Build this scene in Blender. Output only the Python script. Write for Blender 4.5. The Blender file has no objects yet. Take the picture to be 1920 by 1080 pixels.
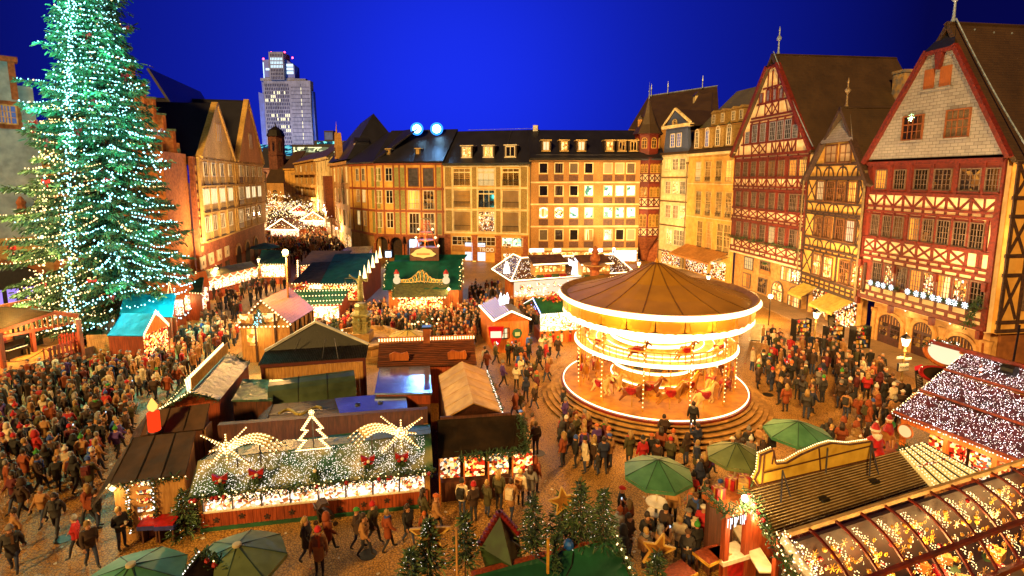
import bpy,bmesh,math,random
from mathutils import Vector,Matrix,Euler,noise as mnoise
rnd=random.Random(7)
S=bpy.context.scene
COL=S.collection
PI=math.pi
# ------------------------------------------------------------------ camera
FPX,PY0,HOR,CAMZ=980.0,466.0,333.0,14.0  # focal length in photo pixels, optical centre row, horizon row, eye height
PITCH=math.atan((PY0-HOR)/FPX)
cam=bpy.data.cameras.new('camera'); cam_o=bpy.data.objects.new('camera',cam); COL.objects.link(cam_o)
cam.sensor_width=36; cam.lens=36*FPX/1920; cam.shift_y=-(540-PY0)/1920
cam.clip_start=0.2; cam.clip_end=3000
cam_o.location=(0,0,CAMZ); cam_o.rotation_euler=(PI/2-PITCH,0,0)
S.camera=cam_o
# ------------------------------------------------------------------ render / exposure
S.view_settings.view_transform='Standard'; S.view_settings.look='None'
S.view_settings.exposure=0.4; S.view_settings.gamma=1.0; S.view_settings.use_curve_mapping=False
S.render.engine='CYCLES'
cy=S.cycles
cy.max_bounces=5; cy.diffuse_bounces=2; cy.glossy_bounces=2; cy.transmission_bounces=3; cy.transparent_max_bounces=6
cy.sample_clamp_indirect=3.0; cy.sample_clamp_direct=0.0; cy.use_denoising=True; cy.use_light_tree=True
cy.caustics_reflective=False; cy.caustics_refractive=False
# ------------------------------------------------------------------ world: deep blue night sky
W=bpy.data.worlds.new('World'); S.world=W; W.use_nodes=True
def sky_setup():
    nt=W.node_tree; N=nt.nodes; L=nt.links; N.clear()
    out=N.new('ShaderNodeOutputWorld'); bg=N.new('ShaderNodeBackground'); L.new(bg.outputs[0],out.inputs[0])
    tc=N.new('ShaderNodeTexCoord'); sp=N.new('ShaderNodeSeparateXYZ'); L.new(tc.outputs['Generated'],sp.inputs[0])
    ramp=N.new('ShaderNodeValToRGB'); L.new(sp.outputs['Z'],ramp.inputs[0])
    cr=ramp.color_ramp; cr.interpolation='EASE'
    cr.elements[0].position=0.0; cr.elements[0].color=(0.0008,0.0014,0.050,1)
    cr.elements[1].position=1.0; cr.elements[1].color=(0.0008,0.0008,0.020,1)
    for p,c in((0.10,(0.0012,0.0018,0.055,1)),(0.24,(0.0012,0.0016,0.045,1)),(0.5,(0.0008,0.0010,0.025,1))):
        e=cr.elements.new(p); e.color=c
    # the town's blue stage light scatters in the air towards the square's north side
    vm=N.new('ShaderNodeVectorMath'); vm.operation='DOT_PRODUCT'; L.new(tc.outputs['Generated'],vm.inputs[0])
    g=Vector((-0.10,0.98,0.17)).normalized(); vm.inputs[1].default_value=g
    mr=N.new('ShaderNodeMapRange'); mr.inputs['From Min'].default_value=0.74; mr.inputs['From Max'].default_value=1.0
    L.new(vm.outputs['Value'],mr.inputs['Value'])
    p1=N.new('ShaderNodeMath'); p1.operation='POWER'; p1.inputs[1].default_value=7.0; L.new(mr.outputs[0],p1.inputs[0])
    p2=N.new('ShaderNodeMath'); p2.operation='MULTIPLY'; p2.inputs[1].default_value=0.45; L.new(mr.outputs[0],p2.inputs[0])
    pw=N.new('ShaderNodeMath'); pw.operation='MULTIPLY_ADD'; pw.inputs[1].default_value=0.55; L.new(p1.outputs[0],pw.inputs[0]); L.new(p2.outputs[0],pw.inputs[2])
    mx=N.new('ShaderNodeMix'); mx.data_type='RGBA'; mx.blend_type='ADD'; L.new(pw.outputs[0],mx.inputs['Factor'])
    L.new(ramp.outputs[0],mx.inputs['A']); mx.inputs['B'].default_value=(0.006,0.020,0.60,1)
    L.new(mx.outputs['Result'],bg.inputs['Color']); bg.inputs['Strength'].default_value=1.0
sky_setup()
# ------------------------------------------------------------------ the one sun lamp: the low warm light that floods the square from the south-west
sun=bpy.data.lights.new('sun','SUN'); sun_o=bpy.data.objects.new('sun',sun); COL.objects.link(sun_o)
sun.energy=3.7; sun.angle=math.radians(6); sun.color=(1.0,0.57,0.16)
sun_o.rotation_euler=Vector((0.42,0.85,-0.50)).to_track_quat('-Z','Y').to_euler()

# ================================================================== helpers
def hx(h,k=1.0):
    r=[int(h[i:i+2],16)/255 for i in(0,2,4)]
    return tuple(k*((c/12.92)if c<=0.04045 else((c+0.055)/1.055)**2.4)for c in r)+(1,)
CF,CU=Vector((0,math.cos(PITCH),-math.sin(PITCH))),Vector((0,math.sin(PITCH),math.cos(PITCH)))
def ray(x,y):return Vector(((x-960)/FPX,0,0))-CU*((y-PY0)/FPX)+CF
def gp(x,y,z=0.0):
    """the point at height z that the photograph shows at pixel x, y"""
    d=ray(x,y); t=(z-CAMZ)/d.z
    return Vector((0,0,CAMZ))+d*t
def at_y(x,y,Y):
    d=ray(x,y); return Vector((0,0,CAMZ))+d*(Y/d.y)
_mc={}
FLAT=('paving_slabs',)
SAG={'green_roof_cloth':1,'green_tarpaulin':.8,'turquoise_tarpaulin':1,'black_brown_tarpaulin':.9,'wrinkled_tarpaulin':1.6,'brown_felt_roof':.35,'tan_canvas':.6,'yellow_awning':.6,'orange_awning':1,'netted_green_roof':.8,'dark_red_roof_cloth':.6,'olive_roof':.8,'mossy_canopy':.6}
def node(nt,t,**k):
    n=nt.nodes.new(t)
    for a,v in k.items():setattr(n,a,v)
    return n
def mat(name,c1,c2=None,scale=3.0,rough=0.7,bump=0.0,tex='noise',metal=0.0,stretch=(1,1,1),detail=4,obj=False,lo=0.35,hi=0.65,spec=0.5,even=False):
    """principled material, two colours mixed by a procedural pattern in object (or world) space, bump from the same pattern"""
    if name in _mc:return _mc[name]
    m=bpy.data.materials.new(name); m.use_nodes=True; nt=m.node_tree
    b=nt.nodes['Principled BSDF']; b.inputs['Roughness'].default_value=rough; b.inputs['Metallic'].default_value=metal
    b.inputs['Specular IOR Level'].default_value=spec
    if c2 is None:c2=tuple(x*0.72 for x in c1[:3])+(1,)
    if obj:co=node(nt,'ShaderNodeTexCoord').outputs['Object']
    else:co=node(nt,'ShaderNodeNewGeometry').outputs['Position']
    mp=node(nt,'ShaderNodeMapping'); mp.inputs['Scale'].default_value=stretch; nt.links.new(co,mp.inputs[0])
    if tex=='noise':
        t=node(nt,'ShaderNodeTexNoise'); t.inputs['Scale'].default_value=scale; t.inputs['Detail'].default_value=detail; f=t.outputs['Fac']
    elif tex=='wave':
        t=node(nt,'ShaderNodeTexWave',wave_type='BANDS',bands_direction='X'); t.inputs['Scale'].default_value=scale
        t.inputs['Distortion'].default_value=1.2; t.inputs['Detail'].default_value=2; f=t.outputs['Fac']
    elif tex=='voronoi':
        t=node(nt,'ShaderNodeTexVoronoi',feature='DISTANCE_TO_EDGE'); t.inputs['Scale'].default_value=scale; f=t.outputs['Distance']
    elif tex=='brick':
        t=node(nt,'ShaderNodeTexBrick'); t.inputs['Scale'].default_value=scale; t.inputs['Mortar Size'].default_value=0.012
        t.inputs['Color1'].default_value=(0.55,0.55,0.55,1); t.inputs['Color2'].default_value=(0.9,0.9,0.9,1); t.inputs['Mortar'].default_value=(0.05,0.05,0.05,1)
        f=t.outputs['Color']
    if tex=='brick':# courses run level on walls and roofs of any direction
        sp=node(nt,'ShaderNodeSeparateXYZ'); nt.links.new(mp.outputs[0],sp.inputs[0])
        ad=node(nt,'ShaderNodeMath',operation='ADD'); nt.links.new(sp.outputs[0],ad.inputs[0]); nt.links.new(sp.outputs[1],ad.inputs[1])
        cb=node(nt,'ShaderNodeCombineXYZ'); nt.links.new(ad.outputs[0],cb.inputs[0]); nt.links.new(sp.outputs[2]if name not in FLAT else sp.outputs[1],cb.inputs[1])
        nt.links.new(cb.outputs[0],t.inputs['Vector'])
    else:nt.links.new(mp.outputs[0],t.inputs['Vector'])
    r=node(nt,'ShaderNodeMapRange'); r.inputs['From Min'].default_value=lo; r.inputs['From Max'].default_value=hi; nt.links.new(f,r.inputs['Value'])
    # a second, larger noise keeps big surfaces from looking flat
    n2=node(nt,'ShaderNodeTexNoise'); n2.inputs['Scale'].default_value=0.5; n2.inputs['Detail'].default_value=6; m2=node(nt,'ShaderNodeMapping'); m2.inputs['Scale'].default_value=(1,1,.45); nt.links.new(co,m2.inputs[0]); nt.links.new(m2.outputs[0],n2.inputs['Vector'])
    mx=node(nt,'ShaderNodeMix',data_type='RGBA'); mx.inputs['A'].default_value=c2; mx.inputs['B'].default_value=c1; nt.links.new(r.outputs[0],mx.inputs['Factor'])
    mv=node(nt,'ShaderNodeMapRange'); mv.inputs['From Min'].default_value=0.3; mv.inputs['From Max'].default_value=0.7
    mv.inputs['To Min'].default_value=0.9 if even else 0.66; mv.inputs['To Max'].default_value=1.1; nt.links.new(n2.outputs['Fac'],mv.inputs['Value'])
    mm=node(nt,'ShaderNodeMix',data_type='RGBA',blend_type='MULTIPLY'); mm.inputs['Factor'].default_value=1
    nt.links.new(mx.outputs['Result'],mm.inputs['A']); nt.links.new(mv.outputs[0],mm.inputs['B'])
    nt.links.new(mm.outputs['Result'],b.inputs['Base Color'])
    if bump:
        bp=node(nt,'ShaderNodeBump'); bp.inputs['Strength'].default_value=bump; bp.inputs['Distance'].default_value=0.05
        nt.links.new(f,bp.inputs['Height']); nt.links.new(bp.outputs[0],b.inputs['Normal'])
    _mc[name]=m; return m
def emat(name,col,strength,sample=False):
    if name in _mc:return _mc[name]
    m=bpy.data.materials.new(name); m.use_nodes=True; nt=m.node_tree; nt.nodes.clear()
    o=node(nt,'ShaderNodeOutputMaterial'); e=node(nt,'ShaderNodeEmission'); nt.links.new(e.outputs[0],o.inputs[0])
    e.inputs[0].default_value=col if len(col)==4 else tuple(col)+(1,); e.inputs[1].default_value=strength
    m.cycles.emission_sampling='AUTO' if sample else 'NONE'
    _mc[name]=m; return m
def glow_mat(name,cols,strength,scale=6.0,sample=False,stretch=(1,1,1)):
    """lit interior seen through glass or a lit counter full of goods: random patches of colour, emitting"""
    if name in _mc:return _mc[name]
    m=bpy.data.materials.new(name); m.use_nodes=True; nt=m.node_tree
    b=nt.nodes['Principled BSDF']; b.inputs['Roughness'].default_value=0.15
    g=node(nt,'ShaderNodeNewGeometry'); mp=node(nt,'ShaderNodeMapping'); mp.inputs['Scale'].default_value=stretch; nt.links.new(g.outputs['Position'],mp.inputs[0])
    v=node(nt,'ShaderNodeTexVoronoi'); v.inputs['Scale'].default_value=scale; nt.links.new(mp.outputs[0],v.inputs['Vector'])
    s=node(nt,'ShaderNodeSeparateColor'); nt.links.new(v.outputs['Color'],s.inputs[0])
    r=node(nt,'ShaderNodeValToRGB'); r.color_ramp.interpolation='CONSTANT'; nt.links.new(s.outputs[0],r.inputs[0])
    el=r.color_ramp.elements; n=len(cols)
    el[0].position=0; el[0].color=cols[0]; el[1].position=1/n; el[1].color=cols[1]
    for i in range(2,n):e=el.new(i/n); e.color=cols[i]
    nt.links.new(r.outputs[0],b.inputs['Base Color']); nt.links.new(r.outputs[0],b.inputs['Emission Color']); b.inputs['Emission Strength'].default_value=strength
    m.cycles.emission_sampling='AUTO' if sample else 'NONE'
    _mc[name]=m; return m

class MB:
    """collects shapes; build() links them as ONE mesh object"""
    def __init__(s):s.v=[]; s.f=[]; s.mi=[]; s.mats=[]; s.T=None; s.sm=False
    def k(s,m):
        if m not in s.mats:s.mats.append(m)
        return s.mats.index(m)
    def add(s,vs,fs,m):
        o=len(s.v); i=s.k(m)
        s.v.extend([tuple(s.T@Vector(p))for p in vs]if s.T else[tuple(p)for p in vs])
        for f in fs:s.f.append([o+j for j in f]); s.mi.append(i)
        return s
    def box(s,c,d,m,rz=0.0):
        x,y,z=(q/2 for q in d); cs,sn=math.cos(rz),math.sin(rz)
        vs=[]
        for a in(-1,1):
            for b in(-1,1):
                for e in(-1,1):
                    px,py=a*x,b*y; vs.append((c[0]+px*cs-py*sn,c[1]+px*sn+py*cs,c[2]+e*z))
        return s.add(vs,[(0,1,3,2),(4,6,7,5),(0,4,5,1),(2,3,7,6),(0,2,6,4),(1,5,7,3)],m)
    def bx(s,x0,x1,y0,y1,z0,z1,m):return s.box(((x0+x1)/2,(y0+y1)/2,(z0+z1)/2),(x1-x0,y1-y0,z1-z0),m)
    def bar(s,p,q,w,h,m,up=(0,0,1)):
        p,q=Vector(p),Vector(q); d=(q-p).normalized(); a=d.cross(Vector(up))
        if a.length<1e-4:a=d.cross(Vector((0,1,0)))
        a.normalize(); b=a.cross(d); a=a*w/2; b=b*h/2
        vs=[e+i*a+j*b for e in(p,q)for i,j in((-1,-1),(1,-1),(1,1),(-1,1))]
        return s.add(vs,[(3,2,1,0),(4,5,6,7),(0,1,5,4),(1,2,6,5),(2,3,7,6),(3,0,4,7)],m)
    def tube(s,p,q,r,m,n=6,r2=None,caps=True):
        p,q=Vector(p),Vector(q); r2=r if r2 is None else r2; d=(q-p).normalized(); a=d.orthogonal().normalized(); b=d.cross(a)
        vs=[e+(a*math.cos(t)+b*math.sin(t))*rr for e,rr in((p,r),(q,r2))for t in[2*PI*i/n for i in range(n)]]
        fs=[(i,(i+1)%n,n+(i+1)%n,n+i)for i in range(n)]
        if caps:fs+=[tuple(range(n-1,-1,-1)),tuple(range(n,2*n))]
        return s.add(vs,fs,m)
    def path(s,pts,r,m,n=5):
        for a,b in zip(pts,pts[1:]):s.tube(a,b,r,m,n)
        return s
    def lathe(s,prof,m,n=16,c=(0,0,0),a0=0.0):
        vs=[(c[0]+r*math.cos(a0+2*PI*i/n),c[1]+r*math.sin(a0+2*PI*i/n),c[2]+z)for r,z in prof for i in range(n)]
        fs=[(k*n+i,k*n+(i+1)%n,(k+1)*n+(i+1)%n,(k+1)*n+i)for k in range(len(prof)-1)for i in range(n)]
        fs+=[tuple(range(n-1,-1,-1)),tuple((len(prof)-1)*n+i for i in range(n))]
        return s.add(vs,fs,m)
    def prism(s,poly,y0,y1,m):
        """polygon given as (x, z), pulled from y0 to y1"""
        n=len(poly); vs=[(x,y0,z)for x,z in poly]+[(x,y1,z)for x,z in poly]
        return s.add(vs,[tuple(range(n)),tuple(range(2*n-1,n-1,-1))]+[(i,n+i,n+(i+1)%n,(i+1)%n)for i in range(n)],m)
    def slab(s,pts,t,m):
        """flat polygon of 3D points given a thickness t downward along its normal"""
        P=[Vector(p)for p in pts]; nrm=(P[1]-P[0]).cross(P[2]-P[0]).normalized()
        if nrm.z<0:nrm=-nrm
        n=len(P); vs=P+[p-nrm*t for p in P]
        if n==4 and m.name in SAG and(P[1]-P[0]).length>1.2:# cloth and felt sag and wrinkle between their edges
            k1,k2=min(26,int((P[1]-P[0]).length/.22)+2),min(16,int((P[3]-P[0]).length/.22)+2); g=[]
            for j in range(k2+1):
                for i in range(k1+1):
                    a,b=i/k1,j/k2; p=P[0].lerp(P[1],a).lerp(P[3].lerp(P[2],a),b)
                    g.append(p-nrm*(.10*SAG[m.name]*(4*b*(1-b))**.6*(.6+.4*abs(math.sin(a*k1*.7)))+SAG[m.name]*.05*mnoise.noise(p*1.9)+SAG[m.name]*.02*mnoise.noise(p*6.0)))
            s.add(g,[(j*(k1+1)+i,j*(k1+1)+i+1,(j+1)*(k1+1)+i+1,(j+1)*(k1+1)+i)for j in range(k2)for i in range(k1)],m)
            return s.add(vs,[tuple(range(2*n-1,n-1,-1))]+[(i,n+i,n+(i+1)%n,(i+1)%n)for i in range(n)],m)
        return s.add(vs,[tuple(range(n)),tuple(range(2*n-1,n-1,-1))]+[(i,n+i,n+(i+1)%n,(i+1)%n)for i in range(n)],m)
    def octa(s,c,r,m,rz=None):
        x,y,z=c; rz=rz or r
        return s.add([(x-r,y,z),(x,y-r,z),(x+r,y,z),(x,y+r,z),(x,y,z+rz),(x,y,z-rz)],
                     [(0,1,4),(1,2,4),(2,3,4),(3,0,4),(1,0,5),(2,1,5),(3,2,5),(0,3,5)],m)
    def ball(s,c,r,m,n=8,k=5,sz=1.0):
        return s.lathe([(r*math.sin(PI*j/k)+1e-4,-r*sz*math.cos(PI*j/k))for j in range(k+1)],m,n,c)
    def mesh(s,name):
        me=bpy.data.meshes.new(name); me.from_pydata(s.v,[],s.f); 
        for m in s.mats:me.materials.append(m)
        me.polygons.foreach_set('material_index',s.mi); 
        if s.sm:me.polygons.foreach_set('use_smooth',[True]*len(s.f))
        me.update(); return me
    def build(s,name,parent=None,loc=(0,0,0),rz=0.0,kind=None,label=None):
        return link(name,s.mesh(name),parent,loc,rz,kind,label)
LIT=('light_string','light_tubes','light_loop','light_net','edge_bulbs','roof_lights','bulbs','fir_bunch','scroll_work','flowers','light_cone')
class Sub:
    """a turned bay of a thing: pieces placed on it become children of the thing itself"""
    def __init__(s,T,loc,rz):s.T=T; s.M=Matrix.Translation(Vector(loc))@Matrix.Rotation(rz,4,'Z')
def link(name,me,parent=None,loc=(0,0,0),rz=0.0,kind=None,label=None):
    o=bpy.data.objects.new(name,me); COL.objects.link(o)
    if isinstance(parent,Sub):
        o.parent=parent.T; o.matrix_local=parent.M@Matrix.Translation(Vector(loc))@Matrix.Rotation(rz,4,'Z')
    else:
        o.location=loc
        if rz:o.rotation_euler=(0,0,rz)
        if parent:o.parent=parent
    if kind or name in LIT:o['kind']=kind or 'stuff'
    if label:o['label']=label
    return o
def tag(o,label,cat,group=None):
    o['label']=label; o['category']=cat
    if group:o['group']=group
    return o
def thing(name,label,cat,loc=(0,0,0),rz=0.0,group=None):
    o=bpy.data.objects.new(name,None); COL.objects.link(o); o.location=loc; o.rotation_euler=(0,0,rz); o.empty_display_size=0.3
    return tag(o,label,cat,group)
def setting(name,mb):return mb.build(name,kind='structure')
def copy_tree(o,parent=None,depth=0):
    c=o.copy(); COL.objects.link(c); c.parent=parent
    for ch in list(o.children):copy_tree(ch,c,depth+1)
    return c
def lamp(name,loc,power,col=(1,0.6,0.25),r=0.12,parent=None):
    l=bpy.data.lights.new(name,'POINT'); l.energy=power; l.color=col; l.shadow_soft_size=r
    o=bpy.data.objects.new(name,l); COL.objects.link(o); o.location=loc
    if parent:o.parent=parent
    return o
_ub={}
def unit_box(m):
    if m not in _ub:_ub[m]=MB().box((0,0,0),(1,1,1),m).mesh('unit_box')
    return _ub[m]
def piece(name,m,parent,c,d,ry=0.0,rz=0.0,rx=0.0):
    """one box-shaped piece (beam, plank, panel) that shares its mesh with all alike pieces"""
    o=bpy.data.objects.new(name,unit_box(m)); COL.objects.link(o)
    if isinstance(parent,Sub):
        o.parent=parent.T; o.matrix_local=parent.M@Matrix.LocRotScale(Vector(c),Euler((rx,ry,rz)),Vector(d)); return o
    o.parent=parent; o.location=c; o.scale=d; o.rotation_euler=(rx,ry,rz); return o
class Frame:
    """a vertical plane in the place: local x along the facade (left to right from the square), y into the building, z up"""
    def __init__(s,pxL,YL,pxR,YR):
        a=at_y(pxL,HOR,YL); b=at_y(pxR,HOR,YR); s.A=Vector((a.x,a.y,0)); s.B=Vector((b.x,b.y,0)); s.setup()
    def setup(s):
        d=s.B-s.A; s.W=d.length; s.d=d/s.W; s.rz=math.atan2(s.d.y,s.d.x); s.n=Vector((-s.d.y,s.d.x,0))
    @classmethod
    def pts(c,A,B):
        f=c.__new__(c); f.A=Vector((A[0],A[1],0)); f.B=Vector((B[0],B[1],0)); f.setup(); return f
    def uv(s,x,y,off=0.0):
        r=ray(x,y); o=Vector((0,0,CAMZ)); t=((s.A+s.n*off-o).dot(s.n))/r.dot(s.n); p=o+r*t
        return(p-s.A).dot(s.d),p.z
    def l(s,x,y,z):
        p=gp(x,y,z)-s.A; return Vector((p.dot(s.d),p.dot(s.n),p.z))
    def w(s,u,y,z):return s.A+s.d*u+s.n*y+Vector((0,0,z))
    def U(s,x,y):return s.uv(x,y)[0]
    def Z(s,x,y):return s.uv(x,y)[1]
def beam(T,u0,z0,u1,z1,w,m,proud=0.05,y=0.0):
    L=math.hypot(u1-u0,z1-z0); a=math.atan2(z1-z0,u1-u0)+rnd.gauss(0,.005 if L<5 else .0012); w *= rnd.uniform(.88,1.1)
    return piece('beam',m,T,((u0+u1)/2,y-proud/2+0.02,(z0+z1)/2),(L,proud+0.04,w),ry=-a)
_win={}; _flat={}
def win_mesh(w,h,nx,nz,mf,fr,mull,arch=False,trans=0.0):
    key=(round(w,1),round(h,1),nx,nz,mf.name,fr,mull,arch,trans)
    if key in _win:return _win[key]
    w,h=key[0],key[1]; b=MB()
    b.bx(-w/2,-w/2+fr,-0.09,0.03,0,h,mf); b.bx(w/2-fr,w/2,-0.09,0.03,0,h,mf)
    b.bx(-w/2+fr,w/2-fr,-0.09,0.03,0,fr,mf); b.bx(-w/2+fr,w/2-fr,-0.09,0.03,h-fr,h,mf)
    iw,ih=w-2*fr,h-2*fr
    for i in range(1,nx):
        t=mull*(1.9 if(nx==4 and i==2)or nx==2 else 1); x=-iw/2+iw*i/nx; b.bx(x-t/2,x+t/2,-0.06,-0.01,fr,h-fr,mf)
    for j in range(1,nz):z=fr+ih*j/nz; b.bx(-iw/2,iw/2,-0.055,-0.012,z-mull/2,z+mull/2,mf)
    if trans:z=fr+ih*trans; b.bx(-iw/2,iw/2,-0.075,-0.008,z-mull,z+mull,mf)
    p=MB()
    if arch:
        n=10; q=[]
        for i in range(n+1):t=PI*i/n; q.append((-(w/2)*-math.cos(t),h+(w/2)*math.sin(t)))
        o=[(x*1.0,z)for x,z in q]; inn=[(x*(1-2*fr/w),h+(z-h)*(1-2*fr/w))for x,z in q]
        for i in range(n):
            b.prism([o[i],o[i+1],inn[i+1],inn[i]],-0.09,0.03,mf)
        b.bx(-mull/2,mull/2,-0.06,-0.01,h,h+w/2-fr,mf)
        p.add([(x,-0.02,z)for x,z in inn],[tuple(range(n+1))],mf)
    p.add([(-iw/2,-0.02,fr),(iw/2,-0.02,fr),(iw/2,-0.02,h-fr),(-iw/2,-0.02,h-fr)],[(0,1,2,3)],mf)
    _win[key]=(b.mesh('window'),p.mesh('pane'),b,p); return _win[key]
def window(T,uc,z0,w,h,mf,mp,nx=2,nz=3,fr=0.08,mull=0.04,y=0.0,sill=None,arch=False,trans=0.0,label=None):
    if mp in VAR:mp=VAR[mp][rnd.randrange(len(VAR[mp]))]
    fm,pm,fb,pb=win_mesh(w,h,nx,nz,mf,fr,mull,arch,trans)
    if not isinstance(T,Sub)and T.parent:# on a part (a dormer): frame and glass in one sub-part
        key=(fm.name,mp.name)
        if key not in _flat:
            q=MB(); q.add(fb.v,fb.f,mf); q.add(pb.v,pb.f,mp); _flat[key]=q.mesh('window')
        return link('window',_flat[key],T,(uc,y,z0))
    o=link('window',fm,T,(uc,y,z0),label=label)
    p=link('pane',pm,o); p.material_slots[0].link='OBJECT'; p.material_slots[0].material=mp
    if sill:piece('sill',sill,o,(0,-0.10,-0.05),(w+0.12,0.24,0.09))
    return o
def text(body,parent,loc,size,m,rot=(PI/2,0,0),ext=0.01,name='lettering',sx=1.0):
    c=bpy.data.curves.new(name,'FONT'); c.body=body; c.size=size; c.extrude=ext; c.align_x='CENTER'; c.align_y='CENTER'
    c.materials.append(m); o=bpy.data.objects.new(name,c); COL.objects.link(o)
    dg=bpy.context.evaluated_depsgraph_get(); me=bpy.data.meshes.new_from_object(o.evaluated_get(dg)); bpy.data.objects.remove(o); bpy.data.curves.remove(c)
    o=bpy.data.objects.new(name,me); COL.objects.link(o); o.parent=parent; o.location=loc; o.rotation_euler=rot; o.scale=(sx,1,1); return o
# ------------------------------------------------------------------ materials
FIR=mat('fir_needles',hx('3c5a2c'),hx('1c3018'),5,0.7)
BULB_C2=emat('ice_white_star',(0.8,0.9,1.0),2.2)
RED=mat('red_timber',hx('762412'),hx('52160a'),5,0.55,0.15,stretch=(1,1,1))
REDP=mat('red_paint_panel',hx('7c2a14'),hx('601e0e'),1.2,0.5,0.05)
BLK=mat('dark_timber',hx('4a3022'),hx('2c1a12'),6,0.65,0.2)
CRM=mat('cream_plaster',hx('f2dcb4'),hx('e2c596'),2.2,0.85,0.08)
YEL=mat('yellow_plaster',hx('e2b05a'),hx('d09a44'),1.6,0.85,0.08)
PALE=mat('pale_cream_plaster',hx('ecd8a4'),hx('d8be88'),1.6,0.85,0.06)
OCH=mat('ochre_brick',hx('b98748'),hx('9a6b34'),9,0.85,0.15)
SAND=mat('red_sandstone',hx('a65c30'),hx('7d3f20'),3,0.85,0.25)
SANDL=mat('light_sandstone',hx('c99a5c'),hx('ab7c42'),3,0.85,0.2)
SLATE=mat('dark_slate_roof',hx('463420'),hx('2a2016'),1.1,0.5,0.5,tex='brick',stretch=(1,1,1.2))
SLATEG=mat('slate_shingle_gable',hx('9c9694'),hx('5c5658'),1.05,0.5,1.0,tex='brick',stretch=(1,1,1.0))
SLATEB=mat('bluish_slate',hx('20202c'),hx('14151e'),1.2,0.45,0.3,tex='brick',stretch=(1,1,1.2))
WFR=mat('white_window_frame',hx('e8dcc4'),hx('cfc0a2'),8,0.5)
DFR=mat('brown_window_frame',hx('77604f'),hx('594436'),8,0.5)
GFR=mat('gilt_window_frame',hx('d8b878'),hx('b8934e'),8,0.5)
METAL=mat('grey_metal',hx('77757a'),hx('55545a'),6,0.35,metal=0.7)
DMET=mat('dark_metal',hx('2b2723'),hx('1b1815'),6,0.45,metal=0.4)
PIPE=mat('brown_downpipe',hx('8a7450'),hx('665436'),5,0.5,metal=0.3)
LEAD=mat('pale_zinc',hx('9fb2cc'),hx('7688a4'),5,0.4,metal=0.3)
COPPER=mat('green_copper',hx('5f7a66'),hx('40584a'),4,0.6)
P_DARK=mat('dark_glass',hx('241e1c'),hx('141012'),1.5,0.06)
P_DIM=glow_mat('dim_lit_glass',[hx('2a1a0e'),hx('5a3c1c'),hx('1b1210'),hx('80602e'),hx('3a2616'),hx('1a1210')],0.4,2.6)
P_WARM=glow_mat('warm_lit_glass',[hx('ffd58a'),hx('d89a4a'),hx('ffe6b0'),hx('8a5a28'),hx('c08440')],0.75,3.5)
P_SHOP=glow_mat('shop_lit_glass',[hx('fff0c8'),hx('c07830'),hx('ffd890'),hx('5a2c14'),hx('ffffff'),hx('a05030'),hx('3a2410'),hx('6a4020'),hx('2a1608')],0.55,6.0)
P_CYAN=glow_mat('cool_lit_glass',[hx('c8fff0'),hx('7fd8c8'),hx('e8ffff'),hx('3a6a6a'),hx('a8f0e0')],0.8,2.2)
def curtain(name,a,b,strength,sx=5.0):
    return glow_mat(name,[a,b,a,tuple(x*.6 for x in a[:3])+(1,),b],strength,1.0,stretch=(sx,sx,.15))
VAR={P_WARM:[P_WARM,curtain('drawn_warm_curtain',hx('f0b860'),hx('d89440'),.7),curtain('half_lit_room',hx('8a5a2a'),hx('c88838'),.55,1.6),P_DIM,emat('plain_lit_room',hx('ffd488'),.8)],
       P_DIM:[P_DIM,P_DARK,curtain('dim_curtain',hx('4a3018'),hx('6a4824'),.35),P_DARK,curtain('dark_room',hx('20140c'),hx('402810'),.4,1.2)],
       P_DARK:[P_DARK,P_DARK,curtain('faint_glow_curtain',hx('2c2018'),hx('4a3826'),.3,3.0),mat('half_drawn_blind',hx('6a5840'),hx('4c3e2c'),9,.7),mat('dusk_glass',hx('1a1c2c'),hx('0e1018'),1.5,.05)],  # the curtain has a faint glow put in, though no lamp is behind it
       P_SHOP:[P_SHOP,curtain('shop_shelves',hx('c88038'),hx('ffe0a0'),.6,2.5),P_SHOP]}
P_PALE=emat('bright_curtained_glass',hx('ffe8b0'),0.9)
P_BLIND=mat('closed_blind',hx('c2a684'),hx('a88c6c'),9,0.7,0.3,tex='wave',stretch=(1,1,1))
P_BLUE=emat('blue_glow_glass',hx('6f8fd0'),0.35)  # blue reflection put in as an even glow; the pane mirrors nothing
BULB_W=emat('warm_bulb',(1.0,0.66,0.26),3.4)
BULB_C=emat('cold_bulb',(0.34,0.92,1.0),4.6)
BULB_N=emat('white_bulb',(1.0,0.86,0.72),2.6)
STRIP=emat('light_strip',(1.0,0.74,0.36),4.5)
LAMPG=emat('lantern_glass',(1.0,0.80,0.45),6.0)
# ================================================================== the setting
def ground_mat():
    m=mat('cobbles',hx('bc8a3e'),hx('543616'),9.0,0.5,0.9,tex='voronoi',lo=0.0,hi=0.14)
    return m
g=MB(); g.add([(-900,-60,0),(900,-60,0),(900,1400,0),(-900,1400,0)],[(0,1,2,3)],ground_mat()); setting('ground',g)
# pavement of larger slabs along the eastern houses, one kerb step
pv=MB(); pm_=mat('paving_slabs',hx('a08058'),hx('5c4228'),1.6,0.6,0.6,tex='brick')
for(a,b)in(((28.2,33),(27.4,54)),((27.4,54),(25.6,68)),((25.6,68),(22.6,79))):
    pv.add([(a[0],a[1],0.12),(b[0],b[1],0.12),(b[0]+4.2,b[1],0.12),(a[0]+4.2,a[1],0.12)],[(3,2,1,0)],pm_)
    pv.add([(a[0],a[1],0),(b[0],b[1],0),(b[0],b[1],0.12),(a[0],a[1],0.12)],[(3,2,1,0)],pm_)
setting('pavement',pv)

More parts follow.
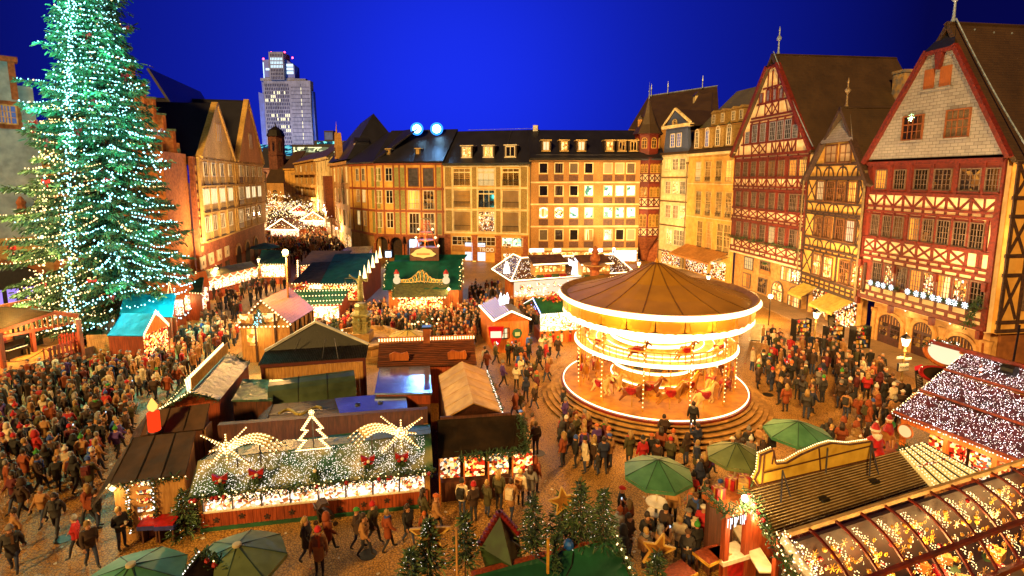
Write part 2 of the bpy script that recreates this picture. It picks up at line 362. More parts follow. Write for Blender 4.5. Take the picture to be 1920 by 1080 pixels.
def wall_poly(T,name,poly,mt,y0=0.0,y1=0.6):
    return MB().prism(poly,y0,y1,mt).build(name,T)
def post_row(T,us,z0,z1,w,m,proud=0.05,y=0.0):
    for u in us:beam(T,u,z0,u,z1,w,m,proud,y)
def rail(T,u0,u1,z,w,m,proud=0.065,y=0.0):beam(T,u0,z,u1,z,w,m,proud,y)
def xrow(T,us,z0,z1,w,m,y=0.0):
    for a,b in zip(us,us[1:]):
        beam(T,a,z0,b,z1,w,m,0.045,y); beam(T,a,z1,b,z0,w,m,0.035,y)
def vrow(T,us,z0,z1,w,m,y=0.0):
    for i,(a,b)in enumerate(zip(us,us[1:])):
        c=(a+b)/2
        beam(T,c,z0,c,z1,w*.8,m,0.03,y); beam(T,a,z1,c-w*.4,z0,w,m,0.045,y); beam(T,c+w*.4,z0,b,z1,w,m,0.045,y)
def arcrow(T,us,z0,z1,w,m,y=0.0):
    """paired curved braces springing from each post"""
    for i,u in enumerate(us):
        for sgn in(-1,1):
            if(i==0 and sgn<0)or(i==len(us)-1 and sgn>0):continue
            r=(us[1]-us[0])*0.40; q=[(u+sgn*r*math.sin(t),z0+(z1-z0)*(math.cos(t)))for t in(PI/2,PI/2*.62,PI/2*.3,0.0)]
            for k,(a,b)in enumerate(zip(q,q[1:])):beam(T,a[0],a[1],b[0],b[1],w,m,0.04+.004*k,y)
def blocks(T,u0,u1,z0,z1,n,m,y=0.0):
    """beam ends between two rails with plaster between"""
    for i in range(n+1):beam(T,u0+(u1-u0)*i/n,z0,u0+(u1-u0)*i/n,z1,0.22,m,0.05,y)
def gutter_pipe(T,u,z0,z1,m,y=-0.2):
    MB().tube((u,y,z0),(u,y,z1),0.07,m,8).bx(u-.16,u+.16,y-.12,y+.12,z1,z1+.3,m).build('downpipe',T)
def finial(T,u,y,z,h,m):
    MB().lathe([(0.20,0),(0.10,.1*h),(0.07,.45*h),(0.24,.52*h),(0.26,.58*h),(0.08,.66*h),(0.06,.8*h),(0.10,.84*h),(0.01,h)],m,10,(u,y,z)).build('finial',T)
def gable_roof(T,uL,zL,ua,za,uR,zR,y0,y1,m,t=0.35,over=0.35):
    b=MB()
    b.slab([(uL-over*.3,y0,zL-over),(ua,y0,za+.05),(ua,y1,za+.05),(uL-over*.3,y1,zL-over)],t,m)
    b.slab([(ua,y0,za+.05),(uR+over*.3,y0,zR-over),(uR+over*.3,y1,zR-over),(ua,y1,za+.05)],t,m)
    return b.build('roof',T)
def snow_hooks(T,m,pts):
    b=MB()
    for p in pts:b.octa(p,0.09,m)
    b.build('snow_hooks',T,kind='stuff')

# ------------------------------------------------------------------ right house: red timber, slate gable
def house_right():
    F=Frame(1628,45,1882,34.2); T=thing('timber_house','red half-timbered house with big grey slate gable, nearest on the right','house',F.A,F.rz)
    W=F.W; zc=[12.95,11.5,7.75,4.1]; eav=15.3
    wall_poly(T,'wall',[(0,3.6),(W,3.6),(W,eav),(0,eav)],CRM,0.0,0.5)
    # south side, seen at a slant
    side=MB().bx(W-0.001,W+0.35,0.5,9,3.6,eav,YEL).build('side_wall',T)
    # --- top storey: red panelled window band
    Z=lambda y,x=1755:F.Z(x,y)
    wz0,wz1=13.05,14.65
    piece('panel',REDP,T,(W/2,-0.02,13.95),(W,0.06,2.6))
    xs=[1653,1688,1728,1768,1820,1863]; ws=[1.05,1.15,1.2,1.35,1.5,1.0]
    lits=[P_WARM,P_DIM,P_DIM,P_DIM,P_CYAN,P_DIM]
    for x,w,lt in zip(xs,ws,lits):
        window(T,F.U(x,345),wz0,w,wz1-wz0,DFR,lt if lt is not P_CYAN else P_DIM,4,4,0.09,0.035,y=-.05,sill=RED)
    for x in(1632,1671,1708,1748,1794,1844,1880):beam(T,F.U(x,345),12.75,F.U(x,345),15.2,0.24,RED,0.12)
    rail(T,0,W,15.15,0.35,RED,0.2); rail(T,0,W,12.72,0.28,RED,0.14)
    us=[0.1+(W-0.2)*i/6 for i in range(7)]
    vrow(T,us,11.75,12.58,0.17,RED); post_row(T,us,11.75,12.6,0.2,RED,0.06)
    rail(T,0,W,11.66,0.2,RED,0.1); blocks(T,0.1,W-.1,11.36,11.6,12,RED); rail(T,0,W,11.27,0.22,RED,0.13)
    # --- middle storey
    piece('panel',REDP,T,(W*.46,-0.02,10.05),(W*.92,0.06,2.1))
    xs=[1642,1664,1686,1716,1742,1771,1803,1835]
    for i,x in enumerate(xs):window(T,F.U(x,425),9.15,0.82+.03*i,1.75,DFR,P_DIM if i not in(3,)else P_WARM,4,4,0.08,0.035,y=-.05,sill=RED)
    for x in(1632,1653,1675,1701,1729,1757,1787,1819,1853):beam(T,F.U(x,425),9.0,F.U(x,425),11.2,0.2,RED,0.11)
    rail(T,0,W,8.95,0.22,RED,0.13)
    u9=F.U(1853,425); beam(T,u9+.2,9.1,W-.15,11.2,.18,RED,.05); beam(T,u9+.2,11.2,W-.15,9.1,.18,RED,.04)
    us=[0.1+(u9-1.3)*i/7 for i in range(8)]
    xrow(T,us,7.9,8.85,0.17,RED); post_row(T,us+[u9-.2,W-1.0],7.9,8.9,0.2,RED,0.06)
    rail(T,0,W,7.8,0.2,RED,0.1); blocks(T,0.1,W-.1,7.5,7.72,12,RED); rail(T,0,W,7.4,0.22,RED,0.14); blocks(T,0.1,W-.1,7.05,7.3,10,RED)
    rail(T,0,W,6.98,.18,RED,.1)
    # --- first floor: tall windows, flower box line
    piece('panel',REDP,T,(W/2,-0.02,6.1),(W,0.06,1.6))
    for i,x in enumerate([1645,1669,1692,1719,1744,1773,1805,1838]):
        window(T,F.U(x,520),5.2,0.92+.03*i,1.75,DFR,P_SHOP if i in(1,3,4,5,6)else P_DIM,4,4,0.08,0.035,y=-.05)
    for x in(1634,1657,1681,1706,1732,1759,1790,1822,1856):beam(T,F.U(x,520),5.1,F.U(x,520),6.95,0.22,RED,0.12)
    rail(T,0,W,5.05,0.2,RED,0.12); us=[0.1+(W-.2)*i/9 for i in range(10)]
    post_row(T,us,4.45,5.0,.22,RED,.06); rail(T,0,W,4.38,.2,RED,.1); blocks(T,.1,W-.1,4.0,4.3,12,RED); rail(T,0,W,3.85,.3,RED,.15)
    # corner post and brackets
    beam(T,W-.1,3.7,W-.1,15.2,.4,RED,.1); beam(T,.1,3.7,.1,15.2,.3,RED,.09)
    for u in(0.2,W*.33,W*.66,W-.2):
        for z in(7.0,3.7):MB().prism([(-.12,-.6),(.12,-.6),(.16,0),(-.16,0)],-.3,0.05,RED).build('bracket',T,(u,0,z))
    # side wall timbering (dark)
    for z in(15.0,12.7,11.5,8.9,7.6,4.4,3.8):piece('beam',BLK,T,(W+.36,4.7,z),(0.12,8.6,.24))
    for y in(0.6,2.0,3.6,5.2,6.8):piece('beam',BLK,T,(W+.36,y,9.4),(0.1,.24,11.4))
    for k,(y,z0,z1)in enumerate(((1.2,12.8,14.9),(1.2,9.0,11.4),(1.2,4.6,7.5),(4.4,4.6,7.5))):
        L=math.hypot(1.2,z1-z0); a=math.atan2(z1-z0,1.2)
        piece('beam',BLK,T,(W+.36,y,(z0+z1)/2),(.09,L,.2),rx=a); piece('beam',BLK,T,(W+.36,y,(z0+z1)/2),(.08,L,.2),rx=-a)
    for z in(9.2,5.2):
        o=window(T,W+.4,z,1.3,1.9,DFR,P_DARK,2,3); o.rotation_euler=(0,0,PI/2); o.location=(W+.4,2.8,z)
    # --- slate gable with four windows, red barge boards
    ua,za=F.uv(1776,40); ua-=.1
    hz=F.Z(1760,92); fr=(hz-eav)/(za-eav); uh0,uh1=-0.25+(ua+.25)*fr,W+.1-(W+.1-ua)*fr
    wall_poly(T,'gable',[(-0.1,eav+.2),(W+.05,eav+.2),(uh1,hz),(uh0,hz)],SLATEG,-0.06,0.4)
    MB().add([(uh0-.2,-.35,hz-.1),(uh1+.2,-.35,hz-.1),(ua,.9,za+.1)],[(0,1,2)],SLATEB).add([(uh0-.2,-.35,hz-.1),(uh1+.2,-.35,hz-.1),(uh1,.1,hz-.1),(uh0,.1,hz-.1)],[(0,1,2,3)],RED).build('hip',T)
    rail(T,uh0-.15,uh1+.15,hz-.2,.28,RED,.35)
    MB().prism([(-.12,-1.2),(.12,-1.2),(.3,0),(-.3,0)],-.35,-.05,RED).build('bracket',T,(ua,0,hz-.3))
    for s,(u0,z0,u1,z1)in enumerate(((-.45,eav-.1,uh0,hz),(W+.3,eav+.0,uh1,hz))):
        beam(T,u0,z0,u1,z1,0.34,RED,.34)
    for i,(xa,xb,ya,yb,pm)in enumerate(((1694,1733,215,263,P_DIM),(1774,1820,205,258,P_DARK))):
        u0,u1=F.U(xa,240),F.U(xb,240); z0,z1=F.Z((xa+xb)/2,yb),F.Z((xa+xb)/2,ya)
        window(T,(u0+u1)/2,z0,u1-u0,z1-z0,mat('orange_brown_frame',hx('9a5a2a'),hx('7a4320'),8,.5),pm,4,3,.1,.04,y=-.08,sill=SLATEG,trans=.64,label='attic window with a lit green star inside' if i==0 else None)
    st=MB()
    su,sz=F.U(1711,221),F.Z(1711,221)
    for k in range(8):st.bar((su,-.12,sz),(su+.28*math.cos(k*PI/4),-.12,sz+.28*math.sin(k*PI/4)),.05,.03,emat('green_star_light',(.5,1,.4),6),(0,1,0))
    st.build('star',T)
    shut=mat('orange_shutter_wood',hx('a85e22'),hx('8a4a1a'),7,.6,.2,stretch=(6,6,.6))
    for(xa,xb)in((1736,1754),(1765,1785)):
        u0,u1=F.U(xa,145),F.U(xb,145); z0,z1=F.Z(1760,164),F.Z(1760,127)
        piece('shutter',shut,T,((u0+u1)/2,-.1,(z0+z1)/2),(u1-u0,.1,z1-z0)); piece('sill',SLATEG,T,((u0+u1)/2,-.12,z0-.07),(u1-u0+.3,.25,.12))
    # roof
    gable_roof(T,-0.4,eav,ua,za,W+.5,eav,0.1,22,SLATE,.3,.2)
    finial(T,ua,.6,za,3.0,LEAD)
    MB().path([(ua+.3+(W+.6-ua)*t-.15*math.sin(PI*t),.5,za+.15-(za-eav-.2)*t)for t in[i/14 for i in range(15)]],.05,LEAD,5).build('lightning_conductor',T)
    snow_hooks(T,LEAD,[(ua+5.0*t,2+1.5*k,za-(za-eav)*t*5.0/(W+.5-ua)+.1)for t,k in((.08,0),(.1,1),(.1,2),(.14,5),(.5,3),(.62,1),(.5,8))])
    for(u,y,m1)in((W*.5+1.3,8.5,P_WARM),(W*.5+2.9,6.0,P_DARK),(W-.6,5.5,P_DARK)):
        z=za-(za-eav)*(u-ua)/(W+.5-ua)
        d=MB(); d.bx(-.5,.5,-.55,.55,-.2,.75,RED).slab([(-.8,-.7,1.0),(.75,-.7,.7),(.75,.7,.7),(-.8,.7,1.0)],.1,RED)
        o=d.build('dormer',T,(u,y,z)); w_=window(o,0,0,.6,.55,WFR,m1,2,2,.06,.03); w_.rotation_euler=(0,0,PI/2); w_.location=(.52,0,.05)
    # --- ground floor, set back, three arches and doors
    G=MB(); G.bx(0.9,W-.3,0.9,1.5,0,3.7,SANDL).build('ground_floor',T); MB().bx(W-.7,W-.1,1.5,12,0,3.7,mat('brown_render',hx('8a5426'),hx('6c3f1a'),2,.8)).build('side_base',T); MB().bx(W-.002,W+.34,9,22,3.6,eav,YEL).build('rear_side_wall',T)
    door_m=mat('dark_red_door',hx('4a1c12'),hx('2c100a'),5,.5,.2)
    for(uc,w,h)in((2.7,2.2,1.9),(5.7,1.7,2.1),(8.7,2.0,1.9)):
        n=12; q=[(uc+(w/2)*math.cos(PI*i/n),h+.75*math.sin(PI*i/n))for i in range(n+1)]
        MB().prism([(uc+w/2,0.02),(uc-w/2,.02)]+q[::-1],.82,1.0,door_m).build('door',T)
        sr=MB(); q2=[(uc+(w/2+.25)*math.cos(PI*i/n),h+1.0*math.sin(PI*i/n))for i in range(n+1)]
        for i in range(n):sr.prism([q[i],q2[i],q2[i+1],q[i+1]],.74,.9,SANDL)
        sr.bx(uc-w/2-.25,uc-w/2,.74,.9,0,h,SANDL).bx(uc+w/2,uc+w/2+.25,.74,.9,0,h,SANDL); sr.build('arch',T)
        for s in(-1,1):
            for k in range(3):
                for j in range(3):piece('pane',P_DIM,T,(uc+s*w*.25+(k-1)*w*.13,.80,.95+j*.38),(w*.10,.03,.28))
        fan=MB()
        for k in range(1,8):fan.bx(uc-w/2+w*k/8-.02,uc-w/2+w*k/8+.02,.78,.82,h,h+.7*math.sin(PI*k/8),SANDL)
        fan.build('fanlight_bars',T)
    for u in(1.0,4.4,7.2,W-.4):MB().lathe([(.3,0),(.24,.3),(.22,2.4),(.32,2.9)],SANDL,10,(u,.9,0)).build('pier',T)
    gutter_pipe(T,-.15,3.4,14.3,PIPE)
    # balcony flower boxes lit with white stars: one box per pair of windows
    for i,x in enumerate((1640,1665,1713,1744,1775,1806)):
        u=F.U(x+8,560); bxm=MB(); bxm.bx(-.75,.75,-.22,.1,0,.22,BLK)
        for k in range(90):
            a,b_,c_=rnd.uniform(-.75,.75),rnd.uniform(-.3,.05),rnd.uniform(.12,.5); bxm.bar((a,b_,.15),(a+rnd.uniform(-.2,.2),b_-.1,c_),.05,.02,FIR)
        o=bxm.build('flower_box',T,(u,-.2,4.95))
        for s in(-.4,.35):
            sb=MB()
            for k in range(8):
                a=k*PI/4; sb.bar((0,-.2,0),(.24*math.cos(a),-.2-.05,.24*math.sin(a)),.045,.03,BULB_C2,(0,1,0))
            sb.build('star',o,(s,-.12,.32))
    # two wall floodlights washing the plaster over the arches
    for u in(4.5,8.2):
        o=MB().bx(-.12,.12,-.2,.0,-.1,.1,DMET).octa((0,-.22,-.02),.1,LAMPG).build('wall_light',T,(u,.55,3.55))
        lamp('wall_light_glow',(0,-.15,-.25),25,(1,.78,.4),.1,o)
    # hanging garland on the south-west corner
    gl=MB()
    for k in range(160):
        t=rnd.random(); c=Vector((W-.9+.8*t+rnd.gauss(0,.15),-.5+rnd.gauss(0,.12),4.0+2.0*t+rnd.gauss(0,.2)))
        gl.bar(c,c+Vector((rnd.uniform(-.25,.25),rnd.uniform(-.2,.2),rnd.uniform(-.25,.1))),.06,.02,FIR)
    gl.build('garland',T,kind='stuff')
    return F
# ------------------------------------------------------------------ black timbered narrow house
def house_black():
    F=Frame(1516,54,1628,45); T=thing('timber_house','narrow half-timbered house with dark brown beams between two red ones','house',F.A,F.rz)
    W=F.W; eav=14.0
    wall_poly(T,'wall',[(0,3.2),(W,3.2),(W,eav),(0,eav)],YEL,0,.5)
    X=1571
    Z=lambda y:F.Z(X,y)
    ua,za=F.uv(1581,200)
    hz=Z(267); fr=(hz-eav)/(za-eav); u0,u1=ua*fr,W-(W-ua)*fr
    wall_poly(T,'gable',[(0,eav),(W,eav),(u1,hz),(u0,hz)],YEL,0.0,.4)
    MB().add([(u0-.3,-.4,hz),(u1+.3,-.4,hz),(ua,.6,za)],[(0,1,2)],SLATEG).add([(u0-.3,-.4,hz),(u1+.3,-.4,hz),(u1,.1,hz),(u0,.1,hz)],[(0,1,2,3)],BLK).build('hip',T)
    gable_roof(T,-.6,eav-.3,ua,za,W+.6,eav-.3,-.3,16,SLATE,.3,.3)
    for(a,b,c,d)in((-.5,eav-.6,u0,hz),(W+.5,eav-.6,u1,hz)):beam(T,a,b,c,d,.34,BLK,.5)
    finial(T,ua,.3,za,2.6,mat('bronze_finial',hx('a08a6a'),hx('7a6448'),6,.4,metal=.4))
    ww=mat('brown_window_wood',hx('80502a'),hx('5f3a1c'),7,.5)
    for(xa,xb)in((1549,1571),(1576,1598)):
        a,b=F.U(xa,288),F.U(xb,288); window(T,(a+b)/2,Z(305),b-a,Z(271)-Z(305),ww,P_BLIND,2,2,.12,.05,y=-.05,sill=ww)
    rail(T,.9,W-.9,Z(308),.25,BLK,.1)
    us=[W*i/3.0 for i in range(4)]
    arcrow(T,[1.4,3.4,5.5,7.6],Z(331),Z(313),.16,BLK); post_row(T,[1.4,3.4,5.5,7.6],Z(331),Z(309),.16,BLK)
    rail(T,-.2,W+.2,Z(334),.36,BLK,.16)
    def storey(xs,w,yt,yb,lit,ym):
        uu=[F.U(x,ym)for x in xs]
        for u,l in zip(uu,lit):window(T,u,Z(yb),w,Z(yt)-Z(yb),ww,l,4,3,.1,.04,y=-.05,sill=ww,trans=.66)
        e=[uu[0]-w*.62]+[(a+b)/2 for a,b in zip(uu,uu[1:])]+[uu[-1]+w*.62]
        post_row(T,e,Z(yb)-.2,Z(yt)+.25,.22,BLK,.09)
        rail(T,0,W,Z(yb)-.18,.2,BLK,.12); rail(T,0,W,Z(yt)+.22,.18,BLK,.11)
        for a,b in((0.1,e[0]-.1),(e[-1]+.1,W-.1)):
            if b-a>.4:beam(T,a,Z(yb),b,Z(yt),.15,BLK,.05); beam(T,a,Z(yt),b,Z(yb),.15,BLK,.04)
    storey([1540,1559,1579,1600],1.22,339,378,[P_WARM,P_DIM,P_WARM,P_WARM],358)
    arcrow(T,[.4,2.5,4.6,6.7,8.7],Z(399),Z(383),.16,BLK); post_row(T,[.2,2.5,4.6,6.7,8.8],Z(400),Z(382),.14,BLK)
    rail(T,0,W,Z(401),.2,BLK,.12); blocks(T,.1,W-.1,Z(406),Z(402.5),9,BLK)
    storey([1535,1553.5,1576,1596],1.22,410,450,[P_DIM,P_DIM,P_DIM,P_PALE],430)
    arcrow(T,[.4,2.5,4.6,6.7,8.7],Z(471),Z(455),.16,BLK); post_row(T,[.2,2.5,4.6,6.7,8.8],Z(472),Z(454),.14,BLK)
    rail(T,0,W,Z(473),.2,BLK,.12); blocks(T,.1,W-.1,Z(481),Z(475),9,BLK)
    storey([1532,1553,1584,1609],1.45,485,528,[P_SHOP,P_WARM,P_WARM,P_SHOP],506)
    rail(T,0,W,Z(534),.2,BLK,.12); blocks(T,.1,W-.1,Z(541),Z(535),11,BLK); rail(T,0,W,Z(543),.18,BLK,.12); blocks(T,.1,W-.1,Z(550),Z(544),11,BLK); rail(T,0,W,Z(552),.25,BLK,.14)
    beam(T,.05,3.2,.05,eav,.24,BLK,.08); beam(T,W-.05,3.2,W-.05,eav,.24,BLK,.08)
    gutter_pipe(T,W+.05,3.3,13.4,PIPE,-.25)
    MB().bx(.6,W-.6,.9,1.4,0,3.3,SANDL).build('ground_floor',T)
    for(u,w)in((2.1,2.2),(6.2,3.0)):piece('shop_window',P_SHOP,T,(u,.86,1.45),(w,.08,2.5)); 
    for u in(.7,3.9,W-.7):MB().lathe([(.3,0),(.25,.3),(.25,2.6),(.36,3.2)],SANDL,8,(u,.8,0)).build('pier',T)
    piece('sign_board',BLK,T,(4.0,.6,2.9),(1.5,.1,.55)); MB().lathe([(.02,0),(.3,.1),(.34,.3),(.2,.55),(.03,.6)],mat('orange_figure',hx('c8541a')),10).build('sign_emblem',T,(4.2,.45,2.6))
    lamp('shop_glow',(6.2,-1.2,2.2),60,(1,.75,.45),.3,T); lamp('shop_glow',(2.1,-1.0,2.2),45,(1,.75,.45),.3,T)
    return F,T
def awning(F,u0,u1,zt,zb,depth,label,m,y0=0.3):
    T=thing('awning',label,'awning',F.A,F.rz)
    b=MB(); b.slab([(u0,y0,zt),(u1,y0,zt),(u1,y0-depth,zb),(u0,y0-depth,zb)],.05,m); b.build('canopy',T)
    MB().bx(u0,u1,y0-depth-.02,y0-depth+.02,zb-.28,zb-.03,m).build('valance',T)
    for u in(u0+.1,u1-.1):MB().bar((u,y0,zt-.7),(u,y0-depth+.1,zb-.08),.05,.05,DMET).build('arm',T)
    return T
# ------------------------------------------------------------------ red timbered gabled house with red windows (fourth from the left)
def house_red():
    F=Frame(1377,68,1516,54); T=thing('timber_house','tall red half-timbered house whose gable has rows of blue-grey windows','house',F.A,F.rz)
    W=F.W; eav=16.9; X=1447; Z=lambda y:F.Z(X,y); U=lambda x,y=350:F.U(x,y)
    wall_poly(T,'wall',[(0,4.4),(W,4.4),(W,eav),(0,eav)],CRM,0,.5)
    ua,za=F.uv(1453,101); hz=Z(124); fr=(hz-eav)/(za-eav); u0,u1=ua*fr,W-(W-ua)*fr
    wall_poly(T,'gable',[(0,eav),(W,eav),(u1,hz),(u0,hz)],CRM,0,.4)
    MB().add([(u0-.3,-.5,hz),(u1+.3,-.5,hz),(ua,.8,za)],[(0,1,2)],SLATEB).add([(u0-.3,-.5,hz),(u1+.3,-.5,hz),(u1,.1,hz),(u0,.1,hz)],[(0,1,2,3)],RED).build('hip',T)
    rail(T,u0-.2,u1+.2,hz-.15,.25,RED,.4)
    gable_roof(T,-.5,eav,ua,za,W+.5,eav,-.4,15,SLATE,.3,.2)
    for(a,b,c,d)in((-.5,eav-.2,u0-.1,hz),(W+.4,eav-.2,u1+.1,hz)):beam(T,a,b,c,d,.4,RED,.5)
    finial(T,ua,.4,za,3.0,LEAD)
    MB().path([(ua+.2+(W+.5-ua)*t-.25*math.sin(PI*t),-.3,za+.2-(za-eav)*t)for t in[i/12 for i in range(13)]],.06,LEAD,5).build('lightning_conductor',T)
    snow_hooks(T,LEAD,[(ua+.5,1.0+1.5*k,za-.9)for k in range(6)]+[(ua+3.2,4+2.2*k,za-5.2)for k in range(4)])
    wall_m=mat('stone_chimney',hx('b08a52'),hx('6d6a70'),2,.9)
    MB().bx(W*.72,W*.72+1.4,12,13.4,20,25.2,wall_m).bx(W*.72-.1,W*.72+1.5,11.9,13.5,25.2,25.5,wall_m).build('chimney',T)
    lim=lambda z:(u0+(0-u0)*(hz-z)/(hz-eav)+.5,u1+(W-u1)*(hz-z)/(hz-eav)-.5)
    gw=mat('blue_grey_frame',hx('8d8c98'),hx('6a6a78'),8,.5)
    for i,x in enumerate((1429,1441.5,1454,1466)):window(T,U(x,176),Z(190),.85,Z(165+abs(i-1.5)*3)-Z(190),RED,mat('shut_attic_panel',hx('8a88a8'),hx('5a4a5a'),3,.6),1,1,.1,.04,y=-.05)
    for y in(163,191,216):
        a,b=lim(Z(y)); rail(T,a,b,Z(y),.2,RED,.1)
    post_row(T,[U(x,150)for x in(1441,1449,1460)],Z(190),Z(132),.18,RED,.07)
    xa=[U(x,204)for x in(1435,1448,1460)]
    xrow(T,xa,Z(216),Z(193),.16,RED); post_row(T,xa,Z(216),Z(192),.16,RED,.07)
    for s in(-1,1):beam(T,U(1448+s*30,204),Z(216),U(1448+s*24,204),Z(193),.16,RED,.05)
    piece('panel',REDP,T,(U(1449,245),-.02,Z(246)),(9.2,.05,Z(226)-Z(265)))
    for x,w in((1403,.8),(1416.5,1.0),(1431.5,1.0),(1449.5,1.05),(1464,1.05),(1478.5,1.05),(1492,.8)):
        hh=1.0 if w>.9 else .68; window(T,U(x,246),Z(264),w,(Z(229)-Z(264))*hh,gw,P_DARK,3,4,.09,.04,y=-.05)
    a,b=lim(Z(222)); rail(T,a,b,Z(222),.2,RED,.1); a,b=lim(Z(266)); rail(T,a,b,Z(266),.22,RED,.12)
    vs=[U(x,277)for x in(1447,1462,1477,1492)]; vrow(T,vs,Z(287),Z(268),.17,RED); post_row(T,vs,Z(287),Z(267),.17,RED,.06)
    xs_=[U(x,277)for x in(1410,1424,1437)]; xrow(T,xs_,Z(287),Z(268),.16,RED); post_row(T,xs_+[U(1395,277),U(1386,277)],Z(287),Z(268),.16,RED,.06)
    post_row(T,[U(x,245)for x in(1396,1410,1424,1440,1457,1471,1486,1499)],Z(266),Z(224),.2,RED,.1)
    rail(T,-.2,W+.2,Z(289),.3,RED,.18); rail(T,0,W,Z(296),.2,RED,.12); blocks(T,.1,W-.1,Z(295),Z(290.5),8,RED)
    XS=(1385,1399,1414,1430,1448,1466,1488,1507); E_=(1378,1392,1406.5,1422,1439,1457,1477,1498,1515)
    wd=(1.0,1.0,1.0,1.05,1.15,1.15,1.2,1.2)
    def storey(yt,yb,lit,kind,zb):
        piece('panel',REDP,T,(W/2,-.02,(Z(yt)+Z(yb))/2),(W,.05,Z(yt)-Z(yb)+.5))
        uu=[U(x,(yt+yb)/2)for x in XS]; ee=[min(max(U(x,(yt+yb)/2),.1),W-.1)for x in E_]
        for u,w,l in zip(uu,wd,lit):window(T,min(max(u,.7),W-.75),Z(yb),w,Z(yt)-Z(yb),DFR,l,4,4,.09,.035,y=-.05,sill=RED)
        post_row(T,ee,zb[1]-.1,Z(yt)+.3,.22,RED,.1); rail(T,0,W,Z(yb)-.17,.24,RED,.14); rail(T,0,W,Z(yt)+.3,.2,RED,.13)
        (vrow if kind=='v' else xrow)(T,ee,zb[1],Z(yb)-.28,.16,RED)
        rail(T,0,W,zb[1]-.06,.2,RED,.13); blocks(T,.1,W-.1,zb[0],zb[1]-.12,13,RED); rail(T,0,W,zb[0]-.1,.22,RED,.15)
    storey(301,331,[P_DIM,P_DARK,P_DIM,P_DARK,P_DIM,P_DIM,P_WARM,P_WARM],'v',(Z(356),Z(349.5)))
    storey(361,393,[P_DIM,P_DIM,P_DARK,P_DIM,P_DIM,P_DARK,P_DIM,P_DIM],'x',(Z(419),Z(412)))
    storey(424,457,[P_DIM,P_DIM,P_DIM,P_DIM,P_WARM,P_DIM,P_DIM,P_WARM],'x',(Z(484),Z(476)))
    # garland along the lowest balcony rail
    gl=MB()
    for k in range(420):
        u=rnd.uniform(0,W); c=Vector((u,-.3+rnd.gauss(0,.08),Z(458)+rnd.gauss(0,.1)+.12*math.sin(u*2.2)))
        gl.bar(c,c+Vector((rnd.uniform(-.3,.3),rnd.uniform(-.15,.05),rnd.uniform(-.15,.2))),.06,.02,FIR)
    gl.build('garland',T,kind='stuff')
    # stone ground floor: two storeys of windows left, two round arches right
    z0=Z(486); MB().bx(.4,W-.3,.5,1.1,0,z0,SANDL).build('ground_floor',T)
    for i,x in enumerate((1397,1427,1468,1500)):
        u=min(U(x,508),W-1.3); window(T,u,2.6,1.9,1.6,DFR,P_SHOP if i>1 else P_WARM,4,3,.1,.04,y=.45)
    for x in(1398,1428):window(T,U(x,540)-.6,.3,1.7,1.8,DFR,P_WARM,4,3,.1,.04,y=.45)
    for i,x in enumerate((1465,1499)):
        u=U(x,560)-1.4; window(T,u,0.0,2.1,1.3,DFR,P_WARM if i==0 else P_SHOP,4,2,.14,.05,y=.42,arch=True)
    MB().lathe([(.22,0),(.3,.12),(.22,.24)],FIR,14).build('wreath',T,(U(1443,498),-.6,Z(497)))
    piece('sign_board',mat('orange_sign',hx('b06a24')),T,(U(1443,512),-.6,Z(512)),(1.7,.1,.5))
    MB().path([(U(1433,490),.4,Z(480)),(U(1433,490),-.9,Z(482)),(U(1443,490),-.9,Z(478))],.05,DMET,5).build('sign_arm',T)
    gutter_pipe(T,W-.15,4.5,15.8,PIPE,-.4)
    return F
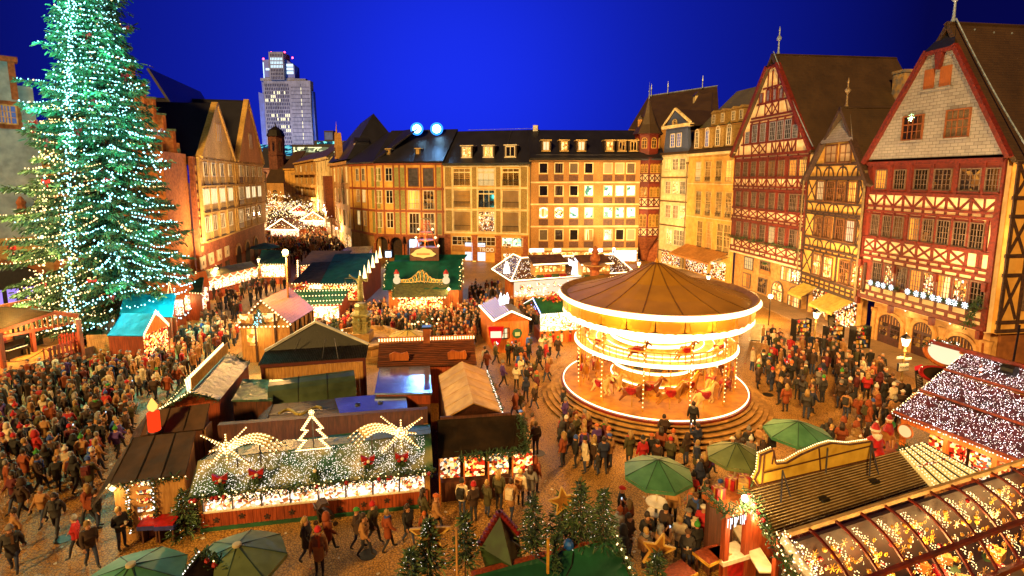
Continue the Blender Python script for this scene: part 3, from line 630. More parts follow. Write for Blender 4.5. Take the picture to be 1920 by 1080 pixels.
# ------------------------------------------------------------------ yellow house with mansard roof
def house_yellow():
    F=Frame(1290,78.7,1377,68); T=thing('town_house','yellow plastered house with mansard roof and two rows of dormers','house',F.A,F.rz)
    W=F.W; eav=17.2; X=1333; Z=lambda y:F.Z(X,y); U=lambda x,y=350:F.U(x,y)
    wall_poly(T,'wall',[(0,0),(W,0),(W,eav),(0,eav)],YEL,0,.5)
    MB().bx(-.1,W+.1,-.35,.2,eav-.1,eav+.25,PALE).build('cornice',T)
    # mansard
    zm=Z(238)
    b=MB(); b.slab([(-.1,-.3,eav+.2),(W+.1,-.3,eav+.2),(W+.1,1.6,zm),(-.1,1.6,zm)],.2,SLATE); b.build('mansard',T)
    MB().bx(-.15,W+.15,1.2,2.0,zm-.1,zm+.2,OCH).build('mansard_cornice',T)
    zr=Z(178)+1.5
    MB().slab([(-.1,1.4,zm+.2),(W+.1,1.4,zm+.2),(W+.1,7.5,zr),(-.1,7.5,zr)],.25,mat('mossy_slate',hx('5a5636'),hx('35331f'),2.5,.6,.4,tex='brick')).build('roof',T)
    arch_m=mat('ochre_dormer',hx('a8874c'),hx('8a6c38'),5,.8)
    for i,x in enumerate((1311,1330,1350,1371)):
        u=min(U(x,255),W-.9)
        d=MB().bx(-.75,.75,-.3,1.4,0,Z(244)-Z(277),arch_m); n=8
        d.prism([(-.75,Z(244)-Z(277)),(.75,Z(244)-Z(277))]+[(.75*math.cos(PI*k/n),Z(244)-Z(277)+.4*math.sin(PI*k/n))for k in range(1,n)],-.34,1.4,arch_m)
        o=d.build('dormer',T,(u,0,Z(277))); window(o,0,.15,.95,2.2,WFR,P_BLUE if i==1 else P_DIM,2,4,.08,.035,y=-.3,arch=True)
    for i,x in enumerate((1331,1348,1368,1388)):
        u=(U(x,200)-.6)if i<3 else W-.8
        d=MB().bx(-.6,.6,1.3,3.4,0,1.7,arch_m).prism([(-.7,1.7),(.7,1.7),(0,2.1)],1.2,3.5,arch_m)
        o=d.build('dormer',T,(u-.3,0,zm+.35)); window(o,0,.25,.65,1.25,WFR,P_DARK,2,3,.07,.03,y=1.3)
    for r,(yt,yb,lit)in enumerate(((302,340,P_DIM),(359,405,P_DIM),(416,473,P_DIM))):
        for i,x in enumerate((1310,1328,1348,1368)):
            u=min(U(x-(0,0,-2)[r],(yt+yb)/2),W-.85); o=window(T,u,Z(yb),1.35,Z(yt)-Z(yb),GFR,P_DIM if(i+r)%3 else P_WARM,4,4,.12,.05,y=0,sill=GFR,trans=.6)
            gr=MB()
            for k in range(7):gr.bx(-.62+k*.2,-.6+k*.2,-.16,-.14,0,.5,DMET)
            gr.bx(-.65,.65,-.17,-.13,.48,.53,DMET); gr.build('railing',o)
    for y in(345,410):MB().bx(0,W,-.06,0,Z(y)-.06,Z(y)+.06,PALE).build('string_course',T)
    piece('shop_window',P_SHOP,T,(W*.3,-.05,1.5),(W*.5,.08,2.4)); piece('shop_window',P_SHOP,T,(W*.78,-.05,1.5),(W*.3,.08,2.4))
    piece('sign_board',PALE,T,(W*.45,-.1,Z(485)),(W*.8,.1,.7))
    lamp('shop_glow',(W*.5,-1.4,2.0),80,(1,.7,.36),.3,T)
    return F
# ------------------------------------------------------------------ pale narrow house with slate gable
def house_cream():
    F=Frame(1240,85,1290,78.7); T=thing('town_house','narrow cream house with a blue slate gable carrying a round golden emblem','house',F.A,F.rz)
    W=F.W; eav=17.7; X=1266; Z=lambda y:F.Z(X,y); U=lambda x,y=350:F.U(x,y)
    wall_poly(T,'wall',[(0,0),(W,0),(W,eav),(0,eav)],PALE,0,.5)
    zg=Z(240); bl=mat('blue_slate_gable',hx('4f5a7c'),hx('343c58'),3,.5,.3,tex='brick')
    wall_poly(T,'gable',[(.4,eav),(W-.1,eav),(W-.6,zg),(.9,zg)],bl,-.05,.5)
    MB().bx(0.2,W+.2,-.5,.5,zg,zg+.45,PALE).build('cornice',T)
    MB().bx(-.1,W+.1,-.4,.2,eav-.15,eav+.2,SLATE).build('eaves',T)
    ua,za=F.uv(1268,205)
    MB().prism([(.5,zg+.45),(W,zg+.45),(ua,za)],-.1,.5,bl).build('pediment',T)
    for a in((0.3,zg+.5,ua,za+.1),(W+.2,zg+.5,ua,za+.1)):beam(T,a[0],a[1],a[2],a[3],.3,PALE,.3)
    em=MB(); em.sm=True; n=16
    ring=[(.55*math.cos(2*PI*k/n),-.2,.55*math.sin(2*PI*k/n))for k in range(n+1)]
    em.path(ring,.08,GFR,5).path([(.3*math.cos(a),-.2,.3*math.sin(a))for a in[0.3+k*.55 for k in range(10)]],.07,GFR,5).bar((0,-.2,-.05),(.32,-.2,-.05),.1,.1,GFR)
    em.build('emblem',T,(ua,0,Z(231)))
    gable_roof(T,.2,zg+.3,ua,za,W+.3,zg+.3,-.2,9,SLATE,.2,.1)
    for x in(1262,1274):window(T,U(x,264),Z(276),1.15,Z(250)-Z(276),WFR,P_BLUE,2,4,.12,.05,y=-.06)
    for r,(yt,yb)in enumerate(((297,319),(340,364),(385,410),(430,460))):
        for i,x in enumerate((1253,1267,1280.5)):
            u=U(x+(0,0,0,2)[r],(yt+yb)/2); window(T,min(u,W-.7),Z(yb),1.35,Z(yt)-Z(yb),WFR,P_DIM if(i*2+r)%3 else P_WARM,4,3,.11,.05,sill=PALE)
        MB().bx(0,W,-.12,0,Z(yb+14)-.1,Z(yb+14)+.1,mat('brown_string',hx('7a5c38'))).build('string_course',T)
    piece('shop_window',P_SHOP,T,(W*.5,-.05,1.4),(W*.7,.08,2.2))
    gutter_pipe(T,.1,.3,16,PIPE); gutter_pipe(T,W-.05,.3,16,PIPE)
    return F
# ------------------------------------------------------------------ corner house with turret
def house_turret():
    c=at_y(1212,HOR,87.5); T=thing('turret_house','red and white timbered corner house with an eight-sided slate turret','house',(c.x,c.y,0),-.5)
    F=Frame.pts((c.x,c.y),(c.x+1,c.y)); Z=lambda y:at_y(1212,y,85.5).z
    R=2.75
    def ring(r,z0,z1,m,name,n=8,a0=PI/8):MB().lathe([(r,z0),(r,z1)],m,n,a0=a0).build(name,T)
    ring(R-.1,Z(443),Z(304),CRM,'wall'); ring(R+.2,Z(304),Z(296),RED,'cornice')
    rr=R*math.cos(PI/8)
    for(yt,yb)in((309,325),(352,370),(402,426)):
        ring(R+.06,Z(yb)-.15,Z(yb),RED,'rail'); ring(R+.08,Z(yt)+.6,Z(yt)+.9,RED,'rail')
        ring(R+.02,Z(yb),Z(yt)+.6,REDP,'panel')
        for k in range(8):
            a=k*PI/4-PI/2
            if math.sin(a-.5)>.35:continue
            H=Sub(T,(rr*math.cos(a),rr*math.sin(a),0),a+PI/2)
            for s in(-.62,0,.62):
                o=window(H,s,Z(yb)+.05,.5,Z(yt)-Z(yb)-.2,mat('gold_frame',hx('d8a84c'),hx('b8862e'),6,.5),P_DIM,2,3,.07,.03,y=-.06,arch=True)
            zb=Z(yb)-.2; zt=zb-1.15
            beam(H,-.95,zt,.0,zb,.13,BLK,.05); beam(H,-.95,zb,0,zt,.13,BLK,.04); beam(H,0,zt,.95,zb,.13,BLK,.05); beam(H,0,zb,.95,zt,.13,BLK,.04)
            for s in(-1,0,1):beam(H,s*.98,zt,s*.98,zb,.16,RED,.07)
        ring(R+.05,Z(yb)-1.6,Z(yb)-1.35,RED,'rail')
    # corbel and stone base
    MB().lathe([(.5,Z(490)),(1.0,Z(470)),(R*.8,Z(450)),(R+.05,Z(441))],SAND,8,a0=PI/8).build('corbel',T)
    MB().bx(-.2,3.4,.2,4.5,0,Z(452),SAND).build('ground_floor',T)
    MB().bx(.6,4.5,1.0,8,Z(452),Z(300),CRM).build('rear_wall',T)
    # turret top storey and spire
    r2=2.05
    ring(r2,Z(302),Z(290),CRM,'turret_base'); ring(r2+.1,Z(290),Z(288),RED,'rail'); ring(r2,Z(288),Z(252),REDP,'turret_wall'); ring(r2+.25,Z(252),Z(248),RED,'cornice')
    for k in range(8):
        a=k*PI/4-PI/2
        if math.sin(a-.5)>.35:continue
        H=Sub(T,(r2*math.cos(PI/8)*math.cos(a),r2*math.cos(PI/8)*math.sin(a),0),a+PI/2)
        window(H,0,Z(278),.95,Z(262)-Z(278),mat('gold_frame',hx('d8a84c')),P_DARK,2,2,.09,.04,y=-.03,arch=True)
        beam(H,-.6,Z(300),.6,Z(290),.12,RED,.05); beam(H,-.6,Z(290),.6,Z(300),.12,RED,.04)
    MB().lathe([(r2+.45,Z(250)),(r2*.78,Z(232)),(r2*.45,Z(212)),(.12,Z(182))],SLATE,8,a0=PI/8).build('spire',T)
    MB().lathe([(.1,0),(.07,1.2),(.16,1.3),(.05,1.5),(.01,2.8)],LEAD,8,(0,0,Z(183))).build('finial',T)
    MB().bx(-.35,.35,-.5,.4,0,1.2,OCH).prism([(-.45,1.2),(.45,1.2),(0,1.8)],-.55,.5,SLATE).build('dormer',T,(-1.1,-.5,Z(236)))
# ------------------------------------------------------------------ the tall dark roofs behind the eastern row
def back_roofs():
    p=lambda x,y,Y:tuple(at_y(x,y,Y))
    T=thing('church_hall','long dark slate roof rising behind the turret house','building',tuple(at_y(1260,HOR,110)[:2])+(0,)); o=Vector(T.location)
    b=MB(); Q=[Vector(p(1178,243,100)),Vector(p(1350,245,96)),Vector(p(1345,161,112)),Vector(p(1216,180,112))]
    b.slab([q-o for q in Q],.4,SLATE).build('roof',T)
    w=MB(); a,c=Q[0]-o,Q[1]-o; w.add([(a.x,a.y,-o.z),(c.x,c.y,-o.z),tuple(c),tuple(a)],[(0,1,2,3)],OCH); w.build('wall',T)
    MB().bar(Q[3]-o,Q[2]-o,.25,.25,LEAD).build('ridge_cap',T)
    for x,y in((1221,181),(1252,176),(1317,165)):
        q=Vector(p(x,y,111))-o; MB().lathe([(.12,0),(.08,1.2),(.16,1.4),(.01,2.6)],LEAD,8,q).build('finial',T)
    for x,y in((1306,193),(1337,225)):
        q=Vector(p(x,y,101))-o; MB().bx(-.5,.5,-.6,.6,0,1.3,PALE).prism([(-.7,1.3),(.7,1.3),(0,2)],-.7,.7,SLATE).build('dormer',T,q)
    T=thing('house_roof','steep dark hipped roof between the slate-gabled house and the yellow one','building',tuple(at_y(1310,HOR,92)[:2])+(0,)); o=Vector(T.location)
    A_,B_,C_,D_=[Vector(p(*q))-o for q in((1262,262,88),(1330,262,84),(1336,172,96),(1310,178,97))]
    b=MB(); b.slab([A_,B_,C_,D_],.3,SLATE); b.build('roof',T)
    MB().add([(A_.x,A_.y,0),(B_.x,B_.y,0),tuple(B_),tuple(A_)],[(0,1,2,3)],OCH).build('wall',T)
# ------------------------------------------------------------------ north side
def dormer(T,u,z,w,h,mw,pane,y=1.0,roof=None):
    d=MB().bx(-w/2-.25,w/2+.25,0,2.2,0,h+.1,roof or SLATE).bx(-w/2-.35,w/2+.35,-.12,2.3,h+.1,h+.25,mw)
    d.bx(-w/2-.2,w/2+.2,-.15,.1,-.15,0,mw)
    o=d.build('dormer',T,(u,y,z)); window(o,0,0,w,h,mw,pane,2,1,.13,.06,y=0); return o
def north_orange():
    F=Frame(995,84.5,1200,85); T=thing('office_block','ochre brick block with four rows of square windows, beside the turret','building',F.A,F.rz)
    W=F.W; eav=17.0; X=1090; Z=lambda y:F.Z(X,y); U=lambda x,y:F.U(x,y)
    wall_poly(T,'wall',[(0,0),(W,0),(W,eav),(0,eav)],OCH,0,.5)
    lit=[[P_DARK,P_DARK,P_DARK,P_DARK,P_BLIND,P_BLIND,P_DARK],[P_DARK,P_DARK,P_DARK,P_CYAN,P_CYAN,P_CYAN,P_CYAN],[P_SHOP,P_SHOP,P_CYAN,P_CYAN,P_CYAN,P_CYAN,P_CYAN],[P_DARK,P_DIM,P_DIM,P_SHOP,P_DIM,P_DIM,P_BLIND]]
    spm=mat('brown_spandrel',hx('6a3f22'),hx('4c2c18'),4,.6)
    for r,(yt,yb,sb)in enumerate(((305,326,339),(347,368,381),(388,409,422),(429,451,464))):
        for x,pm in zip((1019,1048,1076,1104,1140,1162,1183),lit[r]):
            u=U(x,yt); window(T,u,Z(yb),1.5,Z(yt)-Z(yb),PALE,pm,1,1,.14,.05,y=-.02)
            piece('spandrel',spm,T,(u,-.02,(Z(yb+2)+Z(sb))/2),(1.5,.06,Z(yb+2)-Z(sb)))
            if r==2 and x<1090:
                rb=MB(); 
                for s in(-1,1):rb.path([(.6*math.cos(a),-.12,s*.35+s*.42*math.sin(a))for a in[PI*k/8 for k in range(9)]],.07,BULB_N,4)
                rb.build('light_ornament',T,(u,0,(Z(yt)+Z(yb))/2))
    for y in(342,383,424.5):MB().bx(0,W,-.12,0,Z(y)-.12,Z(y)+.12,PALE).build('string_course',T)
    MB().bx(-.1,W,-.25,.1,Z(467)-.2,Z(467)+.2,PALE).build('ledge',T)
    ridge=22.1
    MB().slab([(-.2,-.5,eav),(W+4,-.5,eav),(W+4,7,ridge),(-.2,7,ridge)],.3,SLATEB).build('roof',T)
    MB().bx(-.2,W,-.6,-.35,eav-.25,eav+.1,DMET).build('gutter',T)
    MB().path([(U(1005,290),.2,eav+.6),(U(1180,290),.2,eav+.6)],.05,METAL,4).build('snow_rail',T)
    for x,pm in((1025,P_PALE),(1059.5,P_WARM),(1092,P_PALE),(1145.5,P_WARM),(1169,P_DIM),(1191,P_DARK)):
        dormer(T,F.U(x,275),F.Z(X,282),1.1,F.Z(X,264)-F.Z(X,282),GFR,pm,1.0)
    piece('shop_window',emat('cool_shop_window',hx('dbe8ff'),1.1),T,(W-2.2,-.05,1.5),(4.0,.1,2.2))
    MB().bx(0,W,-.06,0,.3,1.9,P_WARM).build('shop_front',T)
    gutter_pipe(T,-.1,1,16.5,PIPE)
def north_beige():
    F=Frame(832,88,995,84.5); T=thing('office_block','beige modern block of three wide window bays over brick piers','building',F.A,F.rz)
    W=F.W; eav=16.3; X=912; Z=lambda y:F.Z(X,y); U=lambda x,y=370:F.U(x,y)
    wall_poly(T,'wall',[(0,0),(W,0),(W,eav),(0,eav)],YEL,0,.5)
    sp=mat('speckled_panel',hx('b89a5a'),hx('6d5528'),14,.9,.3)
    bays=((850,883),(896,928),(941,974)); pans=((836,847),(885.5,894.5),(930.5,939),(976.5,988.5))
    for r,(yt,yb)in enumerate(((315,349),(356,390),(396.5,434.5))):
        for i,(xa,xb)in enumerate(bays):
            a,b=U(xa),U(xb); h=Z(yt)-Z(yb); pm=[[P_DARK,P_WARM,P_DARK],[P_BLIND,P_DIM,P_BLIND],[P_BLIND,P_SHOP,P_BLIND]][r][i]
            o=window(T,(a+b)/2,Z(yb),b-a,h,PALE,pm,3 if pm is not P_BLIND else 1,1,.12,.1,y=.02,trans=.8 if pm is not P_BLIND else 0)
            gr=MB()
            for k in range(13):x=(b-a)*(-.46+.92*k/12); gr.bx(x-.015,x+.015,-.14,-.11,0,1.0,DMET)
            gr.bx(-(b-a)*.47,(b-a)*.47,-.15,-.1,.97,1.03,DMET); gr.build('railing',o)
        for xa,xb in pans:
            a,b=U(xa),U(xb); piece('panel',sp,T,((a+b)/2,-.02,(Z(yt)+Z(yb))/2),(b-a,.06,Z(yt)-Z(yb)+.1))
    for y in(311.5,352.5,393.5,437):MB().bx(.1,W-.3,-.18,.05,Z(y)-.14,Z(y)+.14,PALE).build('string_course',T)
    for x in(834.5,848.5,884.3,895.3,929.3,940,975.3,989.5):MB().bx(U(x)-.1,U(x)+.1,-.14,.05,Z(437),Z(311),PALE).build('mullion',T)
    for x in(838,889,933.5,984):MB().bx(U(x)-.55,U(x)+.55,-.1,.2,0,Z(441),SAND).build('pier',T)
    for i,(xa,xb,pm)in enumerate(((848,885,P_DIM),(895,930,P_DIM),(941,981,P_CYAN))):
        a,b=U(xa,452),U(xb,452); window(T,(a+b)/2,Z(461),b-a,Z(444)-Z(461),WFR,pm,4,2,.1,.06,y=-.02)
        piece('sign_board',mat('ochre_fascia',hx('bd8540'),hx('a56f30'),3,.7),T,((a+b)/2,-.06,Z(468)),(b-a,.1,.95))
        piece('shop_window',emat('cool_shop_window',hx('dbe8ff'),1.1)if i<2 else P_SHOP,T,((a+b)/2+(-.9 if i else 1.2),-.05,1.7),(1.3,.1,3.0))
    text('TROD',T,(U(912.6,468),-.14,Z(468.5)),.95,emat('pale_letters',hx('ffe0a0'),.9))
    piece('notice',emat('yellow_notice',hx('ffd860'),.9),T,(U(890,492),-.2,Z(492.5)),(.6,.08,.55))
    ridge=F.uv(912,245,7)[1]
    MB().slab([(-.1,-.5,eav),(W+.1,-.5,eav),(W+.1,7,ridge),(-.1,7,ridge)],.3,SLATEB).build('roof',T)
    MB().bx(-.1,W,-.62,-.4,eav-.25,eav+.05,DMET).build('gutter',T)
    for x,pm in((872,P_PALE),(913,P_PALE),(954.7,P_DARK)):dormer(T,U(x,285),F.Z(X,294),1.55,F.Z(X,274)-F.Z(X,294),WFR,pm if pm is P_DARK else P_WARM,.8)
    MB().bx(W-1.0,W-.2,6.6,7.4,ridge-.3,ridge+.7,mat('white_box',hx('d8d4cc'))).build('roof_unit',T)
    MB().path([(2,6.9,ridge+.2),(W-.6,6.9,ridge+.2)],.04,METAL,4).path([(W*.68,6.6,ridge),(W*.68,6,ridge-.6),(W*.69,-.4,eav+.2)],.04,METAL,4).build('cable',T)
def north_red():
    F=Frame(703,91,832,88); T=thing('corner_block','curved block with red frames and green panels over sandstone arches','building',F.A,F.rz)
    W=F.W; eav=16.7; X=766; Z=lambda y:F.Z(X,y); U=lambda x,y=370:F.U(x,y)
    rf=mat('terracotta_frame',hx('a4522e'),hx('83401f'),4,.7); gp_=mat('olive_panel',hx('9a9658'),hx('82803f'),4,.7)
    wall_poly(T,'wall',[(0,4),(W,4),(W,eav),(0,eav)],YEL,0,.5)
    G=Frame(655,99,703,91); q=F.A-G.A
    # angled end towards the street
    H=Sub(T,Matrix.Rotation(-F.rz,3,'Z')@(G.A-F.A),G.rz-F.rz)
    wall_poly(H,'wing_wall',[(0,4),(G.W,4),(G.W,eav),(0,eav)],YEL,0,.5)
    GU=lambda x,y=370:G.U(x,y)
    rows=((314,350),(357,392),(399,438))
    for r,(yt,yb)in enumerate(rows):
        z0,z1=Z(yb),Z(yt)
        for x in(709.7,730.5):window(T,U(x),z0+.9,1.3,z1-z0-.9,WFR,(P_DARK,P_DIM,P_DIM)[r],2,2,.1,.06); 
        for x in(776,804):
            o=window(T,U(x),z0,2.0,z1-z0,rf if r==0 else WFR,(mat('grey_loggia',hx('55505a'),hx('3a363e'),2,.8),P_WARM,P_DIM)[r],1 if r==0 else 3,1 if r==0 else 2,.12,.07)
            gr=MB()
            for k in range(11):gr.bx(-.95+k*.19,-.925+k*.19,-.15,-.12,0,1.0,METAL)
            gr.bx(-.98,.98,-.16,-.11,.97,1.02,METAL); gr.build('railing',o)
        for x,w in((696+2,.8),(744.5,.8),(755.5,.8),(823,.8)):piece('panel',gp_,T,(max(U(x),.5),-.02,(z0+z1)/2),(w,.06,z1-z0))
        for x in(672,683):window(H,GU(x),z0+.9,1.2,z1-z0-.9,WFR,P_WARM if r else P_DIM,2,2,.1,.05)
        piece('panel',gp_,H,(G.W-.9,-.02,(z0+z1)/2),(.9,.06,z1-z0))
        for T_,w_ in((T,W),(H,G.W)):rail(T_,0,w_,z0-.35,.38,rf,.14)
    for T_,w_ in((T,W),(H,G.W)):rail(T_,0,w_,eav-.3,.6,rf,.16)
    for x in(703,720,739,750,761,790,818,830):beam(T,min(max(U(x),.1),W-.1),4.2,min(max(U(x),.1),W-.1),eav,.26,rf,.1)
    for x in(662,678,690):beam(H,max(GU(x),.2),4.2,max(GU(x),.2),eav,.26,rf,.1)
    # sandstone ground floor with arches: piers and arch rings
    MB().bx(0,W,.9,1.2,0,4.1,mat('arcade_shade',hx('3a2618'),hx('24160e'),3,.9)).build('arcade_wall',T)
    MB().bx(0,G.W,.3,.8,0,4.1,SANDL).build('wing_base',H)
    for k,x in enumerate((716,743,775,808)):
        uc=U(x,470); n=10; r_=1.15; a_=MB(); zsp=2.6
        top=[(uc-1.5,zsp),(uc-1.5,4.1),(uc+1.5,4.1),(uc+1.5,zsp)]; arc=[(uc+r_*math.cos(PI*i/n),zsp+r_*math.sin(PI*i/n))for i in range(n+1)]
        for i in range(n):
            o1=(uc+1.5*(1-2*i/n),4.1); o2=(uc+1.5*(1-2*(i+1)/n),4.1); a_.prism([arc[i],o1,o2,arc[i+1]],0,.5,SAND)
        a_.bx(uc-1.5,uc-r_,0,.5,0,zsp,SAND).bx(uc+r_,uc+1.5,0,.5,0,zsp,SAND); a_.build('arch',T)
        for i in range(0,n):
            pass
    lit=MB().bx(U(764,470),U(786,470),.8,.88,.5,3.4,emat('cool_shop_window',hx('dbe8ff'),1.1)); lit.build('shop_window',T)
    ridge=F.uv(766,244,7)[1]
    MB().slab([(-.1,-.5,eav),(W+.1,-.5,eav),(W+.1,7,ridge),(-.1,7,ridge)],.3,SLATEB).build('roof',T)
    MB().slab([(-.3,-.5,eav),(G.W+.3,-.5,eav),(G.W+2.5,7,ridge),(2.5,7,ridge)],.3,SLATEB).build('wing_roof',H)
    for x in(722,778):dormer(T,U(x,290),Z(290),.5,.9,GFR,P_DARK,1.2)
    # two stage floodlights on a frame above the ridge
    L=thing('floodlight','pair of glaring blue-white floodlights above the dark roof ridge','floodlight',tuple(F.w(0,7,ridge)))
    fm=emat('floodlight_glass',(.35,.7,1.0),18,True); loc=Vector(L.location)
    hs=MB()
    for x in(782,819):
        p=Vector(at_y(x,242,94.0))-loc
        MB().lathe([(.2,-.5),(.75,-.1),(.8,0)],DMET,14).build('housing',L,p).rotation_euler=(PI/2-.12,0,0)
        MB().lathe([(.72,.1),(.72,.2)],fm,14).build('lens',L,p+Vector((0,-.03,0))).rotation_euler=(PI/2-.12,0,0)
        MB().lathe([(.78,-.02),(1.12,.10),(1.14,.14),(.78,.02)],emat('blue_halo_glow',(.03,.22,1),2.0),18).build('halo_ring',L,p+Vector((0,-.02,0))).rotation_euler=(PI/2-.12,0,0)  # added glowing ring for the blue halo round each lamp, not a lamp part
        MB().tube(p+Vector((0,.2,-.4)),(p.x,p.y+.2,-.3),.1,DMET,6).build('mast',L)
        l=bpy.data.lights.new('floodlight_beam','SPOT'); l.energy=7000; l.color=(.2,.5,1.0); l.spot_size=1.7; l.spot_blend=.6; l.shadow_soft_size=.6
        o=bpy.data.objects.new('floodlight_beam',l); COL.objects.link(o); o.parent=L; o.location=p+Vector((0,-.5,0)); o.rotation_euler=Vector((-.18,-1,-.2)).to_track_quat('-Z','Y').to_euler()
# ================================================================== west side
def west_gabled():
    F=Frame(367,64,490,97); T=thing('gabled_block','long block with two tall plastered gables and rows of white bay windows','building',F.A,F.rz)
    W=F.W; eav=16.5; U=lambda x,y=370:F.U(x,y)
    pl=mat('gable_plaster',hx('ecc070'),hx('b48a44'),9,.85,.35); pl2=mat('gable_plaster_brown',hx('d89a50'),hx('b87c38'),6,.85,.3)
    bay=mat('pale_bay_concrete',hx('d0a85c'),hx('b88e46'),4,.8)
    wall_poly(T,'wall',[(-.6,0),(W,0),(W,eav),(-.6,eav)],SAND,0,.5); MB().bx(-7,-.2,.8,6,0,eav+.3,mat('orange_return_wall',hx('b06a30'),hx('8a4c1e'),3,.85,.2)).build('return_wall',T)
    u1a,u1b,u2a,u2b=.9,U(433,297),U(439,298),W+.1
    a1,z1=F.uv(398,195); a2,z2=F.uv(458,189)
    for(a,b,ua,za,m)in((u1a,u1b,a1,z1,pl),(u2a,u2b,a2,z2,pl2)):
        wall_poly(T,'gable',[(a,eav),(b,eav),(ua,za)],m,-.5,.4)
        for p in((a-.1,eav,ua,za+.1),(b+.1,eav,ua,za+.1)):beam(T,*p,.45,bay,.7)
        d=MB()
        for s in(-.75,0,.75):d.bx(ua+s-.3,ua+s+.3,-.56,-.5,eav+2.2,eav+4.8,bay).bx(ua+s-.1,ua+s+.1,-.58,-.56,eav+2.4,eav+4.6,WFR)
        d.build('gable_slits',T)
        b_=MB(); b_.slab([(a-.2,-.4,eav-.1),(ua,-.4,za+.1),(ua,15,za+.1),(a-.2,15,eav-.1)],.3,SLATEB).slab([(ua,-.4,za+.1),(b+.2,-.4,eav-.1),(b+.2,15,eav-.1),(ua,15,za+.1)],.3,SLATEB); b_.build('roof',T)
    rz_=F.uv(400,183,9)[1]
    ul=F.uv(283,183,9)[0]; MB().slab([(ul,2.5,eav+.2),(W,2.5,eav+.2),(W,9,rz_),(ul,9,rz_)],.3,SLATEB).build('main_roof',T)
    MB().path([(ul,8.8,rz_+.3),(a1+6,8.8,rz_+.3)],.06,LEAD,4).build('ridge_rail',T)
    # bay panels
    Z=lambda y:F.Z(380,y)
    for(a,b)in((1.0,u1b),(u2a,W)):piece('panel',bay,T,((a+b)/2,-.2,(Z(455)+eav)/2),(b-a,.35,eav-Z(455)))
    rows=((304,331,346),(353.5,384,396),(406.5,437,451))
    orn=mat('ornament_parapet',hx('c8a866'),hx('7f6234'),16,.85,.5)
    for r,(yt,yb,yp)in enumerate(rows):
        for i,x in enumerate((379,394,410,425.5)):
            u=U(x,yt); w=(u1b-1.2)/4*.62
            window(T,u,Z(yb),w,Z(yt)-Z(yb),WFR,P_PALE if r==1 else P_DARK,3,1,.12,.09,y=-.4)
            piece('parapet',orn,T,(u,-.42,(Z(yb)+Z(yp))/2),(w,.1,Z(yb)-Z(yp)-.15)); piece('planter',BLK,T,(u,-.46,Z(yp)),(w,.16,.12))
        for i,x in enumerate((446.5,459,470,481)):
            u=U(x,yt); w=(W-u2a)/4*.62
            window(T,u,Z(yb),w,Z(yt)-Z(yb),WFR,P_PALE if r==1 and i else P_DARK,4 if i==0 else 2,1,.12,.09,y=-.4)
            piece('parapet',mat('brown_spandrel',hx('6a3f22'))if i==0 else orn,T,(u,-.42,(Z(yb)+Z(yp))/2),(w,.1,Z(yb)-Z(yp)-.15))
    for y in(300.5,349.5,401,455):MB().bx(.8,W,-.55,-.2,Z(y)-.1,Z(y)+.1,bay).build('string_course',T)
    for x in(371,387,402,418,434,438,453,465,476):MB().bx(U(x)-.18,U(x)+.18,-.52,-.2,Z(455),eav,bay).build('mullion',T)
    # quoins on the corner
    for k in range(14):piece('quoin',SANDL,T,(.25+.12*(k%2),-.04,.8+k*1.1),(.6+.25*(k%2),.12,.7))
    wb=mat('white_board',hx('e8d4a8'),hx('cdb684'),3,.6)
    for x in(378,394,410,425):
        u=U(x,480); piece('notice_board',wb,T,(u,-.1,3.6),(1.9,.12,1.5)); piece('board_emblem',BLK,T,(u,-.17,3.5),(.2,.04,.5)); piece('shop_window',P_DIM,T,(u,-.04,1.4),(1.9,.06,1.8))
    for x in(447,464,480):
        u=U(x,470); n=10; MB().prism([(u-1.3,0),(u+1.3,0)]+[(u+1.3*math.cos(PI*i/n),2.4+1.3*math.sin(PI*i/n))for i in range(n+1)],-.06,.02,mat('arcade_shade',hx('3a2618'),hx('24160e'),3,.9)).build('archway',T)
        sr=MB()
        for i in range(n):
            q=[(u+rr*math.cos(PI*(i+j)/n),2.4+rr*math.sin(PI*(i+j)/n))for rr in(1.3,1.65)for j in(0,1)]; sr.prism([q[0],q[2],q[3],q[1]],-.14,0,SANDL)
        sr.build('arch',T)
def stepped(poly_c,zb,steps,sw,sh):
    """outline of a stepped gable, centre u, base z"""
    L,Rr=[],[]
    half=sw*steps+sw*.6
    for k in range(steps+1):
        h=half-sw*k; L+=[(poly_c-h,zb+sh*k),(poly_c-h,zb+sh*(k+1))]; Rr+=[(poly_c+h,zb+sh*k),(poly_c+h,zb+sh*(k+1))]
    return L+Rr[::-1]
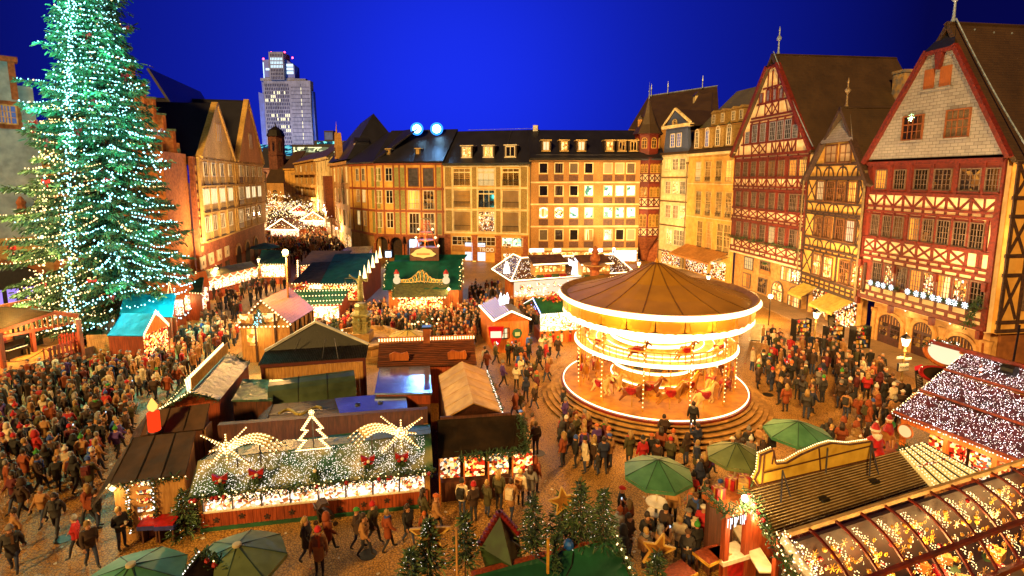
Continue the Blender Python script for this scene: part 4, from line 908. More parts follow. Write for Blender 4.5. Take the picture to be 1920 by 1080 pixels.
def town_hall():
    F=Frame(0,52,342,63.5); T=thing('town_hall','old town hall with stepped gables half hidden behind the lit fir','building',F.A,F.rz)
    U=lambda x,y:F.U(x,y); W=F.W
    or_=mat('orange_sandstone',hx('d0884a'),hx('aa6430'),3,.85,.2); wh=mat('white_render',hx('989ea8'),hx('7e848e'),1.5,.85,.05)
    e2=F.Z(339,268)
    wall_poly(T,'wall',[(3.2,0),(W,0),(W,e2),(3.2,e2)],or_,0,.6)
    g=stepped(9.7,e2-.4,6,.86,1.75); wall_poly(T,'stepped_gable',g,or_,-.05,.7)
    cp=MB(); 
    for k in range(7):
        for s in(-1,1):
            h=.86*6.6-.86*k; cp.bx(9.7+s*(h-.4)-.5,9.7+s*(h-.4)+.5,-.2,.85,e2-.4+1.75*(k+1),e2-.4+1.75*(k+1)+.22,COPPER)
            cp.bx(9.7+s*(h-.12)-.14,9.7+s*(h-.12)+.14,-.18,-.05,e2-1.2+1.75*k,e2-.4+1.75*(k+1),SAND)
    cp.build('coping',T)
    e1=F.Z(28,160)
    wall_poly(T,'white_wall',[(-14,8),(3.2,8),(3.2,e1),(-14,e1)],wh,0,.6)
    wall_poly(T,'stone_base',[(-14,0),(3.2,0),(3.2,8),(-14,8)],SANDL,-.02,.6)
    uc=-4.2; g=stepped(uc,e1-1,4,1.35,3.2); wall_poly(T,'stepped_gable',g,wh,-.05,.7)
    cp=MB()
    for k in range(5):
        h=1.35*4.6-1.35*k
        for s in(-1,1):
            cp.bx(uc+s*(h-.6)-.9,uc+s*(h-.6)+.9,-.3,.9,e1-1+3.2*(k+1),e1-.5+3.2*(k+1),SAND); cp.bx(uc+s*(h-.2)-.25,uc+s*(h-.2)+.25,-.22,-.04,e1-1.4+3.2*k,e1-1+3.2*(k+1),SAND)
    cp.build('coping',T)
    # windows in stone surrounds
    for x,y0_,w,h,pm in((4,232,1.0,1.9,P_BLUE),(22,234,1.0,1.9,P_BLUE),(329,368,1.1,3.0,P_CYAN),(331,436,1.0,3.2,P_CYAN),(296,305,1.2,2.2,P_DARK)):
        u,z=F.uv(x,y0_); MB().bx(u-w*.5-.3,u+w*.5+.3,-.12,0,z-.4,z+h+.35,SAND).build('window_surround',T); window(T,u,z,w,h,SANDL,pm,2,3,.12,.06,y=-.12)
    # portals: pointed stone arches with dark doors
    dk=mat('dark_gate',hx('2a1c18'),hx('1a1210'),4,.6)
    for x,zs,r in((14,3.0,2.9),(330,2.6,1.9)):
        u=U(x,540); n=12; q=[(r*math.cos(PI*i/n),zs+r*.82*math.sin(PI*i/n))for i in range(n+1)]
        MB().prism([(u-r,0),(u+r,0)]+[(u+a,b)for a,b in q],-.1,-.03,dk).build('gate',T)
        sr=MB()
        for i in range(n):
            k=1.2; o=[(a*k,zs+(b-zs)*k)for a,b in q]; sr.prism([(u+q[i][0],q[i][1]),(u+o[i][0],o[i][1]),(u+o[i+1][0],o[i+1][1]),(u+q[i+1][0],q[i+1][1])],-.35,0,SAND)
        sr.bx(u+r,u+r*1.2,-.35,0,0,zs,SAND).bx(u-r*1.2,u-r,-.35,0,0,zs,SAND); sr.build('portal',T)
        for k in(-1,0,1,2):piece('pane',emat('violet_lit_glass',hx('b090ff'),.9)if x<100 else P_DIM,T,(u+k*r*.42-.3*r,-.13,2.1 if x<100 else 1.6),(r*.3,.03,1.5))
    MB().lathe([(.1,0),(.45,.3),(.35,.8),(.5,1.0),(.3,1.9),(.42,2.2),(.1,2.8)],SAND,8,(U(45,430),-.4,F.Z(45,420))).build('statue_canopy',T)
    gutter_pipe(T,W-.2,.3,e2-1,COPPER,-.2)
    gable_roof(T,4.4,e2,9.7,e2+11.2,15.0,e2,.7,14,SLATEB,.3,0); gable_roof(T,-9.4,e1,-4.2,e1+6,1.2,e1,.7,14,SLATEB,.3,0)
# ================================================================== street to the north-west and what lies beyond
def plain_house(name,label,F,ytop_x,ytop,m,rows,cols,wsize,pm,roofm,roof_h=4.0,extra=None,rd=4.5):
    T=thing(name,label,'building',F.A,F.rz); W=F.W; eav=F.Z(ytop_x,ytop)
    MB().bx(0,W,0,9,0,eav,m).build('wall',T)
    MB().bx(-.3,W+.3,-.5,0,eav-.5,eav,m).build('cornice',T)
    MB().slab([(-.4,-.5,eav),(W+.4,-.5,eav),(W-(rd>5)*5,rd,eav+roof_h),(-.4+(rd>5)*7,rd,eav+roof_h)],.3,roofm).build('roof',T)
    fl=(eav-4.2)/rows
    for r in range(rows):
        for c in range(cols):
            window(T,W*(c+.5)/cols,4.4+fl*r,wsize[0],wsize[1],PALE,pm[(r*3+c*2)%len(pm)],2,2,.12,.07,sill=PALE if extra!='loggia' else None)
            if extra=='loggia':piece('balcony',m,T,(W*(c+.5)/cols,-.7,4.0+fl*r),(W/cols*.86,1.4,.9))
    for c in range(max(2,cols)):piece('shop_window',P_WARM,T,(W*(c+.5)/max(2,cols),-.04,1.5),(W/max(2,cols)*.7,.08,2.4))
    return T
def street():
    YS=mat('street_plaster',hx('c69a56'),hx('a87e40'),2,.85)
    F=Frame(553,195,592,152); plain_house('apartment_house','long ochre apartment house with tiers of balconies down the lit street',F,575,301,YS,4,4,(2.4,2.2),[P_DIM,P_DARK,P_WARM],SLATE,3,'loggia')
    F=Frame(593,150,617,129); plain_house('town_house','pale ochre house with plain windows between the balconies and the sandstone bay',F,600,297,PALE,4,3,(2.2,2.8),[P_DIM,P_DARK],SLATE,4)
    F=Frame(619,127,655,100); T=plain_house('stone_house','sandstone house with tall arched windows and a small pointed gable',F,640,304,SANDL,3,5,(1.8,3.1),[P_DIM,P_DARK,P_WARM],SLATEB,.3,None)
    L_=lambda q:F.w(0,0,0)*0+Vector(((q-F.A).dot(F.d),(q-F.A).dot(F.n),q.z)); ev=F.Z(640,304); rz2=at_y(685,224,113).z; MB().add([(-.3,-.4,ev+.3),(F.W+.3,-.4,ev+.3),(F.W+.3,12,ev+.3),(-.3,12,ev+.3),(F.W*.3,6,rz2),(F.W*.82,6,rz2+.6)],[(0,1,5,4),(1,2,5),(2,3,4,5),(3,0,4)],SLATEB).build('steep_roof',T)
    u,z=F.uv(634,298); W=F.W
    MB().prism([(u-1.4,z),(u+1.4,z),(u+1.4,z+2.6),(u,z+5.5),(u-1.4,z+2.6)],-.5,.8,SANDL).bx(u-.4,u+.4,-.6,-.5,z+.5,z+2.4,BLK).build('gable_bay',T)
    MB().lathe([(.2,0),(.1,1),(.02,2.4)],SANDL,8,(u,-.1,z+5.4)).build('finial',T)
    MB().bx(1,4.5,-1.8,0,4.5,F.Z(622,330),mat('brown_oriel',hx('7d3f1e'),hx('5f2c14'))).build('oriel',T)
    q=L_(Vector(at_y(668,291,103))); o=MB().bx(-1,1,-.2,2.4,0,2.6,SLATEB).prism([(-1.2,2.6),(1.2,2.6),(0,3.4)],-.3,2.4,SLATEB).build('dormer',T,q); window(o,0,.4,1.3,1.8,WFR,P_BLUE,2,3,.12,.06,y=-.22)
    # east flank of the wide street, left: dim brown front
    F=Frame(487,205,470,240)
    F=Frame(484,235,512,232); plain_house('town_house','small pink house far down the street beside the church tower',F,500,315,mat('pink_plaster',hx('b08a8c'),hx('96706f'),2,.85),2,2,(2.2,3),[P_DARK,P_WARM],SLATEB,9)
    F=Frame(534,215,554,206); plain_house('town_house','narrow pale yellow house next to the church at the street end',F,545,316,YEL,1,1,(1.5,2),[P_DIM],SLATE,7)
    # church
    c=at_y(522,HOR,230); T=thing('church','small church with round dark cap on its brick tower at the end of the street','church',(c.x,c.y,0))
    zt=at_y(522,256,230).z; br=mat('tower_brick',hx('7a4a3a'),hx('5a3226'),1.5,.85)
    w=MB().lathe([(3.4,0),(3.4,zt-8),(3.7,zt-8),(3.7,zt-7.6),(3.3,zt-7.6),(3.3,zt)],br,8,a0=PI/8); w.build('tower',T)
    MB().lathe([(3.7,zt),(3.6,zt+.8),(2.8,zt+2.6),(1.2,zt+3.8),(.3,zt+4.3),(.12,zt+5.6)],DMET,12).build('dome',T)
    for a in(-2.36,-PI/2,-.79):
        H=Sub(T,(3.1*math.cos(a),3.1*math.sin(a),0),a+PI/2); window(H,0,zt-6.5,1.1,4.0,br,P_DARK,1,1,.2,.1,y=-.05,arch=True)
    nv=MB().bx(-1.5,6,-9,8,0,12,SANDL); nv.build('nave',T)
    MB().slab([(-1.8,-9.3,12),(6.3,-9.3,12),(6.3,2,22),(-1.8,2,22)],.3,SLATE).build('nave_roof',T)
    window(Sub(T,(2.2,-9.02,0),0),0,4,2.4,4,SANDL,P_DIM,2,2,.3,.1,arch=True)
    # tower block on the horizon
    Y=520; px=lambda x:(x-960)/FPX*Y; pz=lambda y:at_y(960,y,Y).z
    T=thing('skyscraper','tall grey tower block with folded sides and lit penthouse against the blue sky','skyscraper',(px(548),Y,0))
    cm=mat('tower_cladding',hx('767c96'),hx('687088'),.08,.6,spec=.1); gm=mat('tower_glass',hx('4060c0'),hx('3050a8'),.1,.4)
    X=lambda x:px(x)-px(548)
    def slab(pts,y0,y1,m,name):return MB().prism([(X(a),pz(b)if b else 0)for a,b in pts],y0,y1,m).build(name,T)
    slab([(508,0),(596,0),(593,215),(594,151),(509,151),(509,215)],0,8,cm,'tower_front'); slab([(503,0),(600,0),(597,225),(596,170),(503,146),(504,200)],3,9,gm,'tower_side'); slab([(500,0),(508,0),(508,176),(497,172)],2,8,gm,'side_wing'); slab([(503,151),(585,151),(585,147),(503,146)],1,8,cm,'parapet')
    slab([(523,150),(549,150),(549,98),(523,98)],-2,14,cm,'core'); slab([(508,150),(524,150),(524,111),(508,111)],2,14,gm,'glass_wing'); slab([(549,150),(565,150),(565,122),(549,109)],2,14,gm,'glass_wing')
    wn,wl=MB(),MB(); lw=emat('tower_lit_window',hx('fff4c0'),1.3); dw=mat('tower_dark_window',hx('2a3058'),hx('1a2044'),.1,.2); lc=emat('tower_cool_window',hx('d0f0ff'),1.2)
    litrow={2:(4,12),3:(0,5),4:(0,8),8:(3,14),9:(5,14),11:(8,12),12:(10,13),17:(8,14)}
    for r in range(19):
        z=pz(157+r*7.1)
        for c in range(14):
            x=X(511+c*3.15+(r%2)*1.0); on=r in litrow and litrow[r][0]<=c<=litrow[r][1]and rnd.random()<.6
            (wl if on else wn).bx(x,x+.85,-.12,.02,z-2.6,z,lw if on else dw)
        wn.bx(X(558),X(592),-.08,.02,z-3.4,z-3.0,dw); wl.bx(X(576),X(576)+.45,-.1,.02,z-2.6,z,lw if r%3 else dw)
    for r in range(7):
        z=pz(102+r*7)
        for c in range(8):x=X(526+c*2.8); on=r in(1,2,3);(wl if on else wn).bx(x,x+.8,-2.12,-1.98,z-2.4,z,lc if on else dw)
    for r in range(3):wl.bx(X(551),X(563),1.88,2.02,pz(124+7*r),pz(119+7*r),lc)
    wl.bx(X(508.5),X(510),1.8,2.02,pz(148),pz(116),lc).bx(X(513),X(521),1.85,2.02,pz(131),pz(127),lc)
    wn.build('dark_windows',T,kind='stuff'); wl.build('lit_windows',T,kind='stuff')
    for sx in(-45,40):# two unseen cold spots added in front to tint the tower bluish
        l=bpy.data.lights.new('added_tower_spot','SPOT'); l.energy=230000; l.color=(.66,.74,1); l.spot_size=1.9; l.spot_blend=.8; l.shadow_soft_size=2; o=bpy.data.objects.new('added_tower_spot',l); COL.objects.link(o); o.parent=T; o.location=(sx,-75,30); o.rotation_euler=(Vector((0,0,75))-Vector((sx,-75,30))).to_track_quat('-Z','Y').to_euler()
    rb=emat('red_beacon',(1,.05,.1),9)
    for x,y in((509,109),(524,97),(548,97),(562,107)):MB().ball((X(x),3,pz(y)),.9,rb,6,4).build('beacon',T)
    # low glass blocks near it
    T=thing('glass_hall','low glass-roofed hall glowing blue left of the church tower','building',(at_y(495,HOR,400).x,400,0)); 
    MB().bx(-12,26,0,20,0,at_y(495,292,400).z,mat('dark_facade',hx('28283a'))).build('wall',T)
    MB().slab([(-12,0,at_y(495,291,400).z),(26,0,at_y(495,294,400).z),(26,18,at_y(495,270,400).z),(-12,18,at_y(495,268,400).z)],.6,glow_mat('blue_glass_roof',[hx('0a3060'),hx('2a80b0'),hx('0a2050'),hx('50b0d0')],.8,.35)).build('glass_roof',T)
    T=thing('department_store','far flat block with a band of cold lit windows right of the tower block','building',(at_y(595,HOR,380).x,380,0)); z0=at_y(595,287,380).z
    MB().bx(-17,17,0,15,0,z0+6,mat('dark_facade',hx('28283a'))).bx(-2,22,3,15,z0+6,z0+9,mat('dark_facade',hx('28283a'))).build('wall',T); MB().bx(-16,16,-.1,0,z0+.6,z0+4.2,glow_mat('cold_window_band',[hx('f0ffd0'),hx('506050'),hx('d0e8c0'),hx('202820'),hx('90a890')],.9,.45)).build('window_band',T)
    MB().bx(0,20,2.8,3,z0+6.6,z0+8.4,glow_mat('cyan_window_band',[hx('104060'),hx('60d0e8'),hx('0a2a48')],.8,.5)).build('upper_window_band',T)
    T=thing('office_tower','faint dark tower block low on the horizon right of the skyscraper','building',(at_y(620,HOR,700).x,700,0)); MB().bx(-6,6,0,10,0,at_y(620,245,700).z,mat('dark_facade',hx('28283a'))).build('wall',T); MB().bx(-5,5,-.1,0,at_y(620,262,700).z,at_y(620,248,700).z,gm).build('window_band',T)
    # brown flank of the block left of the street
    F=Frame.pts((-47.2,98),(-97,208)); 
    plain_house('street_front','dim brown house front running down the left side of the lit street',F,489,318,mat('brown_front',hx('8a5a2c'),hx('6d4420'),2,.85),4,8,(2,2.4),[P_DARK,P_WARM,P_DIM],SLATE,5)
house_right(); FB,TB=house_black()
awm=mat('yellow_awning',hx('d8c060'),hx('c0a648'),3,.7)
awning(FB,.8,3.2,3.5,2.3,2.0,'yellow awning over the left shop under the dark timbered house',awm)
awning(FB,5.0,8.6,3.3,2.1,2.2,'yellow awning over the wider right shop under the dark timbered house',awm)
house_red(); FY=house_yellow(); house_cream(); house_turret(); back_roofs()
awning(FY,.5,10.6,4.3,2.9,3.2,'wide orange awning along the foot of the yellow house',mat('orange_awning',hx('c08440'),hx('a86e30'),3,.7))
north_orange(); north_beige(); north_red(); west_gabled(); town_hall(); street()
# ================================================================== helpers for the market
class Spot(Frame):
    """a Frame from two ground pixels; l() turns a pixel at height z into the thing's own coordinates"""
    def __init__(s,x0,y0,x1,y1,z=0.0):
        a,b=gp(x0,y0,z),gp(x1,y1,z); s.A=Vector((a.x,a.y,0)); s.B=Vector((b.x,b.y,0)); s.setup()
    def l(s,x,y,z):
        p=gp(x,y,z)-s.A; return Vector((p.dot(s.d),p.dot(s.n),p.z))
def bulbs(b,pts,r,m):
    for p in pts:b.octa(p,r,m)
def lerp(a,b,t):return Vector(a)+(Vector(b)-Vector(a))*t
def line_bulbs(b,a,c,step,r,m,jit=0.0):
    a,c=Vector(a),Vector(c); n=max(2,int((c-a).length/step))
    for i in range(n+1):
        p=lerp(a,c,i/n)
        b.octa(p+Vector((rnd.uniform(-jit,jit),rnd.uniform(-jit,jit),rnd.uniform(-jit,jit))),r,m)
def plane_bulbs(b,q,n,r,mats,lift=.05):
    """bulbs scattered over the quad q (a, b, c, d) in rough rows"""
    q=[Vector(p)for p in q]; nrm=(q[1]-q[0]).cross(q[3]-q[0]).normalized(); nrm=nrm if nrm.z>0 else-nrm
    for i in range(n):
        s,t=rnd.random(),rnd.random(); p=lerp(lerp(q[0],q[1],s),lerp(q[3],q[2],s),t)
        b.octa(p+nrm*lift,r,mats[i%len(mats)])
def garland(T,pts,dens=55,r=.16,bulbm=None,nb=0,red=0,name='garland',rb=.03):
    b=MB(); P=[Vector(p)for p in pts]
    for a,c in zip(P,P[1:]):
        L=(c-a).length
        for k in range(int(L*dens)):
            p=lerp(a,c,rnd.random())+Vector((rnd.gauss(0,r*.4),rnd.gauss(0,r*.4),rnd.gauss(0,r*.4)))
            b.bar(p,p+Vector((rnd.uniform(-r,r),rnd.uniform(-r,r),rnd.uniform(-r,r))),.035,.015,FIR)
        for k in range(int(L*nb)):b.octa(lerp(a,c,rnd.random())+Vector((rnd.gauss(0,r*.5),-abs(rnd.gauss(0,r*.5)),rnd.gauss(0,r*.5))),rb,bulbm or BULB_W)
        for k in range(int(L*red)):b.ball(lerp(a,c,rnd.random())+Vector((0,-r*.5,0)),.09,RIB,6,4)
    return b.build(name,T,kind='stuff')
RIB=mat('red_ribbon',hx('b0161a'),hx('7c0c10'),6,.45)
WOODR=mat('red_stained_boards',hx('a2471c'),hx('7a2f10'),2.5,.6,.3,stretch=(5,5,.6))
WOODT=mat('tan_boards',hx('c08d4c'),hx('9a6c34'),2.5,.65,.3,stretch=(5,5,.6))
WOODO=mat('orange_boards',hx('c46a22'),hx('9c4c14'),2.5,.6,.25,stretch=(4,4,.5))
WOODD=mat('dark_stall_boards',hx('5c3018'),hx('3c1c0c'),2.5,.65,.3,stretch=(5,5,.6))
GRN=mat('green_roof_cloth',hx('1c5a3a'),hx('124028'),1.2,.5,.25)
TEAL=mat('green_tarpaulin',hx('06483e'),hx('04362e'),1.0,.7,.2,spec=.15)
TURQ=mat('turquoise_tarpaulin',hx('0098c8'),hx('007ca8'),1.2,.6,.25,spec=.2)
BRN=mat('brown_felt_roof',hx('52381e'),hx('3a2712'),1.5,.75,.15)
DKT=mat('black_brown_tarpaulin',hx('302212'),hx('1e150b'),1.5,.75,.25,spec=.15)
RIBM=mat('corrugated_sheet',hx('6a665c'),hx('45423a'),6,.3,metal=.6)
MIRR=mat('wet_plastic_sheet',hx('a8b4cc'),hx('7c8aa8'),1.2,.2,.06,metal=.8,lo=.3,hi=.7)
TARP=mat('wrinkled_tarpaulin',hx('5e7a5a'),hx('22403e'),2.6,.5,1.0,spec=.2)
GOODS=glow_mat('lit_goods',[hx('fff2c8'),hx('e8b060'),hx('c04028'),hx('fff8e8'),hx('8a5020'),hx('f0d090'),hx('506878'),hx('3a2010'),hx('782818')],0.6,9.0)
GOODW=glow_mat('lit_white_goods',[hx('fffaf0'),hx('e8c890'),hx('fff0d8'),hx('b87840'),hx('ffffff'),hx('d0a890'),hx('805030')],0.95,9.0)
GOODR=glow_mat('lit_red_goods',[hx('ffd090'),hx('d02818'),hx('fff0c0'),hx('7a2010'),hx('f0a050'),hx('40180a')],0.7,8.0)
GOLD=mat('gilded_wood',hx('d8a43c'),hx('a87a20'),5,.4)
def glow(T,loc,power,r=.25,col=(1,.58,.20)):return lamp('stall_light',loc,power,col,r,T)
def planks(T,name,u0,u1,y,z0,z1,n,m,t=.06):
    """upright boards, one object each while they can be told apart"""
    w=(u1-u0)/n
    for i in range(n):piece(name,m,T,(u0+(i+.5)*w,y+.012*(i%2),(z0+z1)/2),(w*.93,t,z1-z0))
# ------------------------------------------------------------------ the long lit stall at the front, comets and a fir of bulbs on its roof
def front_stall():
    F=Spot(373,1005,803,957); T=thing('market_stall','long red boarded stall under a green roof strewn with lights, two comets on top','market stall',F.A,F.rz); W=F.W
    e0,e1=F.l(350,936,2.5),F.l(812,883,2.5); t0,t1=F.l(371,864,3.55),F.l(808,813,3.55)
    b=MB(); b.bx(0,W,.35,3.2,0,.74,WOODD).bx(-.1,W+.1,2.9,3.2,0,3.2,WOODD).bx(-.1,.1,.4,3.2,0,2.5,WOODT).bx(W-.1,W+.1,.4,3.2,0,2.5,WOODT); b.build('body',T)
    planks(T,'plank',0,W,.3,.14,.73,60,WOODR); MB().bx(-.02,W+.02,.2,.36,0,.14,GRN).build('skirt',T)
    MB().slab([e0,e1,t1,t0],.08,mat('netted_green_roof',hx('a09466'),hx('1c4e32'),.9,.55,.3,lo=.42,hi=.66)).build('roof',T)
    MB().slab([t0,t1,(t1.x,t1.y+2.2,2.9),(t0.x,t0.y+2.2,2.9)],.08,GRN).build('rear_roof',T)
    # crinkled netting lies on the roof, full of bulbs
    lb=MB(); q=[lerp(e0,t0,.03)+Vector((.15,0,.03)),lerp(e1,t1,.03)+Vector((-.35,0,.03)),lerp(e1,t1,.93)+Vector((-.3,0,.03)),lerp(e0,t0,.93)+Vector((.1,0,.03))]
    for i in range(2300):
        s=rnd.random(); s=round(s*95)/95+rnd.gauss(0,.003); t=rnd.random(); p=lerp(lerp(q[0],q[1],s),lerp(q[3],q[2],s),t); lb.octa(p+Vector((0,-.03,.04)),.0125,BULB_N)
    lb.build('light_net',T,kind='stuff')
    garland(T,[e0+Vector((0,-.05,0)),e1+Vector((0,-.05,0))],70,.2,BULB_W,9,1.3)
    # glazed counter: seven cases full of goods
    n=8
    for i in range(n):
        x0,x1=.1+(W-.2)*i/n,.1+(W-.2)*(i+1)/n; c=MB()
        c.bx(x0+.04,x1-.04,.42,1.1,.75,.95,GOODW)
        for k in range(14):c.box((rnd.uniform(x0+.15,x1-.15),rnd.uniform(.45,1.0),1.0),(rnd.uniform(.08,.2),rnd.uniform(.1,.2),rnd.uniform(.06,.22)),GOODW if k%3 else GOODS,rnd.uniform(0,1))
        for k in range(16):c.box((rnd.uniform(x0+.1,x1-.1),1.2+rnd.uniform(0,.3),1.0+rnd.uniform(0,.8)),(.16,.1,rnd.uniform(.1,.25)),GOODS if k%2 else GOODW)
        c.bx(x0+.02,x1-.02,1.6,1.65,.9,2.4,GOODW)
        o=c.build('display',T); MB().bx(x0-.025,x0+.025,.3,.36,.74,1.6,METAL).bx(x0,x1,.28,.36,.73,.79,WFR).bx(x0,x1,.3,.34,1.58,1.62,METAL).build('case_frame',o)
    MB().bx(.1,W-.1,1.25,1.35,2.3,2.36,STRIP).build('strip_light',T)
    for k in range(4):glow(T,(W*(k+.5)/4,-.25,2.15),38)
    # ornaments on the red front
    for k in range(9):
        u=W*(k+.6)/9.4; z=.42+.08*math.sin(k*2.1); o=MB()
        for j in range(5):a=j*PI*.4+.3; o.bar((0,0,0),(.12*math.cos(a),0,.12*math.sin(a)),.06,.03,BLK,(0,1,0))
        o.build('star_ornament',T,(u,.25,z))
    # wreath bunches with red bows hanging on the roof
    for(x,y,bow)in((417,890,1),(484,880,1),(592,872,0),(691,855,1),(754,850,1)):
        f=(y-838)/90; p=F.l(x,y+8,3.1); o=MB()
        for k in range(130):
            a,rr=rnd.uniform(0,2*PI),abs(rnd.gauss(0,.16)); p0=Vector((rr*math.cos(a),-.05+rnd.uniform(-.1,.1),rr*1.3*math.sin(a)-.12)); o.bar(p0,p0+Vector((rnd.uniform(-.1,.1),-.05,-rnd.uniform(.02,.22))),.03,.015,FIR)
        ob=o.build('fir_bunch',T,p)
        if bow:
            bo=MB()
            for s in(-1,1):bo.prism([(0,.18),(s*.26,.34),(s*.24,.08),(s*.05,.12)],-.26,-.14,RIB).prism([(0,.15),(s*.2,-.02),(s*.08,-.06)],-.24,-.16,RIB)
            bo.octa((0,-.2,.13),.07,RIB); bo.build('bow',ob)
        MB().ball((.02,-.28,.1),.07,WFR,8,5).build('bauble',ob)
    return F,T
def comet(name,lab,F,cx,cy,flip,tails):
    """star of bulb rows with a curved triple tail, standing on the stall roof"""
    p=F.l(cx,cy,4.35); T=thing('comet_light',lab,'light figure',F.w(p.x,p.y,3.5),F.rz); b=MB(); fr=MB(); fr_m=mat('gilt_frame',hx('a88a50')); c=Vector((0,0,p.z-3.5))
    for k,L in enumerate((1.05,.55,1.1,.55,.95,.6,.95,.55)):
        a=PI/4*k+PI/4*.0+.12; L *= .85 if k%2==0 else 1
        a=[.78,1.57,2.55,3.3,3.95,4.71,5.5,0.0][k]if not flip else PI-[.78,1.57,2.55,3.3,3.95,4.71,5.5,0.0][k]
        L=[1.0,.5,.95,.55,.95,.55,1.0,.35][k]
        d=Vector((math.cos(a),0,math.sin(a))); fr.bar(c,c+d*L,.05,.04,fr_m,(0,1,0))
        n=int(L/.1)
        for i in range(1,n+1):
            w=.07*(1-i/n)
            for s in((-w,w)if i<n*.6 else(0,)):b.octa(c+d*(L*i/n)+Vector((-d.z,0,d.x))*s+Vector((0,-.06,0)),.033,BULB_W)
    for k in range(10):b.octa(c+Vector((rnd.uniform(-.14,.14),-.07,rnd.uniform(-.16,.16))),.04,BULB_W)
    sg=-1 if flip else 1
    rows=[]
    for j in range(4):
        pts=[]; rows.append(pts)
        for i in range(15):
            t=i/14; pts.append(c+Vector((sg*(.15+t*(1.85-.10*j)),0,.06+.46*math.sin(PI*min(1,t*.86+.04))-.30*t*t-j*.115*(.65+.55*t))))
        fr.path(pts,.02,fr_m,4)
        for q in pts[:-1]:b.octa(q+Vector((0,-.06,0)),.033,BULB_W)
        for q,q2 in zip(pts[:10],pts[1:]):b.octa(lerp(q,q2,.5)+Vector((0,-.06,-.03)),.028,BULB_W)
    bd=MB()
    for a_,b_ in zip(rows,rows[1:]):
        for i in range(11):bd.add([a_[i]+Vector((0,.02,0)),a_[i+1]+Vector((0,.02,0)),b_[i+1]+Vector((0,.02,0)),b_[i]+Vector((0,.02,0))],[(0,1,2,3)],mat('pale_comet_board',hx('e8d09a')))
    bd.build('board',T); fr.build('frame',T); b.build('bulbs',T,kind='stuff'); MB().tube((.3*sg,.05,0),(.3*sg,.05,c.z+.1),.03,METAL,6).tube((1.1*sg,.05,0),(1.1*sg,.05,c.z+.35),.03,METAL,6).build('pole',T)
    lamp('comet_glow',(0,-.5,c.z),14,(1,.7,.35),.3,T)
def bulb_tree(F):
    p=F.l(588,842,3.6); T=thing('fir_light','fir outlined in bulbs with a star between the two comets','light figure',F.w(p.x,p.y,3.5),F.rz); b=MB(); fr=MB(); m=mat('gilt_frame',hx('a88a50'))
    pts=[(-.62,.12),(.62,.12),(.3,.5),(.52,.55),(.22,.9),(.4,.95),(.06,1.45),(-.06,1.45),(-.4,.95),(-.22,.9),(-.52,.55),(-.3,.5),(-.62,.12)]
    for a,c in zip(pts,pts[1:]):
        fr.bar((a[0],0,a[1]),(c[0],0,c[1]),.05,.04,m,(0,1,0)); n=max(2,int(math.hypot(c[0]-a[0],c[1]-a[1])/.085))
        for i in range(n):
            for dx in(0,-.06):b.octa((a[0]+(c[0]-a[0])*i/n-dx*(1 if a[0]<0 else-1),-.05,a[1]+(c[1]-a[1])*i/n),.036,BULB_W)
    fr.build('frame',T)
    for k in range(8):a=k*PI/4; b.octa((.09*math.cos(a),-.05,1.62+.09*math.sin(a)),.03,BULB_W)
    b.octa((0,-.05,1.62),.06,BULB_W); b.build('bulbs',T,kind='stuff'); MB().tube((0,.04,0),(0,.04,1.5),.03,METAL,6).build('pole',T)
# ------------------------------------------------------------------ generic pieces
def gabled(T,F,rf,rb,ef0,ef1,eb0,eb1,mroof,mwall,t=.1,wall_in=.25,zlow=0.0,front=None):
    """a gabled hut from ridge front/back and eaves front-left/right, back-left/right (own coordinates)"""
    MB().slab([ef0,rf,rb,eb0],t,mroof).build('roof_slope',T); MB().slab([rf,ef1,eb1,rb],t,mroof).build('roof_slope',T)
    w=MB(); k=.93; c=(ef0+ef1+eb0+eb1)/4
    P=[c+(p-c)*k for p in(ef0,ef1,eb1,eb0)]; zt=[p.z-.08 for p in P]
    for i in range(4):
        a,b_=P[i],P[(i+1)%4]; w.add([(a.x,a.y,zlow),(b_.x,b_.y,zlow),(b_.x,b_.y,zt[(i+1)%4]),(a.x,a.y,zt[i])],[(0,1,2,3)],mwall)
    for r_,a,b_ in((rf,P[0],P[1]),(rb,P[2],P[3])):
        r2=c+(r_-c)*k; w.add([(a.x,a.y,a.z-.08),(b_.x,b_.y,b_.z-.08),(r2.x,r2.y,r_.z-.1)],[(0,1,2)],front or mwall)
    w.build('walls',T); return P
def shed(name,label,F,quad,mroof,mwall,cat='market stall',t=.1,group=None,zb=0.0):
    """lean-to or flat roofed hut: quad = four pixel corners with heights (front-left, front-right, back-right, back-left)"""
    T=thing(name,label,cat,F.A,F.rz,group); q=[F.l(*p)for p in quad]
    MB().slab(q,t,mroof).build('roof',T); c=sum(q,Vector())/4; P=[c+(p-c)*.94 for p in q]; w=MB()
    for i in range(4):
        a,b_=P[i],P[(i+1)%4]; w.add([(a.x,a.y,zb),(b_.x,b_.y,zb),(b_.x,b_.y,b_.z-t),(a.x,a.y,a.z-t)],[(0,1,2,3)],mwall)
    w.build('walls',T); return T,q
def seams(T,q,n,m,name='roof_seam',across=False,r=.018):
    b=MB()
    for i in range(1,n):
        t=i/n; a,c=(lerp(q[0],q[1],t),lerp(q[3],q[2],t))if not across else(lerp(q[0],q[3],t),lerp(q[1],q[2],t)); b.bar(a+Vector((0,0,.01)),c+Vector((0,0,.01)),r*2,r,m)
    return b.build(name,T)
